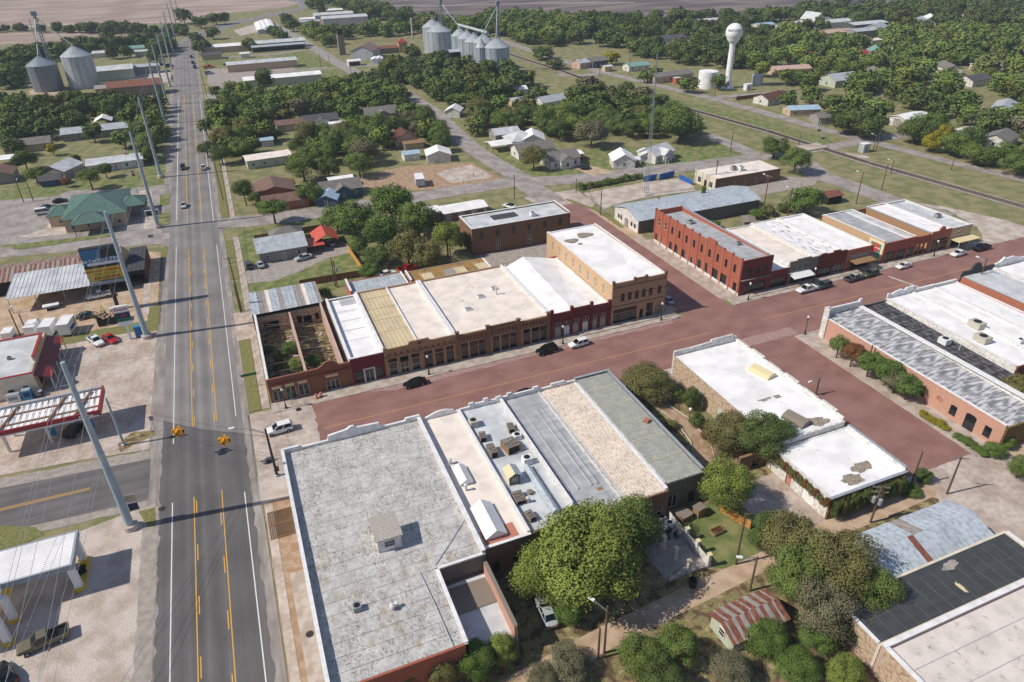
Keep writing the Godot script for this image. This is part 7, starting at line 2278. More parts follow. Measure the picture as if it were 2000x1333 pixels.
# ---- poles, masts, lines --------------------------------------------------------------------------------------
func utilities()->void:
	var tp:=[[-26.2,-93.7,30.0,"nearest steel transmission pole, at the lower left forecourt"],[-26.2,-156.1,29.6,"steel transmission pole beside the blue ice cabinet"],[-25.6,-228.3,29.0,"steel transmission pole at the bank's corner"],[-26.0,-283.0,28.6,"steel transmission pole on the grass north of the bank"],[-26.0,-373.0,29.0,"steel transmission pole beside the dark trees on the highway's left"],[-25.6,-417.0,29.0,"steel transmission pole left of the far crossing"],[-25.0,-470.0,29.0,"steel transmission pole by the pale lot of the metal building"],[-24.6,-535.0,29.0,"steel transmission pole past the metal building"],[-24.0,-600.0,29.0,"steel transmission pole where the highway begins to bend"],[-22.5,-665.0,29.0,"steel transmission pole before the farm track"],[-21.5,-735.0,29.0,"farthest but one steel transmission pole, in the ploughed field"],[-20.0,-830.0,29.0,"farthest steel transmission pole in the ploughed field"]]
	for q in tp:
		steel_pole(q[3],v2(q[0],q[1]),q[2])
	var t:=thing("power_lines","pale transmission wires strung along the steel poles","wires")
	var pts:=[v3(-26.6,30.0,40.0)]
	for q in tp:
		pts.append(v3(q[0],q[2],q[1]))
	for w in [[0.0,0.0],[1.3,0.8],[-1.3,3.4],[1.3,6.0]]:
		var m:=Mb.new()
		for i in pts.size() - 1:
			span_wire(m,pts[i]+v3(w[0],-w[1],0),pts[i+1]+v3(w[0],-w[1],0),1.4,0.022)
		put("wire",m,"wire",t)
	var m2:=Mb.new()
	for s in [-1.6,-0.9,0.9,1.6]:
		m2.tube(v3(-26.2+s*0.4,15,-93.7),v3(-34+s*2.2,7.5,-60),0.025,0.025,4,false)
	put("service_wire",m2,"wire",t)
	t=thing("pole_sign_board","tan and blue boards hung low on the nearest steel pole","sign",v3(-26.2,0,-93.7))
	for q in [[4.6,"tan_siding"],[2.9,"deep_blue"]]:
		var m:=Mb.new()
		m.span(0.55,1.9,q[0],q[0]+1.3,-0.5,-0.42)
		put("board",m,mat[q[1]],t)
	# span wire signals
	var pa:=v2(-28.5,-116.1)
	var pb:=v2(-4.3,-96.9)
	for q in [[pa,10.3,"steel signal pole by the gas station's corner",false],[pb,9.8,"dark signal pole with a lamp arm at the wide corner building",true]]:
		var p:=thing("signal_pole",q[2],"signal pole",v3(q[0].x,0,q[0].y))
		var m:=Mb.new()
		m.tube(Vector3.ZERO,v3(0,q[1],0),0.24,0.16,10)
		put("pole",m,mat["pole_steel" if not q[3] else "frame_dark"],p)
		var bm:=Mb.new()
		bm.lathe(Vector3.ZERO,pv([0.4,0,0.4,0.3,0.25,0.4]),10)
		put("base",bm,"galvanised",p)
		if q[3]:
			var am:=Mb.new()
			am.line([v3(0,8.8,0),v3(-2.2,10.2,-0.6),v3(-4.6,10.6,-1.2)],0.06,6)
			put("lamp_arm",am,"galvanised",p)
			var lm:=Mb.new()
			lm.box(v3(-4.9,10.55,-1.3),v3(0.9,0.2,0.4))
			put("lamp_head",lm,"box_white",p)
			var bx:=Mb.new()
			bx.box(v3(0.35,1.6,0.2),v3(0.4,0.8,0.4))
			put("control_box",bx,"frame_dark",p)
	t=thing("signal_span_wire","wire hung with the signals across the highway crossing","wires")
	var sw:=Mb.new()
	span_wire(sw,v3(pa.x,8.6,pa.y),v3(pb.x,8.4,pb.y),1.3,0.035)
	span_wire(sw,v3(pa.x,9.6,pa.y),v3(pb.x,9.2,pb.y),0.9,0.03)
	put("wire",sw,"dark_wire",t)
	for q in [[-18.2,-107.9,"yellow four-way signal on the left, above the crossing"],[-11.1,-102.2,"yellow four-way signal on the right, above the crossing"]]:
		var g:=thing("traffic_signal",q[2],"traffic signal",v3(q[0],5.3,q[1]),0.0,"signals over the crossing")
		var hm:=Mb.new()
		hm.tube(v3(0,1.0,0),v3(0,2.2,0),0.05,0.05,6)
		hm.span(-0.22,0.22,0.1,1.0,-0.22,0.22)
		put("hanger",hm,"signal_yellow",g)
		for k in 4:
			var a:=TAU*k/4.0+0.3
			var hd:=Mb.new()
			hd.box(v3(cos(a)*0.55,0.5,sin(a)*0.55),v3(0.4,1.15,0.42),Basis(Vector3.UP,-a))
			var ho:=put("signal_head",hd,"signal_yellow",g)
			for y in [0.15,0.5,0.85]:
				var vm:=Mb.new()
				vm.tube(v3(cos(a)*0.74,y,sin(a)*0.74),v3(cos(a)*0.96,y,sin(a)*0.96),0.15,0.15,8)
				put("visor",vm,mat["signal_yellow" if y != 0.5 else "frame_dark"],ho)
	# lattice radio mast
	var rp:=v2(123.9,-190.4)
	t=thing("radio_mast","tall thin lattice radio mast in the storage yard","mast",v3(rp.x,0,rp.y))
	var lm2:=Mb.new()
	for k in 3:
		var a:=TAU*k/3.0
		lm2.tube(v3(cos(a)*0.8,0,sin(a)*0.8),v3(cos(a)*0.18,43.6,sin(a)*0.18),0.08,0.05,5)
	put("leg",lm2,"galvanised",t)
	var br:=Mb.new()
	for i in 29:
		var y:=i*1.5
		var r0:=lerpf(0.8,0.18,y/43.6)
		var r1:=lerpf(0.8,0.18,(y+1.5)/43.6)
		for k in 3:
			var a:=TAU*k/3.0
			var b:=TAU*(k+1)/3.0
			br.tube(v3(cos(a)*r0,y,sin(a)*r0),v3(cos(b)*r1,y+1.5,sin(b)*r1),0.035,0.035,3,false)
	put("bracing",br,"galvanised",t)
	var mb:=Mb.new()
	mb.span(-1.6,1.6,0,0.3,-1.6,1.6)
	put("base",mb,"pale_concrete",t)
	wood_pole("utility pole left of the grass strip, before the second crossing",v2(-5.68,-160.5),14,1,0,90,false)
	wood_pole("leaning short utility pole beside the grass-strip pole",v2(-5.96,-159.8),7.45,0,0,0,false)
	wood_pole("utility pole on the verge opposite the bank",v2(-5.92,-246),14,1,0,90,false)
	wood_pole("left of the pair of poles behind the grey tin roofed block",v2(17.18,-164.4),8.02,0,0,0,false)
	wood_pole("right of the pair of poles, with a transformer, behind the grey tin roofed block",v2(17.55,-163.6),7.59,0,1,0,false)
	wood_pole("utility pole with transformers beside the brown two-storey block",v2(48.97,-168.3),9.12,2,2,0,false)
	wood_pole("bare pole in the yard before the big trees",v2(42.16,-166.7),5.12,0,0,0,false)
	wood_pole("pole at the street corner by the bare lot",v2(82.9,-205.1),8.23,0,0,0,false)
	wood_pole("pole at the storage yard's north-west corner",v2(104,-202.2),4.74,0,0,0,false)
	wood_pole("pole on the verge before the storage yard",v2(101.2,-179.9),7.98,0,0,0,false)
	wood_pole("utility pole behind the red corner building",v2(117.4,-173.6),5.57,1,0,0,false)
	wood_pole("vine-hung pole standing through the pale blue roof line",v2(133.6,-173.4),6.15,0,0,0,false)
	wood_pole("lamp pole with two lamp heads in the gravel lot",v2(148.5,-162.3),11.14,1,0,0,true)
	wood_pole("utility pole with crossarm at the beige hall's corner",v2(148.9,-187.6),8.92,2,0,0,false)
	wood_pole("tall pole behind the far end shops",v2(178.1,-154.7),10.13,0,0,0,true)
	wood_pole("pole in the grass by the far concrete lane",v2(195.4,-161.1),8.69,0,0,0,false)
	wood_pole("pole on the lawn by the railway lane bend",v2(177.5,-216.9),8.55,0,0,0,false)
	wood_pole("utility pole left of the dark round tree behind the corner row",v2(151.8,-155.4),8.75,1,1,0,true)
	wood_pole("pole rising over the shop with the drinks sign",v2(157.1,-131.9),4.19,0,0,0,false)
	wood_pole("thin pole behind the roofless narrow shop",v2(171.7,-144.5),4,0,0,0,false)
	wood_pole("dark pole with a lamp arm at the right-edge brick building",v2(155.9,-96.1),9.18,1,0,0,true)
	wood_pole("dark leaning pole at the lower rear block's corner",v2(88.4,-53.8),7.14,0,0,0,false)
	wood_pole("pole with a crossarm on the concrete street end",v2(92.1,-50.3),7.53,1,0,60,false)
	wood_pole("utility pole with two transformers beside the alley",v2(76.6,-50.4),7.31,2,3,60,false)
	wood_pole("bare timber pole at the back lawn's edge",v2(53.3,-51.8),9.74,0,0,0,false)
	wood_pole("pole with a white lamp and crossarm among the alley trees",v2(52.2,-47.35),6.59,1,0,60,true)
	wood_pole("pole with a long white street lamp in the foreground",v2(29.68,-46.76),8.81,0,0,30,true)
	wood_pole("short bare pole beside the foreground lamp pole",v2(28.61,-46.37),5.87,0,0,0,false)
	wood_pole("left of the two floodlight poles behind the gas station shop",v2(-52.8,-168.4),7.06,0,0,0,true)
	wood_pole("right of the two floodlight poles behind the gas station shop",v2(-51.3,-168.2),5.71,0,0,0,true)
	wood_pole("left of the two poles at the bank car park's edge",v2(-68.7,-273.8),7.78,0,0,0,true)
	wood_pole("right of the two poles at the bank car park's edge",v2(-65.9,-274.1),6.38,0,0,0,false)
	wood_pole("pole beside the diagonal lane at the tan brick shed's meadow",v2(65.3,-491),9.91,0,0,0,false)
	wood_pole("pole right of the meadow pole on the diagonal lane",v2(71.4,-494),6.89,0,0,0,false)
	wood_pole("pole at the bend of the diagonal lane",v2(73.8,-431),9.8,0,0,0,false)
	wood_pole("pole at the lane end left of the town trees",v2(91.4,-418),6.92,0,0,0,false)
	wood_pole("street lamp pole on the side street, white corner building",v2(92.7,-79.2),4,0,0,90,true)
	wood_pole("pole beside the pink brick building's trees",v2(108.1,-82.1),5.68,0,0,0,false)
	wood_pole("pole in the rail meadow before the long grass",v2(207.3,-213.2),5.59,0,0,0,false)
	wood_pole("left pole at the level crossing's far lane",v2(227.8,-195.8),6.36,0,0,0,true)
	wood_pole("right pole at the level crossing's far lane",v2(228.1,-194.9),8.01,0,0,0,false)
	wood_pole("pole by the far lane, towards the right edge",v2(233.4,-166.5),4.51,0,0,0,false)
	wood_pole("pole by the far lane, at the right edge",v2(246.1,-167),5.46,0,0,0,false)
	wood_pole("pole in the dry grass by the railway, right",v2(211.2,-172.1),4.94,0,0,0,true)
	wood_pole("pole in the meadow beside the railway crossing lane",v2(196.6,-406),6.73,0,0,0,false)
	wood_pole("pole by the lane beyond the railway, left of the pink brick house",v2(210,-408),6.23,0,0,0,false)
	wood_pole("pole by the lane near the level crossing cabin",v2(208.9,-380.2),5.09,0,0,0,false)
	wood_pole("pole at the lane junction beyond the railway",v2(225.5,-374.7),10.13,1,0,0,false)
	wood_pole("pole before the broad white tank",v2(234.4,-304.6),6.69,0,0,0,false)
	wood_pole("pole right of the highway by the town trees",v2(-5.86,-382),7.3,0,0,0,false)
	wood_pole("pole right of the highway by the gravel lot",v2(-5.98,-428),14,0,0,0,false)
	street_lamp("ornamental lamp before the ruined shop's left windows",v2(-0.62,-115.7))
	street_lamp("ornamental lamp before the diamond-brick shop",v2(27.44,-115.8))
	street_lamp("ornamental lamp before the dark red shop",v2(57.2,-115.5))
	street_lamp("ornamental lamp before the two-storey tan building",v2(81.9,-115.7))
	street_lamp("ornamental lamp at the red corner building",v2(105.9,-115.7))
	street_lamp("ornamental lamp on the south corner by the pink brick building",v2(106.7,-97.7))
	street_lamp("ornamental lamp before the crested shop",v2(165.7,-115.7))
	street_lamp("ornamental lamp near the white awning",v2(125.3,-115.8))

# ---- houses -----------------------------------------------------------------------------------------------------
func town_houses()->void:
	var t:Node3D
	house("house","long house with an L-shaped pale metal roof, left of the highway","house",v2(-53.9,-362.6),2,26,9,3.2,1.6,"tin","grey_siding","win")
	house("carport","white peaked carport behind the long pale-roofed house","carport",v2(-52.4,-382.9),90,8,7,2.8,1.6,"white_roof","white_paint","open")
	house("house","dark grey shingled house among trees at the far left","house",v2(-78.4,-350.6),2,17,9,3,1.8,"shingle_grey","tan_siding","win")
	house("mobile_home","long white house with a pale grey roof under the leaning bare tree","house",v2(-42.12,-305.7),3,19,9.5,3,1.2,"pale_grey_roof","white_paint","win chimney")
	house("house","house with a rust-streaked white gable roof left of the long white house","house",v2(-60.4,-303.8),62,11,10,3,1.9,"pale_grey_roof","grey_siding","win")
	house("shed","dark blue garden shed under the small trees","shed",v2(-62.2,-291.6),0,6.5,4.5,2.4,1.2,"shingle_dark","blue_siding","")
	house("house","brown-roofed house cut by the left edge above the bank car park","house",v2(-80.3,-305.7),90,10,9,3.2,1.6,"shingle_brown","grey_siding","win")
	house("carport","white flat carport at the left edge","carport",v2(-83.9,-329.4),0,7,7,2.8,0.4,"white_roof","white_paint","open")
	house("mobile_home","pale green flat-roofed trailer house beside the highway","house",v2(12.56,-283.4),4,16.5,8,3.2,0.3,"cream_roof","mint_siding","win")
	house("hut","small white porch hut at the trailer house's highway end","hut",v2(6.61,-284.1),0,3,4,2.4,0.3,"cream_roof","white_paint","")
	house("house","brown brick ranch house with a wide shingle roof","house",v2(10.55,-243.5),90,12,13,3,2,"shingle_brown","orange_brick","win")
	house("garage","side wing of the brown brick ranch house","house",v2(12.92,-231.3),0,14,7.5,2.8,1.5,"shingle_brown","orange_brick","win")
	house("shed","rusty red lean-to behind the ranch house","shed",v2(15.67,-249.1),0,4.5,5,2.4,0.6,"rusty_tin","timber","")
	house("house","blue-grey house with a grey shingle roof and a front gable","house",v2(31.28,-234.2),2,13,8.5,3.2,2.2,"shingle_grey","teal_siding","win gablet")
	house("house","little pale blue roofed wing before the blue-grey house","house",v2(26.31,-227.8),70,8,6.5,2.6,1.4,"sky_blue_roof","blue_siding","win")
	house("shed","white shed roof behind the blue-grey house","shed",v2(33.26,-244.3),0,8,4,2.8,0.5,"white_roof","white_paint","")
	house("house","grey-sided house with a pale standing-seam metal roof","house",v2(7.17,-192.3),1,12.6,11,3.2,1.9,"tin","grey_siding","win seams")
	house("house","small hipped grey roof behind the grey-sided house","house",v2(9.52,-199.9),0,8.5,6,3,1.7,"shingle_grey","white_paint","hip")
	house("carport","red-roofed carport with open front behind the grey-sided house","carport",v2(19.46,-193.5),90,7.5,6,2.6,1.6,"bright_red_metal","charred","open")
	house("lean_to","low red flat roof beside the red-roofed carport","shed",v2(16.16,-190.8),0,4,5.5,2.2,0.3,"bright_red_metal","charred","open")
	house("storage_units","left white-roofed storage unit row half hidden by trees","storage shed",v2(52.5,-199),0,6,7,2.8,0.4,"white_roof","tin","")
	house("storage_units","long white-roofed storage unit row with red roll doors","storage shed",v2(61,-198.3),2,17,6.5,2.8,0.8,"white_roof","tin","rolldoor reddoor")
	house("house","small brown-roofed house deep among the trees right of the highway","house",v2(27.31,-335.1),0,13,8,3,1.3,"shingle_brown","tan_siding","")
	house("house","charcoal-roofed house with a small gable, among the town trees","house",v2(40.94,-336.1),0,15,9,3,2,"shingle_dark","white_paint","gablet")
	house("house","grey house with a pedimented front porch, middle of the town trees","house",v2(68,-333.9),2,15,10,3.6,2.4,"shingle_grey","grey_siding","win gablet porch")
	house("house","steep dark red-brown roofed house among the town trees","house",v2(67.4,-287.6),90,9,9.5,3,2.8,"shingle_red","tan_siding","win")
	house("shed","brown flat lean-to below the dark red-brown roof","shed",v2(69.1,-280.2),0,8,5,2.4,0.4,"timber","tan_siding","")
	house("house","white metal roof half hidden by trees behind the bare lot","house",v2(73.4,-259.1),78,8,9,3,1.6,"white_roof","white_paint","")
	house("shed","pale blue shed roof under the trees left of the white metal roof","shed",v2(64,-265),0,6,5,2.6,0.6,"sky_blue_roof","white_paint","")
	house("house","white cottage half hidden in trees below the silos","house",v2(101.3,-324.7),60,8,7,3,1.8,"white_roof","white_paint","")
	house("shed","white hut at the left among the trees by the trailer house","shed",v2(14.54,-311.7),0,5,5,2.6,0.6,"sky_blue_roof","white_paint","")
	house("shed","white van-sized shed beside the charcoal-roofed house","shed",v2(47.23,-326.7),0,8,4,2.6,0.4,"white_roof","white_paint","")
	house("house","pale metal roof at the left of the white house cluster","house",v2(107.7,-276.3),0,11,8,3,1.6,"pale_grey_roof","grey_siding","win")
	house("carport","white metal carport roof before the white house cluster","carport",v2(101.8,-261.5),0,13,7,2.8,0.7,"white_roof","white_paint","open")
	house("house","tall pyramid white metal roof in the white house cluster","house",v2(109.4,-263.2),0,11,10,3.4,2.6,"pale_grey_roof","white_paint","hip")
	house("house","right-hand white gable roof in the white house cluster","house",v2(114.1,-261.7),70,10,9,3.4,2.2,"white_roof","white_paint","win")
	house("house","grey shingled roof in front of the white house cluster","house",v2(108.5,-248.8),0,15,8,3.2,2,"shingle_grey","white_paint","win")
	house("house","white house with grey roof and a steep left gable, by the trampoline","house",v2(112.6,-232.7),2,12,9,3.4,2,"shingle_grey","white_paint","win gablet")
	house("shed","red garden shed with a white roof behind the trampoline house","shed",v2(120.1,-236.6),0,5.5,5,2.6,0.5,"white_roof","dark_brick","")
	house("house","small white cottage with a bright metal roof and a porch, alone on the lawn","house",v2(133,-222.2),70,9,8,3,2.2,"white_roof","white_paint","win porch")
	house("house","white house with a gabled porch by the lane, behind the radio mast","house",v2(148.1,-223),20,11,8,3.2,2.2,"pale_grey_roof","white_paint","win gablet porch")
	house("garage","small white garage at the left of the gabled porch house","garage",v2(144.2,-224),70,6,5,2.6,1.2,"pale_grey_roof","white_paint","")
	house("house","white gable-ended house among trees above the lawn","house",v2(149.7,-320.5),12,15,8,3.6,2,"tin","white_paint","win")
	house("shed","small pale hut at the clearing's edge below the silos","hut",v2(135.9,-331.6),0,6,5,3,0.8,"tin","tan_siding","")
	house("house","white bits of a house under trees by the rail meadow","house",v2(147.8,-355.3),0,6,6,3,1.2,"white_roof","white_paint","")
	house("house","pink brick house along the lane beyond the railway","house",v2(216.7,-410),8,18,9,3.5,1.4,"tin","pink_siding","win")
	house("house","dark-walled house to the right of the pink brick one","house",v2(221.6,-408),8,11,9,4,1.6,"shingle_grey","shingle_dark","win")
	house("house","green-roofed white house left of the yellowish roadside tree","house",v2(236.8,-385.9),0,14,8,3,1.4,"teal_roof","white_paint","win")
	house("shed","tiny white hut beyond the railway lane","hut",v2(219.6,-390.7),0,5,4,3,0.5,"pale_grey_roof","tan_siding","")
	house("long_shed","long brown-roofed building with parked pickups before it","building",v2(236.3,-349.4),3,26,9,3.4,1.4,"shingle_grey","tan_siding","win")
	house("long_shed","low dark-roofed house deep in the wood left of the water tower","house",v2(306.5,-464),0,30,12,4,2,"shingle_dark","white_paint","")
	house("house","red-brown roofed white house by the brown fence, right of the water tower","house",v2(248.8,-279.5),10,15,9,3,1.8,"shingle_red","white_paint","win chimney")
	house("house","pale blue metal roofed house beside the railway lane","house",v2(244.6,-254),-18,14,8,3,1,"sky_blue_roof","tan_siding","win")
	house("garage","grey garage with double doors beside the railway lane","garage",v2(243.9,-237.3),-15,12,8,3.2,1.2,"shingle_grey","grey_siding","rolldoor")
	house("shed","white shed with a long pale roof right of the big dark tree","shed",v2(271.8,-219.3),4,15,8,3.6,1,"white_roof","white_paint","enddoor")
	house("house","white gabled house with a grey roof at the right edge","house",v2(275.8,-181.1),20,13,9,3.2,2,"shingle_grey","white_paint","win")
	house("house","white shed corner under the trees right of the white long shed","shed",v2(276,-195.7),10,9,5,2.6,0.5,"cream_roof","white_paint","")
	house("house","grey-roofed pale house with a dark porch, mid right woods","house",v2(308,-296.7),0,17,12,3.6,2.4,"tin","mint_siding","win porch")
	house("house","pointed grey gable roof just right of the grey-roofed pale house","house",v2(334.6,-298.3),60,12,10,3.6,2.6,"shingle_grey","white_paint","")
	house("house","long pale brown roof left of the grey-roofed pale house","house",v2(306.5,-333.4),-12,22,9,3.2,1.4,"pink_siding","tan_siding","")
	house("house","bright red metal roofed house in the right-hand woods","house",v2(377,-355.4),0,18,10,3.2,2.2,"flag_red_roof","white_paint","hip")
	house("house","pale yellow house with a green roof right of the red-roofed one","house",v2(392.9,-354),50,14,9,3.4,2.2,"teal_roof","cream_paint","win")
	house("house","blue-roofed house farther right in the woods","house",v2(419,-357.2),0,14,8,3.2,1.6,"sky_blue_roof","white_paint","")
	house("house","teal-roofed house near the right edge of the woods","house",v2(414,-290.9),50,18,9,3.4,2.4,"teal_roof","mint_siding","win")
	house("house","grey lavender roofed house left of the teal-roofed one","house",v2(384.6,-294.2),60,16,9,3.4,1.8,"shingle_grey","white_paint","")
	house("house","white flat-roofed house beside the teal-roofed one","house",v2(408,-291.9),0,10,7,3,0.5,"white_roof","cream_paint","")
	house("house","dark-roofed house in the woods above the white gabled house","house",v2(367.8,-264.9),0,14,10,3.2,1.8,"shingle_dark","white_paint","")
	house("house","grey-green roofed greenhouse-like house at the far right","house",v2(326.5,-216.9),30,16,8,3,1.4,"tin","mint_siding","")
	house("house","small pink gable peeping from the trees on the near right woods","house",v2(346.9,-365.2),0,6,6,3,1.6,"bright_red_metal","white_paint","")
	house("house","little white roof left of the yellow trees","house",v2(368.2,-397.8),0,8,5,3,0.8,"sky_blue_roof","white_paint","")
	house("house","pale flat house with a tan wall above the red-roofed house","house",v2(422,-403),0,18,9,4,0.6,"cream_roof","tan_siding","")
	house("house","white cube house right of the pale flat house","house",v2(421,-384.1),0,9,8,4.5,0.6,"cream_roof","cream_paint","")
	house("house","wide low house with pale roof at the field's edge","house",v2(427,-430),0,36,12,4,1.4,"pink_siding","tan_siding","")
	house("house","white church-like gable at the field's edge","church",v2(459,-483),90,16,10,6,5,"pale_grey_roof","white_paint","")
	house("house","white-walled house right of the church-like gable","house",v2(467,-489),0,28,12,4,1.6,"shingle_grey","white_paint","")
	house("house","grey-white long house right of the white-walled one at the field's edge","house",v2(470,-475),0,36,12,4,1.6,"pale_grey_roof","white_paint","")
	house("house","white house half in trees left of the church-like gable","house",v2(426,-471),0,18,12,5,2,"pale_grey_roof","white_paint","")
	house("house","flat pale-roofed hall with dark walls in the upper right woods","hall",v2(480,-449),0,34,14,5,1,"pale_grey_roof","shingle_dark","")
	house("house","gabled pale house right of the flat pale-roofed hall","house",v2(475,-433),30,22,12,4,2.4,"tin","white_paint","")
	house("house","grey boxy house below the flat pale-roofed hall","house",v2(448,-421),0,22,14,5,0.8,"tin","grey_siding","")
	house("house","white gables far off under the ploughed field, left one","house",v2(535,-447),30,16,10,4,2,"pale_grey_roof","white_paint","")
	house("house","white gables far off under the ploughed field, middle one","house",v2(552,-450),50,18,10,4,2.4,"white_roof","white_paint","")
	house("house","pale pink roofs far off under the ploughed field, right","house",v2(577,-448),0,34,12,4,1.4,"pink_siding","white_paint","")
	house("house","white house strip at the far right edge of the woods","house",v2(552,-380.7),0,40,12,4,1,"pale_grey_roof","white_paint","")
	house("house","pale hut right of the water tower ball, in the woods","house",v2(415,-489),0,16,10,4,1.2,"sky_blue_roof","white_paint","")
	house("house","white hut on the wood's edge left of the water tower ball","house",v2(396.7,-538),0,22,10,4,1,"pale_grey_roof","white_paint","")
	house("shed","small rust-roofed hut behind the far end of the corner row","hut",v2(172,-159.8),0,5.5,4.5,2.6,0.8,"rusty_tin","charred","")
	house("shed","grey slatted crate hut behind the red corner building","hut",v2(135.4,-153.1),60,4.5,3,2.4,0.2,"grey_timber","grey_timber","")
	pass

# ---- cars -------------------------------------------------------------------------------------------------------
func traffic()->void:
	car("suv","white estate car turning out of the brick street","car",v2(-2.54,-108.9),184,"car_white",1.04)
	car("sedan","black sedan parked before the wine-red shop","car",v2(23.83,-113.3),184,"car_black",1)
	car("suv","charcoal sport utility parked before the longest tan front","car",v2(52.6,-113.8),184,"car_black",1.02)
	car("suv","white hatchback parked behind the charcoal sport utility","car",v2(59.9,-113.5),184,"car_white",0.95)
	car("pickup","white pickup truck at the kerb before the grey stone shop","pickup truck",v2(121.3,-113.6),183,"car_white",0.98)
	car("suv","dark minivan parked behind the white kerbside pickup","car",v2(126.3,-113.5),183,"car_grey",0.98)
	car("pickup","silver-grey pickup truck before the brown awning","pickup truck",v2(136.3,-113.6),3,"car_grey",0.98,"car_silver")
	car("suv","dark green sport utility nosed up to the silver-grey pickup","car",v2(141.6,-113.8),183,"car_green",1)
	car("sedan","white hatchback before the drinks sign shop","car",v2(152.9,-113.9),183,"car_white",0.95)
	car("sedan","white sedan before the crested shop","car",v2(171.9,-113.6),183,"car_white",1)
	car("pickup","black pickup truck under the end shop's canopy","pickup truck",v2(180.4,-113.7),183,"car_black",1)
	car("sedan","pale car standing in the shade east of the two-storey corner building","car",v2(88.1,-122.9),90,"car_silver",1)
	car("sedan","black car half hidden behind the street parapets","car",v2(42.44,-101.2),4,"car_black",0.98)
	car("sedan","silver car driving on the highway beside the bank","car",v2(-18.22,-244.8),-90,"car_silver",1)
	car("suv","dark car on the highway, left lane, before the trailer house","car",v2(-18.28,-290.7),-90,"car_dark_blue",1)
	car("pickup","white pickup on the highway, right lane","pickup truck",v2(-11.05,-287.2),90,"car_white",0.95)
	car("suv","dark pickup far up the highway, nearest of three","car",v2(-10.55,-531),-90,"car_dark_blue",1.1)
	car("sedan","dark car far up the highway, middle of three","car",v2(-11.55,-552),-90,"car_black",1.1)
	car("sedan","dark red car far up the highway, farthest of three","car",v2(-12.24,-579),-90,"car_dark_blue",1.1)
	car("pickup","white pickup parked by the gas station's grass","pickup truck",v2(-36.45,-158),-62,"car_white",0.95)
	car("sedan","red sports car parked beside the white pickup","car",v2(-33.59,-157.9),-62,"car_red",1)
	car("sedan","olive green sedan on the dirt lot before the trailers","car",v2(-39.54,-172.3),6,"car_green",1.02)
	car("pickup","white pickup with a rack under the tin canopy's edge","pickup truck",v2(-37.93,-182.8),185,"car_white",1)
	car("van","white van parked behind the bank","van",v2(-60.2,-257.9),5,"car_white",1)
	car("sedan","dark car parked beside the white van","car",v2(-59.8,-262.5),5,"car_dark_blue",1.05)
	car("sedan","dark car peeping from behind the bank's low wing","car",v2(-56.9,-268.2),5,"car_black",1)
	car("pickup","old olive pickup truck with an open bed at the lower left","pickup truck",v2(-35.39,-75.9),190,"car_olive",1.05)
	car("sedan","dark car nose at the lower left corner of the frame","car",v2(-39.02,-72.4),120,"car_black",1)
	car("suv","black sport utility under the fuel canopy","car",v2(-36.9,-123.9),68,"car_black",1.05)
	car("sedan","silver sedan parked on the grey-sided house's drive","car",v2(12.1,-184.8),193,"car_silver",1.05)
	car("sedan","pale gold car before the red-roofed carport","car",v2(20.7,-192.2),100,"car_silver",0.95)
	car("suv","dark car parked nearest the highway on the gravel drive","car",v2(-2.15,-185.9),95,"car_grey",1)
	car("sedan","pale green car parked on the gravel drive","car",v2(0.83,-185.3),95,"car_silver",0.98)
	car("sedan","white and black car on the grass beside the brown two-storey block","car",v2(78.3,-198.2),120,"car_white",1,"car_black")
	car("sedan","silver car parked under the big near tree","car",v2(25.45,-54.6),85,"car_silver",1.05)
	car("pickup","red pickup behind the grey tin roofed block","pickup truck",v2(36.54,-165.9),10,"car_red",1)
	car("sedan","white car between the trees behind the grey tin roofed block","car",v2(30.86,-165.1),10,"car_white",1)
	car("pickup","white pickup on the paved lot beyond the railway lane","pickup truck",v2(232.3,-361.1),10,"car_white",1.05)
	car("sedan","dark car on the paved lot beyond the railway lane","car",v2(232.1,-347.5),20,"car_black",1.1)
	car("van","white box van beside the trees at the far left","van",v2(-64.9,-361.1),95,"car_white",1.25)
	car("pickup","dark pickup at the pale lot of the metal building","pickup truck",v2(-48.93,-549),60,"car_dark_blue",1.2)
	car("sedan","white car on the pale lot of the metal building","car",v2(-39.9,-548),10,"car_white",1.2)
	car("sedan","dark car on the pale lot, nearest the highway","car",v2(-32.21,-555),20,"car_black",1.2)
	car("suv","dark car second from the highway on the pale lot","car",v2(-26.32,-545),20,"car_dark_blue",1.2)
	car("pickup","white pickup before the low dark-roofed house","pickup truck",v2(4.22,-577),10,"car_white",1.2)
	car("sedan","dark car on the gravel lot before the tan brick shed","car",v2(9.9,-531),5,"car_black",1.2)
	car("pickup","orange truck on the grass by the gravel lot","truck",v2(-1.81,-526),5,"orange_drum",1.3)
	car("suv","grey vehicles parked at the gravel lot's highway edge","car",v2(-2.54,-502),8,"car_silver",1.25)
	pass

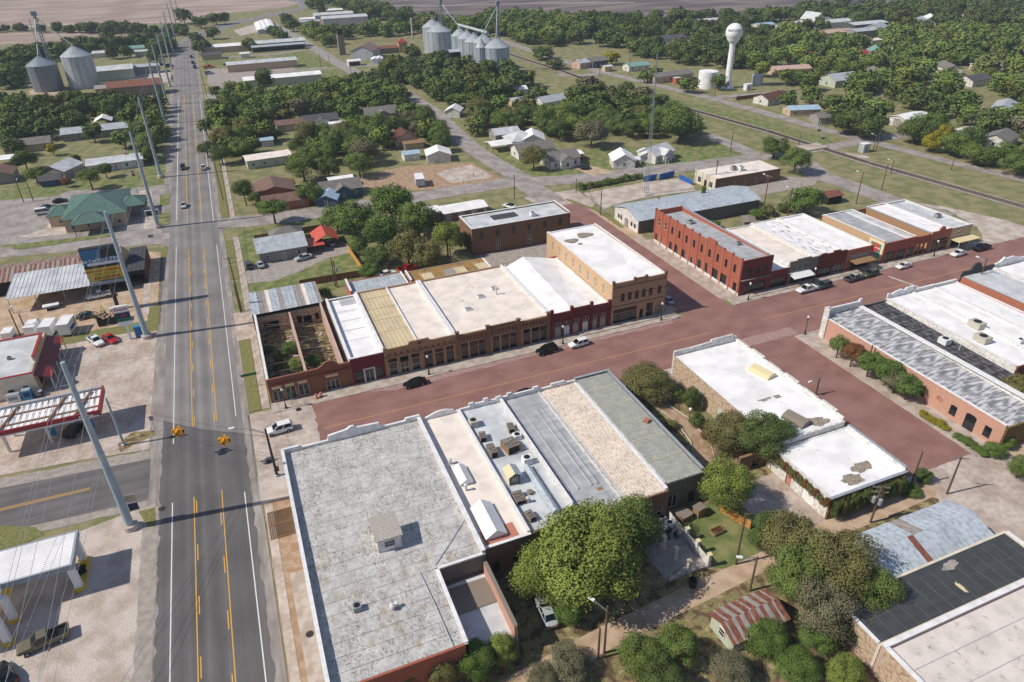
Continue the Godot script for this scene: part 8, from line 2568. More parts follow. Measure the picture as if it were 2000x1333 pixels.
# ---- small things in yards and lots ---------------------------------------------------------------------------
func trailer(label:String,at:Vector2,turn:float,l:float,w:float,h:float,paint:String,group:="",stripe:="")->Node3D:
	var t:=thing("box_trailer",label,"trailer",v3(at.x,0.05,at.y),deg_to_rad(turn),group)
	var m:=Mb.new()
	m.span(-l*0.5,l*0.5,0.6,h,-w*0.5,w*0.5)
	put("box",m,mat[paint],t)
	var r:=Mb.new()
	r.span(-l*0.5 - 0.04,l*0.5+0.04,h,h+0.06,-w*0.5 - 0.04,w*0.5+0.04)
	put("roof",r,"coping",t)
	for s in [-1,1]:
		for k in 2:
			var wm:=Mb.new()
			wm.tube(v3(-l*0.2+k*0.8,0.36,s*w*0.42 - 0.1),v3(-l*0.2+k*0.8,0.36,s*w*0.42+0.1),0.36,0.36,12)
			put("wheel",wm,"tyre",t)
	var d:=Mb.new()
	d.tube(v3(l*0.5,0.6,0),v3(l*0.5+1.3,0.55,0),0.08,0.08,5)
	put("drawbar",d,"frame_dark",t)
	if stripe:
		var sm:=Mb.new()
		sm.span(-l*0.3,l*0.25,h*0.35,h*0.6,w*0.5,w*0.5+0.02)
		put("side_mark",sm,mat[stripe],t)
		var s2:=Mb.new()
		s2.span(l*0.28,l*0.47,h*0.35,h*0.85,w*0.5,w*0.5+0.02)
		put("side_mark",s2,"sign_yellow",t)
	return t

func yard_things()->void:
	trailer("left of the white box trailers behind the gas station shop",v2(-50.0,-168.6),80,4.0,2.3,2.7,"box_white")
	trailer("middle white box trailer behind the gas station shop",v2(-46.6,-167.2),80,4.4,2.4,2.9,"box_white")
	trailer("right white box trailer with blue and yellow side marks",v2(-42.8,-166.2),80,4.8,2.4,3.2,"box_white","","deep_blue")
	trailer("low white covered trailer at the left edge behind the shop",v2(-55.0,-169.0),85,3.0,2.0,1.9,"box_white")
	trailer("grey utility trailer parked before the tin canopy",v2(-48.2,-181.0),8,3.4,1.7,1.1,"ac_grey")
	trailer("flat roofed grey trailer at the edge of the bare lot",v2(58.6,-233.1),80,7.0,3.0,3.0,"tin")
	for q in [["dumpster","dark green dumpster heaped with rubble near the price sign",-34.0,-167.4,5.6,2.4,1.7,"bin_green",4],["dumpster","open dark skip behind the rubble dumpster",-36.8,-171.2,2.4,1.7,1.1,"bin_green",25],["tank_cart","white tank cart beside the yellow frame",-33.6,-172.6,2.6,1.3,1.2,"box_white",10]]:
		var d:=thing(q[0],q[1],"dumpster" if q[0]=="dumpster" else "tank",v3(q[2],0.06,q[3]),deg_to_rad(q[8]))
		var m:=Mb.new()
		if q[0]=="dumpster":
			for s in [-1,1]:
				m.span(-q[4]*0.5,q[4]*0.5,0.1,q[6],s*q[5]*0.5 - 0.06,s*q[5]*0.5+0.06)
				m.span(s*q[4]*0.5 - 0.06,s*q[4]*0.5+0.06,0.1,q[6],-q[5]*0.5,q[5]*0.5)
			put("skip",m,mat[q[7]],d)
			var r:=Mb.new()
			rng.seed=3
			for i in 30:
				r.box(v3(rng.randf_range(-0.42,0.42)*q[4],q[6] - 0.15+rng.randf()*0.3,rng.randf_range(-0.4,0.4)*q[5]),v3(0.5,0.3,0.35),Basis(Vector3.UP,rng.randf()*3.0))
			stuff(put("rubble",r,"dirt",d))
		else:
			m.tube(v3(-1.2,0.9,0),v3(1.2,0.9,0),0.6,0.6,14)
			put("tank",m,"box_white",d)
			var r:=Mb.new()
			r.tube(v3(0,0.35,-0.8),v3(0,0.35,0.8),0.35,0.35,12)
			put("wheels",r,"tyre",d)
	var t:=thing("a_frame","yellow triangular frame beside the dumpsters","frame",v3(-36.2,0.06,-172.4))
	var m:=Mb.new()
	m.line([v3(-0.7,0,0),v3(0,2.4,0),v3(0.7,0,0)],0.07,5)
	put("frame",m,"curb_yellow",t)
	# drums and signs on the corner walk
	for q in [[5.2,-116.6,"left of two orange road drums on the corner walk"],[6.1,-116.8,"right of two orange road drums on the corner walk"]]:
		var d:=thing("road_drum",q[2],"road drum",v3(q[0],0.15,q[1]))
		var dm:=Mb.new()
		dm.lathe(Vector3.ZERO,pv([0.4,0,0.4,0.1,0.28,0.12,0.25,1.0,0,1.02]),10)
		put("drum",dm,"orange_drum",d)
		for y in [0.35,0.7]:
			var st:=Mb.new()
			st.lathe(v3(0,y,0),[v2(0.29,0),v2(0.28,0.12)],10)
			put("stripe",st,"box_white",d)
	for q in [[-6.1,-126.2,2.6,"sign_green","green street sign on the grass strip by the ruined shop",3.0,0.45],[-26.6,-214.0,2.4,"ac_grey","small grey road sign on the round verge at the second crossing",1.4,0.7],[-23.4,-118.2,2.6,"ac_grey","grey road sign at the forecourt's corner",0.7,0.8],[88.4,-123.5,2.6,"ac_grey","grey road sign beside the two-storey corner building",0.9,0.9],[0.6,-116.0,2.6,"sign_green","green sign post on the corner walk before the ruined shop",1.0,0.4]]:
		var s:=thing("road_sign",q[4],"road sign",v3(q[0],0.1,q[1]))
		var pm:=Mb.new()
		pm.tube(Vector3.ZERO,v3(0,q[2],0),0.05,0.05,6)
		put("post",pm,"galvanised",s)
		var bm:=Mb.new()
		bm.span(-q[5]*0.5,q[5]*0.5,q[2] - 0.1,q[2]+q[6],0.05,0.1)
		put("board",bm,mat[q[3]],s)
	for q in [[v2(-20.71,-115.1),"left manhole cover near the crossing"],[v2(1.49,-114.4),"manhole cover on the street mouth before the corner walk"],[v2(-5.13,-101.1),"manhole cover beside the dark signal pole"],[v2(-21.94,-96.2),"manhole cover at the left street's corner"],[v2(-3.73,-63.9),"round cover in the worn walk beside the corner roof"]]:
		var a:Vector2=q[0]
		var cv:=Mb.new()
		cv.lathe(v3(a.x,0.1,a.y),pv([0.55,0,0.5,0.03,0,0.03]),16)
		tag(put("manhole_cover",cv,"frame_dark"),q[1],"manhole cover")
	t=thing("steel_grating","rusted steel grating set in the walk beside the corner roof","grating",v3(-5.0,0.12,-85.5))
	for i in 13:
		var gm:=Mb.new()
		gm.span(-1.7+i*0.28,-1.62+i*0.28,0,0.12,-3.0,3.0)
		put("bar",gm,"timber",t)
	var gc:=Mb.new()
	for z in [-2.9,0.0,2.9]:
		gc.span(-1.75,1.85,0.02,0.1,z - 0.06,z+0.06)
	stuff(put("cross_bar",gc,"timber",t))
	# back gardens by the big tree
	fence("white garden wall with a tan coping beside the terrace",[v2(49.5,-63.0),v2(49.5,-53.2)],1.7,"white_paint",2.0)
	fence("low white wall closing the terrace at the alley",[v2(43.0,-52.9),v2(46.3,-53.1)],0.9,"white_paint",1.6)
	fence("tan garden fence at the loading yard",[v2(57.6,-61.2),v2(59.4,-56.4)],1.6,"new_fence",0.6)
	for q in [[49.5,-58.3,"terrace pillar midway along the white garden wall"],[49.5,-55.7,"terrace pillar two thirds down the white garden wall"],[49.5,-53.0,"terrace pillar at the alley end of the white garden wall"],[45.6,-58.3,"white terrace pillar standing free near the chairs"],[45.9,-55.8,"white terrace pillar standing free mid terrace"],[46.3,-53.1,"terrace pillar at the end of the low alley wall"]]:
		var p:=thing("pillar",q[2],"pillar",v3(q[0],0,q[1]))
		var pm:=Mb.new()
		pm.span(-0.24,0.24,0,2.5,-0.24,0.24)
		put("shaft",pm,"white_paint",p)
		var cm:=Mb.new()
		cm.span(-0.32,0.32,2.5,2.62,-0.32,0.32)
		put("cap",cm,"cream_panel",p)
	roof_box("air_conditioner","outdoor air conditioner nearest the brick back wall","air conditioner",v3(48.2,0.1,-62.8),v3(1.0,1.0,1.0),"ac_grey")
	roof_box("air_conditioner","outdoor air conditioner beside the white garden wall","air conditioner",v3(48.7,0.1,-61.5),v3(1.0,0.9,1.0),"box_white")
	for i in 5:
		var c:=thing("garden_chair",["dark garden chair nearest the garden wall","second dark garden chair along the terrace back","brown garden chair by the free pillar","dark garden chair at the tree's edge","grey garden chair nearest the air conditioners"][i],"chair",v3([48.4,47.2,46.0,45.0,47.8][i],0.1,[-59.2,-59.6,-59.4,-60.0,-60.4][i]),i*1.2)
		var sm:=Mb.new()
		sm.span(-0.3,0.3,0.4,0.48,-0.3,0.3)
		put("seat",sm,mat["frame_dark" if i != 2 else "timber"],c)
		var bm:=Mb.new()
		bm.span(-0.3,0.3,0.48,1.05,-0.34,-0.27)
		put("backrest",bm,mat["frame_dark" if i != 2 else "timber"],c)
		for x in [-0.26,0.26]:
			for z in [-0.26,0.26]:
				var lm:=Mb.new()
				lm.span(x - 0.03,x+0.03,0,0.4,z - 0.03,z+0.03)
				put("leg",lm,"frame_dark",c)
	t=thing("planter","timber bed of red plants on the back lawn","planter",v3(54.6,0.05,-57.8),0.1)
	m=Mb.new()
	m.span(-1.0,1.0,0,0.5,-0.6,-0.52)
	m.span(-1.0,1.0,0,0.5,0.52,0.6)
	m.span(-1.0,-0.92,0,0.5,-0.52,0.52)
	m.span(0.92,1.0,0,0.5,-0.52,0.52)
	put("frame",m,"timber",t)
	m=Mb.new()
	rng.seed=9
	for i in 40:
		m.box(v3(rng.randf_range(-0.85,0.85),0.4+rng.randf()*0.3,rng.randf_range(-0.45,0.45)),v3(0.16,0.1,0.14),Basis(v3(1,1,0).normalized(),rng.randf()*3.0))
	put("plants",m,"dark_brick",t)
	for q in [[54.2,-61.9,1.5,1.6,1.2,"timber","wooden garden cupboard under the yard tree"],[51.7,-62.2,2.0,1.0,1.6,"plywood","low timber box by the back wall"]]:
		t=thing("garden_box",q[6],"box",v3(q[0],0.05,q[1]),0.2)
		m=Mb.new()
		m.span(-q[2]*0.5,q[2]*0.5,0,q[3],-q[4]*0.5,q[4]*0.5)
		put("body",m,mat[q[5]],t)
		m=Mb.new()
		m.span(-q[2]*0.56,q[2]*0.56,q[3],q[3]+0.1,-q[4]*0.58,q[4]*0.58)
		put("lid",m,"grey_timber",t)
	t=thing("wheelie_bin","dark round bin on the alley edge by the terrace","bin",v3(45.6,0.1,-51.0))
	m=Mb.new()
	m.lathe(Vector3.ZERO,pv([0.5,0,0.68,1.2,0.6,1.2,0.5,0.3,0,0.3]),14)
	put("drum",m,"bin_green",t)
	t=thing("garden_lamp","white globe lamp on a post in the gap garden","street lamp",v3(66.1,0,-81.8))
	m=Mb.new()
	m.tube(Vector3.ZERO,v3(0,2.6,0),0.06,0.05,6)
	put("post",m,"black_paint",t)
	m=Mb.new()
	m.lathe(v3(0,2.6,0),pv([0.05,0,0.22,0.12,0.28,0.3,0.2,0.5,0,0.58]),12)
	put("lamp_globe",m,"letter_white",t)
	t=thing("path_edging","white stone edging along the winding garden path","edging")
	for q in [pv([62.6,-91,64.0,-83,63.2,-77,60.8,-72]),pv([65.2,-90,66.6,-83,66.4,-76,64.8,-72.6])]:
		for i in 3:
			var a:Vector2=q[i]
			var b:Vector2=q[i+1]
			var em:=Mb.new()
			em.tube(v3(a.x,0.12,a.y),v3(b.x,0.12,b.y),0.12,0.12,5)
			put("stone",em,"pale_concrete",t)
	b_wall()
	fence("orange timber privacy fence beside the grey-sided house's drive",[v2(24.4,-186.5),v2(25.4,-167.6)],1.9,"new_fence",0.9)
	fence("red-brown timber fence behind the roofless shell",pv([25.3,-167.4,12.5,-167.9,9.0,-167.9]),1.9,"old_fence",0.9)
	fence("dark timber fence behind the grey-sided house",[v2(1.0,-204.0),v2(21.0,-204.6)],1.9,"old_fence",0.9)
	fence("post and rail fence on the west edge of the storage yard",pv([107.5,-201.0,103.6,-188,103.2,-178]),1.6,"galvanised")
	fence("brown timber fence beside the water tower grounds",[v2(237.3,-291),v2(252.7,-290.8)],1.8,"old_fence",2.0)
	fence("long grey fence before the far house on the right",[v2(296.2,-206.9),v2(312.8,-213.7)],1.8,"dark_block",2.0)
	fence("orange timber fence behind the pale blue roofed house",[v2(260.5,-263.7),v2(263,-255.2)],2.0,"new_fence",2.0)
	fence("grey pipe fence by the bare lot",pv([72.9,-228,78.7,-233.5,87.1,-228.1]),1.4,"galvanised")
	for q in [["blue tarpaulin stretched along the storage yard fence, left piece",v2(129.9,-201.6),v2(134.9,-201.7),2.2],["blue tarpaulin along the storage yard fence, middle piece",v2(135.8,-201.2),v2(142.5,-202.4),2.2],["long blue tarpaulin lying at the beige hall's corner",v2(142.5,-199.2),v2(142.8,-191.7),1.8]]:
		var a:Vector2=q[1]
		var b:Vector2=q[2]
		t=thing("tarpaulin",q[0],"tarpaulin",v3((a.x+b.x)*0.5,0,(a.y+b.y)*0.5),-(b - a).angle())
		m=Mb.new()
		var l:=a.distance_to(b)
		for i in 8:
			m.box(v3(-l*0.5+l*(i+0.5)/8.0,q[3]*0.5,0.08*(i % 2)),v3(l/8.0,q[3]*(0.95+0.06*(i % 3)),0.06),Basis(Vector3.RIGHT,0.08))
		put("sheet",m,"tarp_blue",t)
	var tr:Vector2=v2(118.4,-224.2)
	t=thing("trampoline","round black trampoline on the lawn by the white houses","trampoline",v3(tr.x,0,tr.y))
	m=Mb.new()
	m.lathe(Vector3.ZERO,pv([2.2,0.8,2.2,0.9,0,0.9]),20)
	put("bed",m,"black_paint",t)
	for i in 4:
		m=Mb.new()
		m.tube(v3(cos(i*1.57)*2.0,0,sin(i*1.57)*2.0),v3(cos(i*1.57)*2.1,0.85,sin(i*1.57)*2.1),0.05,0.05,5)
		put("leg",m,"galvanised",t)
	for q in [[v2(223.5,-196.4),3.0,3.2,2.4,"tin","grey railway equipment cabin beside the level crossing"],[v2(235.3,-340.1),3.5,3.0,3.0,"bright_red_metal","small red shed left of the broad white tank"],[v2(257.5,-308),3.6,3.0,2.6,"box_white","small white pump hut right of the water tower"],[v2(241.3,-355.3),3.4,3.2,3.0,"orange_drum","orange-red container by the long brown building"]]:
		var a:Vector2=q[0]
		t=thing("equipment_hut",q[5],"hut",v3(a.x,0,a.y))
		m=Mb.new()
		m.span(-q[1]*0.5,q[1]*0.5,0,q[2],-q[3]*0.5,q[3]*0.5)
		put("wall",m,mat[q[4]],t)
		m=Mb.new()
		m.span(-q[1]*0.54,q[1]*0.54,q[2],q[2]+0.15,-q[3]*0.56,q[3]*0.56)
		put("roof",m,mat["coping" if q[4] != "bright_red_metal" else "pale_grey_roof"],t)
		m=Mb.new()
		m.span(-0.5,0.5,0.1,2.1,q[3]*0.5,q[3]*0.5+0.04)
		put("door",m,"ac_grey",t)
	for q in [[v2(222.3,-219.3),"left railway crossing signal by the far lane"],[v2(215,-209.4),"right railway crossing signal by the near lane"]]:
		var a:Vector2=q[0]
		t=thing("crossing_signal",q[1],"railway signal",v3(a.x,0,a.y))
		m=Mb.new()
		m.tube(Vector3.ZERO,v3(0,5.5,0),0.12,0.1,6)
		put("mast",m,"galvanised",t)
		m=Mb.new()
		m.box(v3(0,4.8,0.2),v3(2.0,0.3,0.06),Basis(Vector3.BACK,0.75))
		m.box(v3(0,4.8,0.28),v3(2.0,0.3,0.06),Basis(Vector3.BACK,-0.75))
		put("crossbuck",m,"box_white",t)
		m=Mb.new()
		m.box(v3(0,3.2,0.2),v3(1.5,0.6,0.3))
		put("lamp_unit",m,"black_paint",t)

func b_wall()->void:
	var t:=thing("old_wall","old ivy-topped brick wall stub between the loading yard and the garden","wall",v3(68.2,0,-67.4))
	put("wall",wall_shape(v3(-2.6,0,0.2),Vector3.RIGHT,5.3,3.0,0.4,[[2.6,0.2,1.3,1.9]]),"brown_brick",t)
	window(t,v3(0.0,0.2,0.2),Vector3.RIGHT,1.3,1.9,0,1)
	cap(t,-2.6,2.7,0,0,3.0,0.5,"timber")

# ---- trees and bushes -------------------------------------------------------------------------------------------
func t(x:float,z:float,h:float,r:float,leaf:String,base:float,v:int,label:String)->void:
	var d:=v2(x,z).length()
	tree("tree",label,"tree",v2(x,z),h,r,"leaf_"+leaf,0 if d < 126 else 1 if d < 330 else 2,v,base)

func b(x:float,z:float,h:float,r:float,leaf:String,base:float,v:int,label:String,group:="")->void:
	tree("bush",label,"bush",v2(x,z),h,r,"leaf_"+leaf,0 if v2(x,z).length() < 110 and r > 1.5 else 1,v,base,group)

const LANDMARKS:=[
	"brown flat lean-to below the dark red-brown roof",
	"charcoal-roofed house with a small gable",
	"grey garage with double doors beside the railway lane",
	"grey house with a pedimented front porch",
	"grey-green roofed greenhouse-like house at the far right",
	"long house with an L-shaped pale metal roof",
	"long white house with a pale grey roof under",
	"pale blue shed roof under the trees left of",
	"pale green flat-roofed trailer house beside the highway",
	"pale metal roof at the left of the white",
	"red garden shed with a white roof behind the",
	"right-hand white gable roof in the white house cluster",
	"small brown-roofed house deep among the trees right of",
	"small pale hut at the clearing's edge below the",
	"steep dark red-brown roofed house among the town trees",
	"white cottage half hidden in trees below the silos",
	"white gable-ended house among trees above the lawn",
	"white gabled house with a grey roof at the",
	"white house with a gabled porch by the lane",
	"white hut at the left among the trees by",
	"white metal roof half hidden by trees behind the",
	"white shed corner under the trees right of the",
	"white shed with a long pale roof right of",
	"white van-sized shed beside the charcoal-roofed house"
]

# one of the trees among the houses, told apart by its tone and by the landmark it stands nearest to
func ft(x:float,z:float,h:float,r:float,leaf:String,v:int,nth:int,side:int,mark:int)->void:
	var tone:String={"dark":"dark green","mid":"mid green","olive":"olive","vivid":"fresh green","bright":"light green","grey":"greyish"}[leaf]
	var nth_word:String="" if nth < 0 else ["nearest ","second ","third ","fourth ","fifth ","sixth ","seventh ","eighth ","ninth ","tenth ","eleventh ","twelfth ","thirteenth ","fourteenth ","fifteenth ","sixteenth "][nth]
	t(x,z,h,r,leaf,0.1,v,"%s%s tree %s the %s" % [nth_word,tone,["behind","in front of","left of","right of"][side],LANDMARKS[mark]])

func vegetation()->void:
	t(31.1,-55.4,13.5,8.2,"bright",0.18,0,"big spreading light green tree behind the cream roofed shop")
	t(26.1,-57.2,9,4.6,"bright",0.1,1,"left lower limb mass of bright foliage beside the big spreading tree")
	t(40.3,-59.4,9.5,4.6,"mid",0.15,2,"right hand light tree leaning over the terrace")
	b(27.8,-52.7,4.2,2.2,"vivid",0.02,3,"round vivid green bush at the big tree's foot")
	t(58.5,-61.5,8.5,4.6,"bright",0.2,4,"rounded bright tree at the corner of the loading yard")
	t(71,-68.9,8.5,5.2,"dark",0.16,0,"dark feathery tree against the white corner building's roof")
	t(67.3,-72.5,7,4.4,"olive",0.15,1,"brownish olive tree left of the dark feathery one")
	t(63.4,-91.8,6,5.4,"olive",0.05,2,"wide brownish green tree filling the street end of the garden gap")
	b(68.5,-85,5,1.8,"dark",0.02,3,"tall dark shrub beside the garden path, upper")
	b(66.6,-80.1,3.2,1.5,"dark",0,4,"dark shrub by the white globe lamp")
	b(67.8,-88.4,2.4,1.4,"vivid",0,0,"low bright shrub at the path's upper bend")
	b(66.3,-76.2,2.2,1.6,"rust",0,1,"reddish brown shrub below the plaster wall")
	b(62.1,-81.6,1.6,1.3,"olive",0,2,"grey-green shrub inside the path's curve")
	t(60,-49.6,8.5,4.6,"olive",0.1,3,"yellowish olive tree at the alley, left of the pale tin shed")
	t(61.7,-42.7,10,5.6,"olive",0.12,4,"large dusty olive tree overhanging the pale tin shed")
	t(56.7,-44.3,8.5,4.4,"mid",0.1,0,"green tree behind the rusty roofed hut")
	t(56.4,-39.3,7.5,4.4,"grey",0.1,1,"greyish twiggy tree right of the rusty roofed hut")
	t(63.7,-39.2,7.5,3.8,"mid",0.1,2,"green tree casting its shadow on the black tarred roof")
	t(58.7,-52.4,6.5,3,"dark",0.08,3,"dark tree at the loading yard's alley corner")
	b(59.9,-36.5,4.5,2.6,"vivid",0.05,4,"vivid bush below the black tarred roof")
	b(54.4,-37.5,4,2.8,"vivid",0.05,0,"leafy bush between the rusty hut and the cream wall")
	b(48.1,-39.3,4.2,3,"vivid",0.05,1,"bright bush in front of the rusty hut, left")
	b(49,-34.9,4,2.8,"vivid",0.05,2,"bright bush at the bottom edge below the rusty hut")
	b(53.3,-32.2,3.8,2.6,"bright",0.05,3,"bright bush at the bottom edge beside the cream wall")
	t(32.3,-43,5.5,3,"mid",0.1,4,"dark green small tree right of the foreground lamp pole")
	t(37.3,-42.5,5.5,3,"mid",0.1,0,"green small tree second right of the foreground lamp pole")
	t(33.1,-39.8,5,3,"dark",0.08,1,"dark small tree at the bottom edge, middle")
	b(41.6,-37.7,4,2.6,"grey",0.05,2,"grey bare-twigged bush at the bottom edge")
	b(24.3,-45.9,3.6,3,"grey",0.03,3,"wide grey-green scrub left of the foreground lamp pole")
	b(20.9,-45.8,3,2.2,"grey",0.03,4,"lower grey-green scrub at the bottom edge")
	t(17.9,-50.5,4.5,2,"bright",0.1,0,"slim bright tree by the sunken annex")
	t(14.2,-50.3,5,2.6,"vivid",0.08,1,"green tree at the corner roof's rear edge, right")
	t(10.3,-50.9,4.6,2.5,"olive",0.08,2,"olive tree at the corner roof's rear edge, middle")
	t(5.8,-51.7,4.2,2.2,"vivid",0.08,3,"green tree at the corner roof's rear edge, left")
	t(105.7,-87.6,5.2,2.2,"mid",0.34,4,"first slim street tree by the pink brick wall, nearest the brick street")
	t(105.7,-83.9,5.4,2.4,"rust",0.34,0,"rusty tinted street tree, second along the pink brick wall")
	t(106,-79.9,5.8,2.9,"vivid",0.3,1,"full green street tree, third along the pink brick wall")
	t(106.6,-76.4,5.8,2.8,"vivid",0.3,2,"full green street tree, fourth along the pink brick wall")
	t(106.1,-73.7,5.2,2.8,"grey",0.25,3,"partly bare grey street tree, fifth along the pink brick wall")
	t(106.5,-71.4,5.4,2.9,"vivid",0.28,4,"last and nearest street tree along the pink brick wall")
	t(122.5,-62,6,3.8,"olive",0.15,0,"olive tree at the right edge behind the dark low shed roof")
	t(105.3,-48.6,4,2,"mid",0.2,1,"small tree at the right edge by the concrete")
	b(107.1,-53.9,2.2,1.9,"vivid",0,2,"leafy bush at the pink brick building's alley corner")
	b(110.7,-54.8,2.4,1.8,"vivid",0,3,"taller leafy bush right of the alley corner bush")
	b(91.3,-54.1,2,1.6,"dark",0,4,"dark weeds at the foot of the creeper wall's far end")
	b(87,-52.6,1.6,1.8,"vivid",0,0,"low green weeds by the dark leaning pole")
	t(7.9,-216.2,7.5,5.2,"vivid",0.42,1,"umbrella shaped green tree beside the side street")
	t(0.9,-237,9,3.6,"dark",0.25,2,"tall dark tree left of the brown brick ranch house")
	t(3.9,-232.9,6,2.6,"mid",0.3,3,"smaller tree right of the tall dark one by the ranch house")
	t(20.8,-228.3,8,4.6,"mid",0.12,4,"rounded tree between the ranch house and the blue-grey house")
	t(22.1,-254.8,10,6.4,"mid",0.1,0,"broad green tree right of the pale green trailer house")
	t(30.7,-252.6,9,5,"dark",0.1,1,"dark tree behind the blue-grey house, left")
	t(41.3,-250.8,9,5.6,"mid",0.1,2,"broad tree behind the blue-grey house, right")
	t(24.4,-201.2,9.5,4.6,"mid",0.12,3,"slim tree at the roadside right of the umbrella tree")
	t(28.5,-194.2,11,6.4,"vivid",0.14,4,"large green tree over the red-roofed carport")
	t(40.5,-197.1,13,7.6,"vivid",0.12,0,"largest green tree in the block before the storage units")
	t(45.3,-186.6,11,5.8,"mid",0.12,1,"green tree right of the largest one")
	t(34,-183,10,5.4,"vivid",0.1,2,"leafy tree below the largest one")
	t(37.7,-169.4,10,5.4,"olive",0.1,3,"olive yellow tree in the block's middle")
	t(41.5,-163.5,9,4.6,"olive",0.1,4,"dull olive tree left of the transformer pole")
	t(48.7,-169.8,10,4.6,"bright",0.12,0,"bright tree before the brown two-storey block")
	t(50.5,-186.7,8,3.4,"grey",0.12,1,"half bare tree before the storage units")
	b(29.9,-173,5,4.6,"dark",0.03,2,"dark leafy mass beside the orange fence")
	b(26.8,-167.3,3.6,3.2,"vivid",0.03,3,"vivid shrub behind the grey tin roofed block")
	b(27,-182,5,2.6,"vivid",0.03,4,"vivid shrub at the orange fence's far end")
	b(13.4,-157.6,3.4,2.2,"vivid",0.05,0,"weed tree behind the wine-red shop")
	b(54,-171.8,6,2,"grey",0.05,1,"grey vine mass on the brown two-storey block's end wall")
	t(101.1,-231,9,5.2,"olive",0.15,2,"dull olive tree before the white house cluster")
	t(157.4,-154.9,9,6,"vivid",0.06,3,"round dark green tree behind the speckled roof shops")
	t(188.6,-205.5,8,6,"dark",0.1,4,"dark spreading tree behind the beige hall, left")
	t(181.7,-186.7,9,5.6,"mid",0.12,0,"green tree at the beige hall's far corner")
	b(125.7,-167.5,4.5,3,"mid",0.05,1,"vine mass before the pale blue roof, left")
	b(129.7,-164.5,4,2.4,"rust",0.05,2,"autumn tinted vine clump before the pale blue roof")
	b(137.8,-166.5,4,3.2,"mid",0.05,3,"vine mass before the pale blue roof, middle")
	b(144.8,-166.9,4.2,2.8,"mid",0.05,4,"vine mass at the pale blue roof's far end")
	b(131.3,-170.3,8.2,0.9,"mid",0.1,0,"thin column of vine climbing a pole through the pale blue roof")
	b(146.6,-158.3,3.4,2.6,"olive",0.05,1,"olive scrub at the gravel lot's near side")
	b(141.6,-157.2,3.2,2.4,"vivid",0.05,2,"vivid scrub behind the low red shop")
	b(125.9,-156.5,2.6,2.4,"vivid",0,3,"round shrub behind the red corner building")
	b(152.8,-158.7,3,2.2,"dark",0,4,"dark scrub left of the round dark green tree")
	t(-48.2,-278.8,7,4.4,"mid",0.35,0,"neat round tree on the lawn behind the bank")
	t(-56.8,-285.7,3.5,2,"rust",0.2,1,"small brown bare tree left of the neat round one")
	t(-44.6,-291.6,5.5,3.2,"dark",0.25,2,"low dark tree before the long white house")
	t(-67.8,-296.4,6,4.2,"mid",0.25,3,"green tree beside the dark blue shed")
	t(-74,-316.2,8,5,"dark",0.15,4,"dark tree above the dark blue shed")
	t(-81.5,-340.2,8,5,"dark",0.12,0,"dark tree at the left edge before the dark grey house")
	t(-53.5,-350.4,8,5.2,"dark",0.12,1,"dark tree before the long pale-roofed house")
	t(-40.1,-367.5,10,6.4,"dark",0.1,2,"massive dark oak left of the steel poles, back")
	t(-32.8,-343.1,10,6.6,"dark",0.1,3,"massive dark oak left of the steel poles, front")
	t(-37.7,-383.2,10,5.6,"mid",0.1,4,"lighter oak behind the massive dark ones")
	t(-50.4,-405,9,5,"mid",0.1,0,"bright tree right of the dirt drive")
	t(-61.9,-399.1,11,5,"dark",0.1,1,"tall dark tree by the dirt drive")
	t(-71,-391.2,9,5,"dark",0.12,2,"dark tree left of the dirt drive")
	t(-80.5,-378,10,6.5,"dark",0.08,3,"broad dark tree at the left, upper")
	t(-73,-366.5,9,6,"dark",0.08,4,"broad dark tree at the left, lower")
	t(-95.6,-427,10,7,"mid",0.06,0,"bushy green tree at the left edge")
	t(-29.9,-304.9,7,3.4,"mid",0.1,1,"green tree beside the second steel pole")
	t(-28.5,-409,8,3.4,"dark",0.12,2,"dark tree by the highway, opposite the gravel lot")
	t(-56.5,-310.9,6,3,"vivid",0.1,3,"slim tree between the white houses on the left")
	t(-67.5,-335,5,2.6,"yellow",0.2,4,"yellow-green tree right of the dark grey house")
	t(-1.1,-420,7,3.6,"dark",0.2,0,"round dark tree on the gravel lot")
	t(25,-428,12,6,"dark",0.1,1,"tall dark clump left of the bright white-roofed hall")
	t(-8.3,-341.8,7,4,"dark",0.18,2,"dark tree leaning toward the highway, upper")
	t(-9,-304.1,6.5,4,"dark",0.18,3,"dark tree leaning toward the highway, lower")
	t(0,-333.7,9,5.4,"mid",0.1,4,"green tree behind the leaning dark ones")
	t(5.2,-364,11,6,"dark",0.1,0,"dark tree at the corner of the gravel lot")
	t(3.7,-293.9,8,5.4,"mid",0.1,1,"green tree left of the pale green trailer house")
	t(-4,-289.9,8,4.6,"dark",0.1,2,"dark tree before the trailer house")
	t(28.8,-593,9,6,"dark",0.1,3,"dark tree right of the small white kiosk")
	t(-4.3,-595,10,8,"dark",0.06,4,"dark clump right of the highway bend, front")
	t(-6.8,-647,9,7,"dark",0.06,0,"dark clump right of the highway bend, back")
	t(6.3,-673,9,7,"dark",0.06,1,"dark clump between the bend and the pale yard")
	t(-15.4,-805,14,10,"dark",0.12,2,"lone tree standing on the ploughed field by the track")
	t(-1.5,-761,11,9,"dark",0.06,3,"bushy tree at the farm track's end")
	t(12.5,-780,11,9,"dark",0.06,4,"dark tree right of the farm track's end")
	t(20.5,-783,11,6,"dark",0.08,0,"narrow tree at the end of the far roadside clump")
	t(112,-782,20,7,"dark",0.08,1,"tall narrow tree beside the far highway curve")
	t(73,-731,11,8,"dark",0.05,2,"dark tree right of the storage sheds, upper")
	t(73,-687,11,8,"dark",0.05,3,"dark tree right of the storage sheds, lower")
	t(174.7,-330.5,11,6.5,"grey",0.2,4,"tall silvery tree at the clearing by the rail meadow")
	t(187.5,-314,9,5,"dark",0.12,0,"round dark tree beside the rail meadow")
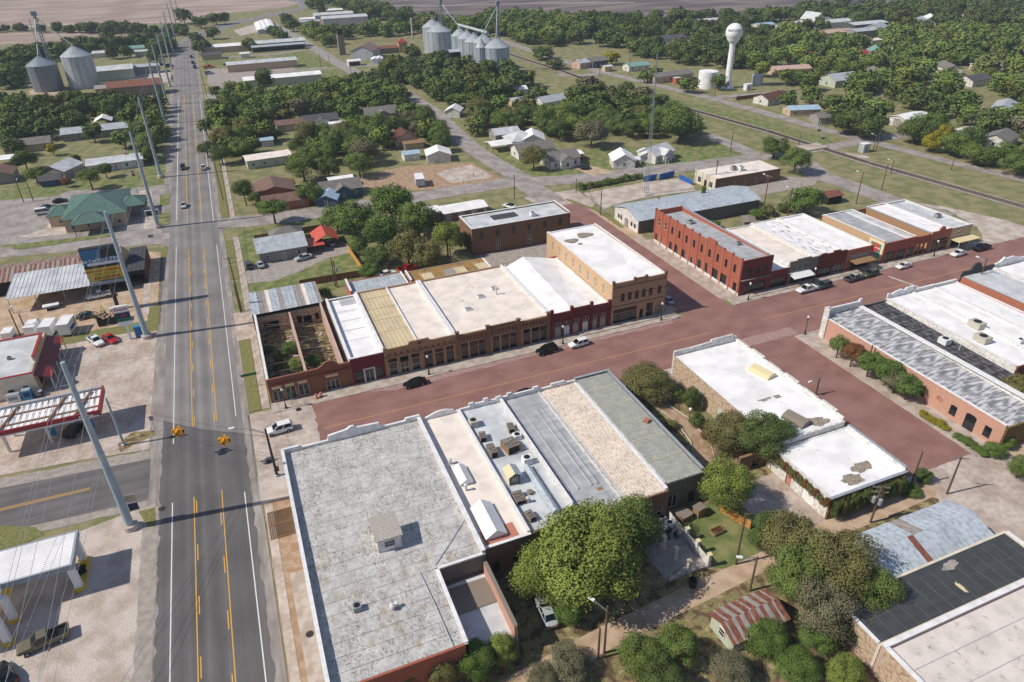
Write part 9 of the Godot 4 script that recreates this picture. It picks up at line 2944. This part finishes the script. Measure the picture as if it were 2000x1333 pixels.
	t(232.4,-408,8,6.5,"yellow",0.12,1,"yellowish roadside tree beyond the railway")
	t(168.3,-237.7,13,9,"dark",0.1,2,"big dark tree at the rail meadow's near edge")
	t(179.9,-256.8,12,7,"mid",0.1,3,"lighter tree behind the big dark one by the rail meadow")
	t(238.8,-214.9,11,11,"dark",0.03,4,"very broad dark tree left of the level crossing lane")
	t(245.1,-229.6,10,8,"dark",0.05,0,"dark tree behind the very broad one")
	t(262.2,-228.1,10,8,"mid",0.05,1,"green tree right of the very broad dark one")
	t(248.8,-196.4,10,7,"dark",0.04,2,"dark tree right of the level crossing lane")
	t(261,-201.4,11,8,"vivid",0.04,3,"green tree behind the yellow one")
	t(245.4,-185.7,8,4.2,"yellow",0.05,4,"bright yellow tree by the far lane")
	t(257.1,-190.5,8,3.6,"yellow",0.05,0,"second yellow tree, right of the bright one")
	t(248.6,-178.1,9,7,"mid",0.04,1,"green tree right of the yellow trees, front")
	t(260.8,-181.6,9,6,"dark",0.04,2,"dark green tree right of the yellow trees, back")
	t(245.6,-166.9,8,6,"mid",0.04,3,"green tree by the far lane towards the right edge")
	t(252,-161.6,9,7,"vivid",0.04,4,"broad green tree at the right edge by the far lane")
	t(246.5,-152.7,8,6,"vivid",0.04,0,"green tree cut by the right edge")
	t(244,-262.7,9,5,"dark",0.08,1,"dark tree left of the pale blue roofed house")
	t(260.8,-266.4,9,6,"mid",0.08,2,"green tree behind the pale blue roofed house")
	t(257.4,-249.6,9,6,"dark",0.08,3,"dark tree behind the grey double garage")
	t(305.4,-222.2,10,8,"vivid",0.05,4,"broad green tree above the white long shed")
	t(296.6,-238.9,10,8,"dark",0.05,0,"dark tree behind the white long shed")
	t(195.1,-412,6,7,"dark",0.04,1,"dark bushes beside the railway, left")
	t(203.2,-448,8,9,"dark",0.04,2,"dark tree at the railway's left bend")
	t(220.4,-349.4,7,4.6,"mid",0.1,3,"tree left of the paved lot beyond the railway")
	t(234.1,-359.4,6,4,"vivid",0.1,4,"bright tree on the paved lot's edge")
	t(226.3,-316.5,8,6,"mid",0.06,0,"green tree left of the broad white tank")
	t(243.7,-314.2,8,5,"dark",0.08,1,"dark tree between the white tank and the water tower")
	b(105.3,-66.3,1.3,0.9,"yellow",0,0,"yellow-green clipped shrub in the hedge before the pink brick windows","hedge before the pink brick windows")
	b(105.4,-65.6,1,0.9,"yellow",0,1,"yellow-green clipped shrub in the hedge before the pink brick windows","hedge before the pink brick windows")
	b(105.5,-64.8,1,0.9,"yellow",0,2,"yellow-green clipped shrub in the hedge before the pink brick windows","hedge before the pink brick windows")
	b(105.4,-64,1.2,0.8,"yellow",0,3,"yellow-green clipped shrub in the hedge before the pink brick windows","hedge before the pink brick windows")
	b(105.9,-63.2,1.2,1,"yellow",0,4,"yellow-green clipped shrub in the hedge before the pink brick windows","hedge before the pink brick windows")
	b(105.6,-62.9,1.1,0.8,"yellow",0,0,"yellow-green clipped shrub in the hedge before the pink brick windows","hedge before the pink brick windows")
	b(105.7,-62,0.9,0.9,"yellow",0,1,"yellow-green clipped shrub in the hedge before the pink brick windows","hedge before the pink brick windows")
	b(105.4,-59.3,1.1,1,"vivid",0,0,"green clipped shrub in the hedge before the pink brick door","hedge before the pink brick door")
	b(105.5,-58.6,1.1,0.9,"vivid",0,1,"green clipped shrub in the hedge before the pink brick door","hedge before the pink brick door")
	b(105.7,-57.8,1.3,1.1,"vivid",0,2,"green clipped shrub in the hedge before the pink brick door","hedge before the pink brick door")
	b(105.4,-57.4,1,0.9,"vivid",0,3,"green clipped shrub in the hedge before the pink brick door","hedge before the pink brick door")
	b(105.6,-56.6,1.3,1,"vivid",0,4,"green clipped shrub in the hedge before the pink brick door","hedge before the pink brick door")
	b(105.7,-55.7,0.9,0.9,"vivid",0,0,"green clipped shrub in the hedge before the pink brick door","hedge before the pink brick door")
	b(105.7,-55.2,1.3,1,"vivid",0,1,"green clipped shrub in the hedge before the pink brick door","hedge before the pink brick door")
	b(105.3,-54.4,1.2,0.9,"vivid",0,2,"green clipped shrub in the hedge before the pink brick door","hedge before the pink brick door")
	b(106.4,-203.9,2.6,1.5,"mid",0,0,"green shrub in the hedge along the storage yard's street fence","hedge of the storage yard")
	b(108.3,-204.1,1.9,1.2,"mid",0,1,"green shrub in the hedge along the storage yard's street fence","hedge of the storage yard")
	b(110.4,-204.3,2.3,1.3,"mid",0,2,"green shrub in the hedge along the storage yard's street fence","hedge of the storage yard")
	b(112,-204.2,2,1.4,"mid",0,3,"green shrub in the hedge along the storage yard's street fence","hedge of the storage yard")
	b(113.8,-204.5,2,1.3,"mid",0,4,"green shrub in the hedge along the storage yard's street fence","hedge of the storage yard")
	b(116,-204.5,2.1,1.5,"mid",0,0,"green shrub in the hedge along the storage yard's street fence","hedge of the storage yard")
	b(117.5,-204.8,2.5,1.4,"mid",0,1,"green shrub in the hedge along the storage yard's street fence","hedge of the storage yard")
	b(119.3,-204.7,2,1.3,"mid",0,2,"green shrub in the hedge along the storage yard's street fence","hedge of the storage yard")
	b(121.4,-205.1,2.1,1.2,"mid",0,3,"green shrub in the hedge along the storage yard's street fence","hedge of the storage yard")
	b(122.9,-205.2,2.1,1.4,"mid",0,4,"green shrub in the hedge along the storage yard's street fence","hedge of the storage yard")
	b(124.9,-205.4,2.6,1.4,"mid",0,0,"green shrub in the hedge along the storage yard's street fence","hedge of the storage yard")
	b(126.8,-205.4,2,1.2,"mid",0,1,"green shrub in the hedge along the storage yard's street fence","hedge of the storage yard")
	b(128.7,-205.6,2.1,1.2,"mid",0,2,"green shrub in the hedge along the storage yard's street fence","hedge of the storage yard")
	b(130.5,-205.7,2,1.5,"mid",0,3,"green shrub in the hedge along the storage yard's street fence","hedge of the storage yard")
	ft(46.3,-264.7,9.3,6.3,"grey",0,-1,2,7)
	ft(26.7,-275.2,7.5,4.2,"mid",2,0,3,8)
	ft(32.8,-273.4,9,6.4,"mid",1,1,3,8)
	ft(38.7,-292.6,8.7,6.1,"mid",1,2,3,8)
	ft(46.5,-275.4,9.5,7,"mid",3,-1,2,7)
	ft(77.7,-268.6,7.4,4.4,"dark",4,-1,0,20)
	ft(133.9,-248.1,10.6,7.3,"grey",0,-1,0,10)
	ft(57.5,-297.7,7.5,5,"dark",4,0,2,14)
	ft(46.6,-292,8.5,6,"dark",2,1,2,14)
	ft(44.8,-282.8,7.7,4.3,"dark",1,2,2,14)
	ft(38,-283.8,8.2,4.6,"dark",2,-1,3,8)
	ft(80,-279.6,8,5.6,"mid",3,-1,3,0)
	ft(25.2,-290.3,8.1,4.8,"dark",4,-1,0,8)
	ft(126.9,-263.8,8.8,5.6,"dark",0,-1,3,11)
	ft(135.8,-262.9,10,7.3,"bright",3,-1,3,11)
	ft(58.5,-291,8.4,4.8,"mid",4,0,2,14)
	ft(58.4,-304.4,10.5,7,"mid",4,1,2,14)
	ft(155.1,-253.8,7.5,5.5,"dark",0,-1,0,18)
	ft(161.8,-250.3,8.3,4.9,"mid",1,0,0,18)
	ft(166.5,-260.1,8.3,5.7,"mid",1,1,0,18)
	ft(180.9,-269,8,5.1,"mid",2,2,0,18)
	ft(82.3,-287.1,8.1,5,"mid",2,-1,0,0)
	ft(125.6,-272.2,7.5,5.2,"dark",3,-1,0,11)
	ft(132.7,-270,6.8,4.9,"vivid",4,0,0,11)
	ft(138.1,-276.6,7.6,4.5,"vivid",2,1,0,11)
	ft(258.7,-157,7.6,5.4,"mid",0,-1,1,17)
	ft(174.8,-247.3,10.5,7.8,"bright",1,-1,0,18)
	ft(45.3,-299.7,9.2,5.5,"olive",2,-1,2,14)
	ft(151.9,-262.4,7.1,4.9,"mid",3,0,3,11)
	ft(151.7,-269.9,7.9,5.5,"mid",3,1,3,11)
	ft(159.1,-268.8,6.7,4.3,"mid",2,2,3,11)
	ft(30.5,-303.1,9.7,5.6,"olive",0,-1,3,19)
	ft(75.2,-295.3,7.3,4.2,"grey",1,-1,0,14)
	ft(37,-302.7,8.5,4.8,"vivid",2,-1,3,19)
	ft(126.6,-278.5,7.2,4.4,"dark",3,-1,3,9)
	ft(67,-300.5,9.2,6.4,"dark",4,0,0,14)
	ft(73.4,-304.5,6.9,5.2,"dark",4,1,0,14)
	ft(82.2,-305.2,8.9,5,"dark",2,2,0,14)
	ft(117.3,-285,6.8,4.5,"dark",0,-1,0,9)
	ft(111.8,-289.5,8.3,6.2,"mid",0,-1,0,9)
	ft(-1.8,-310.7,9.8,6.6,"olive",1,0,2,19)
	ft(7.6,-327,9.5,6.4,"olive",1,1,2,19)
	ft(102.8,-295.3,7.9,5.9,"olive",3,0,0,9)
	ft(119.3,-296.5,8.3,6,"olive",2,1,0,9)
	ft(129.6,-285.5,8.3,5.5,"mid",0,-1,3,9)
	ft(6.1,-314.4,9.2,5.2,"mid",1,-1,2,19)
	ft(151.3,-278.3,7.1,4.1,"mid",3,-1,0,11)
	ft(137,-286,9.9,6.6,"bright",4,-1,3,9)
	ft(155,-296.3,7.2,4.1,"dark",0,0,1,16)
	ft(159,-276.7,6.8,4.7,"dark",0,1,1,16)
	ft(170.3,-270.3,7.9,4.6,"olive",1,-1,0,18)
	ft(125.9,-294,9.7,6.2,"vivid",3,-1,0,9)
	ft(77.2,-311.2,8.3,5.1,"grey",4,-1,1,3)
	ft(-29.5,-321.1,8.3,4.8,"mid",0,0,0,6)
	ft(-31.1,-327.7,7.5,5.2,"mid",2,1,0,6)
	ft(-40.5,-334.4,7.7,5.6,"mid",0,2,0,6)
	ft(156.1,-302.1,8.3,5.1,"mid",2,0,1,16)
	ft(134.8,-296.3,8.5,5.2,"mid",3,1,1,16)
	ft(146.3,-288,9.2,6.3,"mid",1,2,1,16)
	ft(159.6,-284,7.8,5,"mid",4,3,1,16)
	ft(280.8,-167.2,10.7,7.9,"dark",0,-1,1,17)
	ft(181.7,-293.1,9.1,6.6,"mid",3,0,3,16)
	ft(174.4,-279.2,7.1,5,"mid",3,1,3,16)
	ft(84.7,-318.8,8.3,5.3,"mid",4,-1,2,15)
	ft(109,-311.3,9.6,7.1,"olive",0,0,3,15)
	ft(117.6,-317.7,6.6,4.3,"olive",1,1,3,15)
	ft(148.2,-295.8,9.4,5.2,"vivid",1,-1,1,16)
	ft(118.1,-309.5,10.6,6.4,"vivid",2,-1,3,15)
	ft(128.9,-305.3,10,6.8,"olive",3,-1,1,16)
	ft(162.9,-317.5,9.9,7,"dark",4,0,3,16)
	ft(163.1,-308,7.4,4.7,"dark",0,1,3,16)
	ft(165.7,-301.2,9.6,5.6,"dark",1,2,3,16)
	ft(181.5,-314.6,7,5.2,"dark",3,3,3,16)
	ft(173.5,-298.2,7.4,5,"dark",4,4,3,16)
	ft(171.7,-286.4,8.7,5.4,"dark",4,5,3,16)
	ft(188.1,-290.5,7.8,5.5,"dark",1,6,3,16)
	ft(195.4,-293.6,6.5,4.2,"dark",1,7,3,16)
	ft(189.4,-276.4,7.4,4.2,"dark",1,8,3,16)
	ft(6.6,-335.6,6.6,4.1,"dark",2,0,2,12)
	ft(5.5,-346,6.5,4.2,"dark",0,1,2,12)
	ft(11.9,-354.4,9.8,7.4,"dark",4,2,2,12)
	ft(80.3,-326.3,8.9,5.9,"mid",3,-1,3,3)
	ft(286.4,-176.6,6.7,4,"dark",4,-1,3,17)
	ft(54.1,-336.2,9.8,6,"vivid",3,-1,0,23)
	ft(113,-322.6,10.2,6.2,"dark",4,-1,3,15)
	ft(11.6,-342.5,9.7,6.5,"mid",0,0,2,12)
	ft(-1.2,-349.8,10.8,7.3,"mid",2,1,2,12)
	ft(286,-192.6,9.9,6.7,"dark",2,0,3,21)
	ft(295.7,-201.1,7.5,4.4,"dark",1,1,3,21)
	ft(18,-346.5,7.9,4.8,"olive",2,0,2,12)
	ft(-0.5,-357.5,7.6,4.7,"olive",0,1,2,12)
	ft(119.2,-325.9,8.8,5.5,"grey",3,-1,2,13)
	ft(80.4,-338.9,8.3,4.7,"dark",4,-1,3,3)
	ft(295,-187.3,7.4,5.5,"grey",1,-1,3,17)
	ft(26.7,-349.3,6.8,4.1,"olive",3,-1,0,12)
	ft(174,-305.6,7.7,4.8,"grey",4,0,3,16)
	ft(188.4,-300.6,9.5,7.1,"grey",0,1,3,16)
	ft(-29.7,-350.9,7.3,5.4,"mid",0,-1,3,5)
	ft(33.4,-351.3,10,5.9,"grey",2,-1,2,1)
	ft(105.1,-337.1,7.4,5.4,"vivid",3,-1,0,15)
	ft(19.4,-354.3,7.4,4.7,"mid",1,-1,0,12)
	ft(40.8,-352.4,9.1,6.7,"dark",2,0,0,1)
	ft(48.5,-354.6,7.3,4.4,"dark",2,1,0,1)
	ft(57.5,-350.8,9.2,5.5,"mid",3,-1,2,3)
	ft(170,-322.9,7.3,4.2,"vivid",1,0,3,16)
	ft(173,-313.6,7.3,4.6,"vivid",3,1,3,16)
	ft(116.3,-339.1,7.3,5.1,"dark",4,-1,0,15)
	ft(73.6,-351.9,10.2,6.6,"dark",2,0,0,3)
	ft(81.1,-349.8,10.6,6.6,"dark",0,1,0,3)
	ft(65,-353.6,7.3,5.1,"mid",1,-1,0,3)
	ft(110,-342.3,7.1,4.9,"mid",3,-1,0,15)
	ft(265.7,-243.1,10.7,7.2,"mid",4,-1,3,2)
	ft(22.3,-359.6,7.3,5.1,"dark",0,0,0,12)
	ft(28.9,-364.7,8,5.3,"dark",3,1,0,12)
	ft(-30.9,-359.9,9.2,6.1,"bright",1,-1,3,5)
	ft(306.2,-193.7,9.9,7.2,"mid",2,-1,3,21)
	ft(56.6,-359.2,7.1,5,"vivid",4,-1,2,3)
	ft(310.7,-188.8,6.5,4.3,"mid",0,-1,1,4)
	ft(45.5,-362.7,9,6.3,"olive",2,-1,0,1)
	ft(290.9,-222.2,7.7,5.7,"dark",4,-1,3,22)
	woods()

func woods() -> void:   # the tree cover that reads as one mass, far off
	wood("woodland","dark woodland behind the two left silos",pv([-117.1,-506,-136.3,-614,-122.3,-645,-101.2,-666,-59,-683,-26.15,-670,-22.1,-625,-36.69,-571,-60.7,-595,-79.3,-620,-98.7,-616,-108.3,-571,-104.6,-509]),9,10,"leaf_dark",2)
	wood("hedgerow","dark hedgerow between the ploughed strips, left part",pv([-179.8,-857,-161.2,-858,-155.3,-829,-174.7,-829]),8,9,"leaf_dark",3)
	wood("hedgerow","dark hedgerow between the ploughed strips, right part",pv([-149.1,-829,-123,-817,-69.3,-792,-14.17,-726,-13.13,-700,-62.3,-744,-119.8,-791,-145.8,-807]),10,9,"leaf_dark",4)
	wood("woodland","tree belt along the dark ploughed field, beside the far metal halls",pv([115.1,-904,152.7,-919,175.4,-801,181.4,-704,199.3,-649,188.7,-601,162.2,-632,160.6,-699,140.3,-740,147.9,-831,137.8,-902,112.6,-867]),10,12,"leaf_dark",5)
	wood("woodland","scrubby woodland around the far meadow and lane",pv([75.2,-702,91.5,-676,123.3,-656,161.8,-648,153.9,-601,115.4,-618,87.8,-578,77.7,-540,71.9,-605]),10,10,"leaf_mid",6)
	wood("woodland","mixed woodland behind the grain silos",pv([171.7,-634,213.5,-648,277.1,-670,318.8,-624,295.1,-550,268.6,-500,221.2,-488,211.4,-522,192.2,-585,160,-578]),10,12,"leaf_mid",7)
	wood("woodland","dark woodland from the silos to the water tower",pv([315.3,-617,372.6,-580,429,-553,458,-534,341.2,-383.3,280.2,-355.4,267.2,-378.1,259.6,-426,261.5,-486]),11,11,"leaf_dark",8)
	wood("woodland","woodland and gardens right of the water tower, nearer part",pv([293.1,-367.6,343.8,-386.4,376,-341.3,386.8,-296.2,385.3,-233.8,265.6,-152,267.3,-172.3,295.9,-220.3,298.9,-266.3,280.3,-295.7,283,-335.8]),10.5,10,"leaf_mid",9)
	wood("woodland","woodland right of the water tower, middle part",pv([396.4,-460,476,-438,519,-385.1,522,-326.9,379.7,-230,384.2,-294,373.3,-338.6,341.2,-383.3]),10,11,"leaf_mid",10)
	wood("woodland","farthest dark woodland below the ploughed field",pv([436,-548,510,-555,570,-535,633,-529,676,-510,736,-469,520,-322.6,515,-381.6,471,-434,399.6,-458]),13,13,"leaf_dark",11)
	wood("woodland","tree cover between the diagonal lane and the silos",pv([70.3,-410,86.2,-444,117.7,-493,136.5,-496,129.3,-460,104.2,-416,88.3,-378.1]),9.5,10,"leaf_dark",12)
	wood("woodland","leafy tree cover filling the gaps between the town houses right of the highway",pv([-6.22,-385.8,8.82,-428,49.65,-443,69.1,-419,88.1,-388.4,93.7,-322.4,86.8,-271.8,62.3,-260.3,42.57,-270,18.44,-276.7,4.35,-288.8,-10.46,-310.3]),7.5,8,"leaf_mid",13)
	wood("woodland","tree cover below the silos and behind the white house cluster",pv([70,-395.1,105.6,-433,130.7,-476,159.8,-404,160.6,-354.1,150,-312.9,135.9,-249.7,117.2,-291.3,98.6,-286.3,100.8,-321,93.2,-375.5]),8,9,"leaf_dark",14)
	wood("woodland","tree cover behind the lawn with the radio mast",pv([150,-312.9,176.3,-331.4,197.8,-326.9,195.3,-289.3,174.1,-230.7,157.6,-250.1,141.4,-260]),8,9,"leaf_dark",15)
	wood("woodland","tree cover among the houses left of the highway",pv([-109.1,-461,-78.9,-452,-32.8,-435,-25.5,-374.9,-24.39,-301.5,-28.74,-292.7,-47.17,-341.3,-70,-361.9,-90.8,-358.7]),8,8,"leaf_dark",16)
	wood("woodland","scrub along the lane by the storage sheds",pv([52.3,-716,62,-664,59.5,-625,47.55,-666]),9,8,"leaf_dark",17)
	wood("woodland","far tree cover along the horizon beyond the ploughed field",pv([618,-617,650,-607,637,-591,603,-602]),14,10,"leaf_dark",18)
	pass

func roomy(p:Vector2)->bool:
	for q in keep_out:
		var c:Vector2=q[0] if q[0]==q[1] else Geometry2D.get_closest_point_to_segment(p,q[0],q[1])
		if p.distance_squared_to(c) < q[2]*q[2]:
			return false
	return true

func wood(called:String,label:String,poly:Array,step:float,h:float,leaf:String,s:int)->void:
	var r:=RandomNumberGenerator.new()
	r.seed=s
	var pp:=PackedVector2Array(poly)
	var lo:=pp[0]
	var hi:=pp[0]
	for p in pp:
		lo=lo.min(p)
		hi=hi.max(p)
	var at:=[]
	var y:=lo.y
	while y < hi.y:
		var x:=lo.x
		while x < hi.x:
			var p:=v2(x+r.randf_range(-0.5,0.5)*step,y+r.randf_range(-0.5,0.5)*step)
			if Geometry2D.is_point_in_polygon(p,pp) and r.randf() < 0.9 and roomy(p):
				var k:=h*r.randf_range(0.6,1.2)
				at.append(Transform3D(Basis(Vector3.UP,r.randf()*TAU).scaled_local(v3(k*0.62,k*0.5,k*0.62)),v3(p.x,k*0.46,p.y)))
			x += step
		y += step
	var key:="crown2_%d" % (s % 4)
	if not shapes.has(key):
		shapes[key]=crown_shape(s % 4+47,900,0.15,0.12)
	var mm:=MultiMesh.new()
	mm.transform_format=MultiMesh.TRANSFORM_3D
	mm.use_colors=true
	mm.mesh=shapes[key]
	mm.instance_count=at.size()
	for i in at.size():
		mm.set_instance_transform(i,at[i])
		var w:=r.randf_range(0.75,1.25)
		mm.set_instance_color(i,Color(w*r.randf_range(0.9,1.15),w,w*r.randf_range(0.85,1.1)))
	var o:=MultiMeshInstance3D.new()
	o.multimesh=mm
	o.material_override=mat[leaf]
	o.name=numbered(called,self)
	add_child(o,true)
	o.set_meta("kind","stuff")
	o.set_meta("label",label)

func v2(x:float,y:float)->Vector2:
	return Vector2(x,y)

func v3(x:float,y:float,z:float)->Vector3:
	return Vector3(x,y,z)

func pv(a:Array)->Array:
	var o:=[]
	for i in range(0,a.size(),2):
		o.append(Vector2(a[i],a[i+1]))
	return o
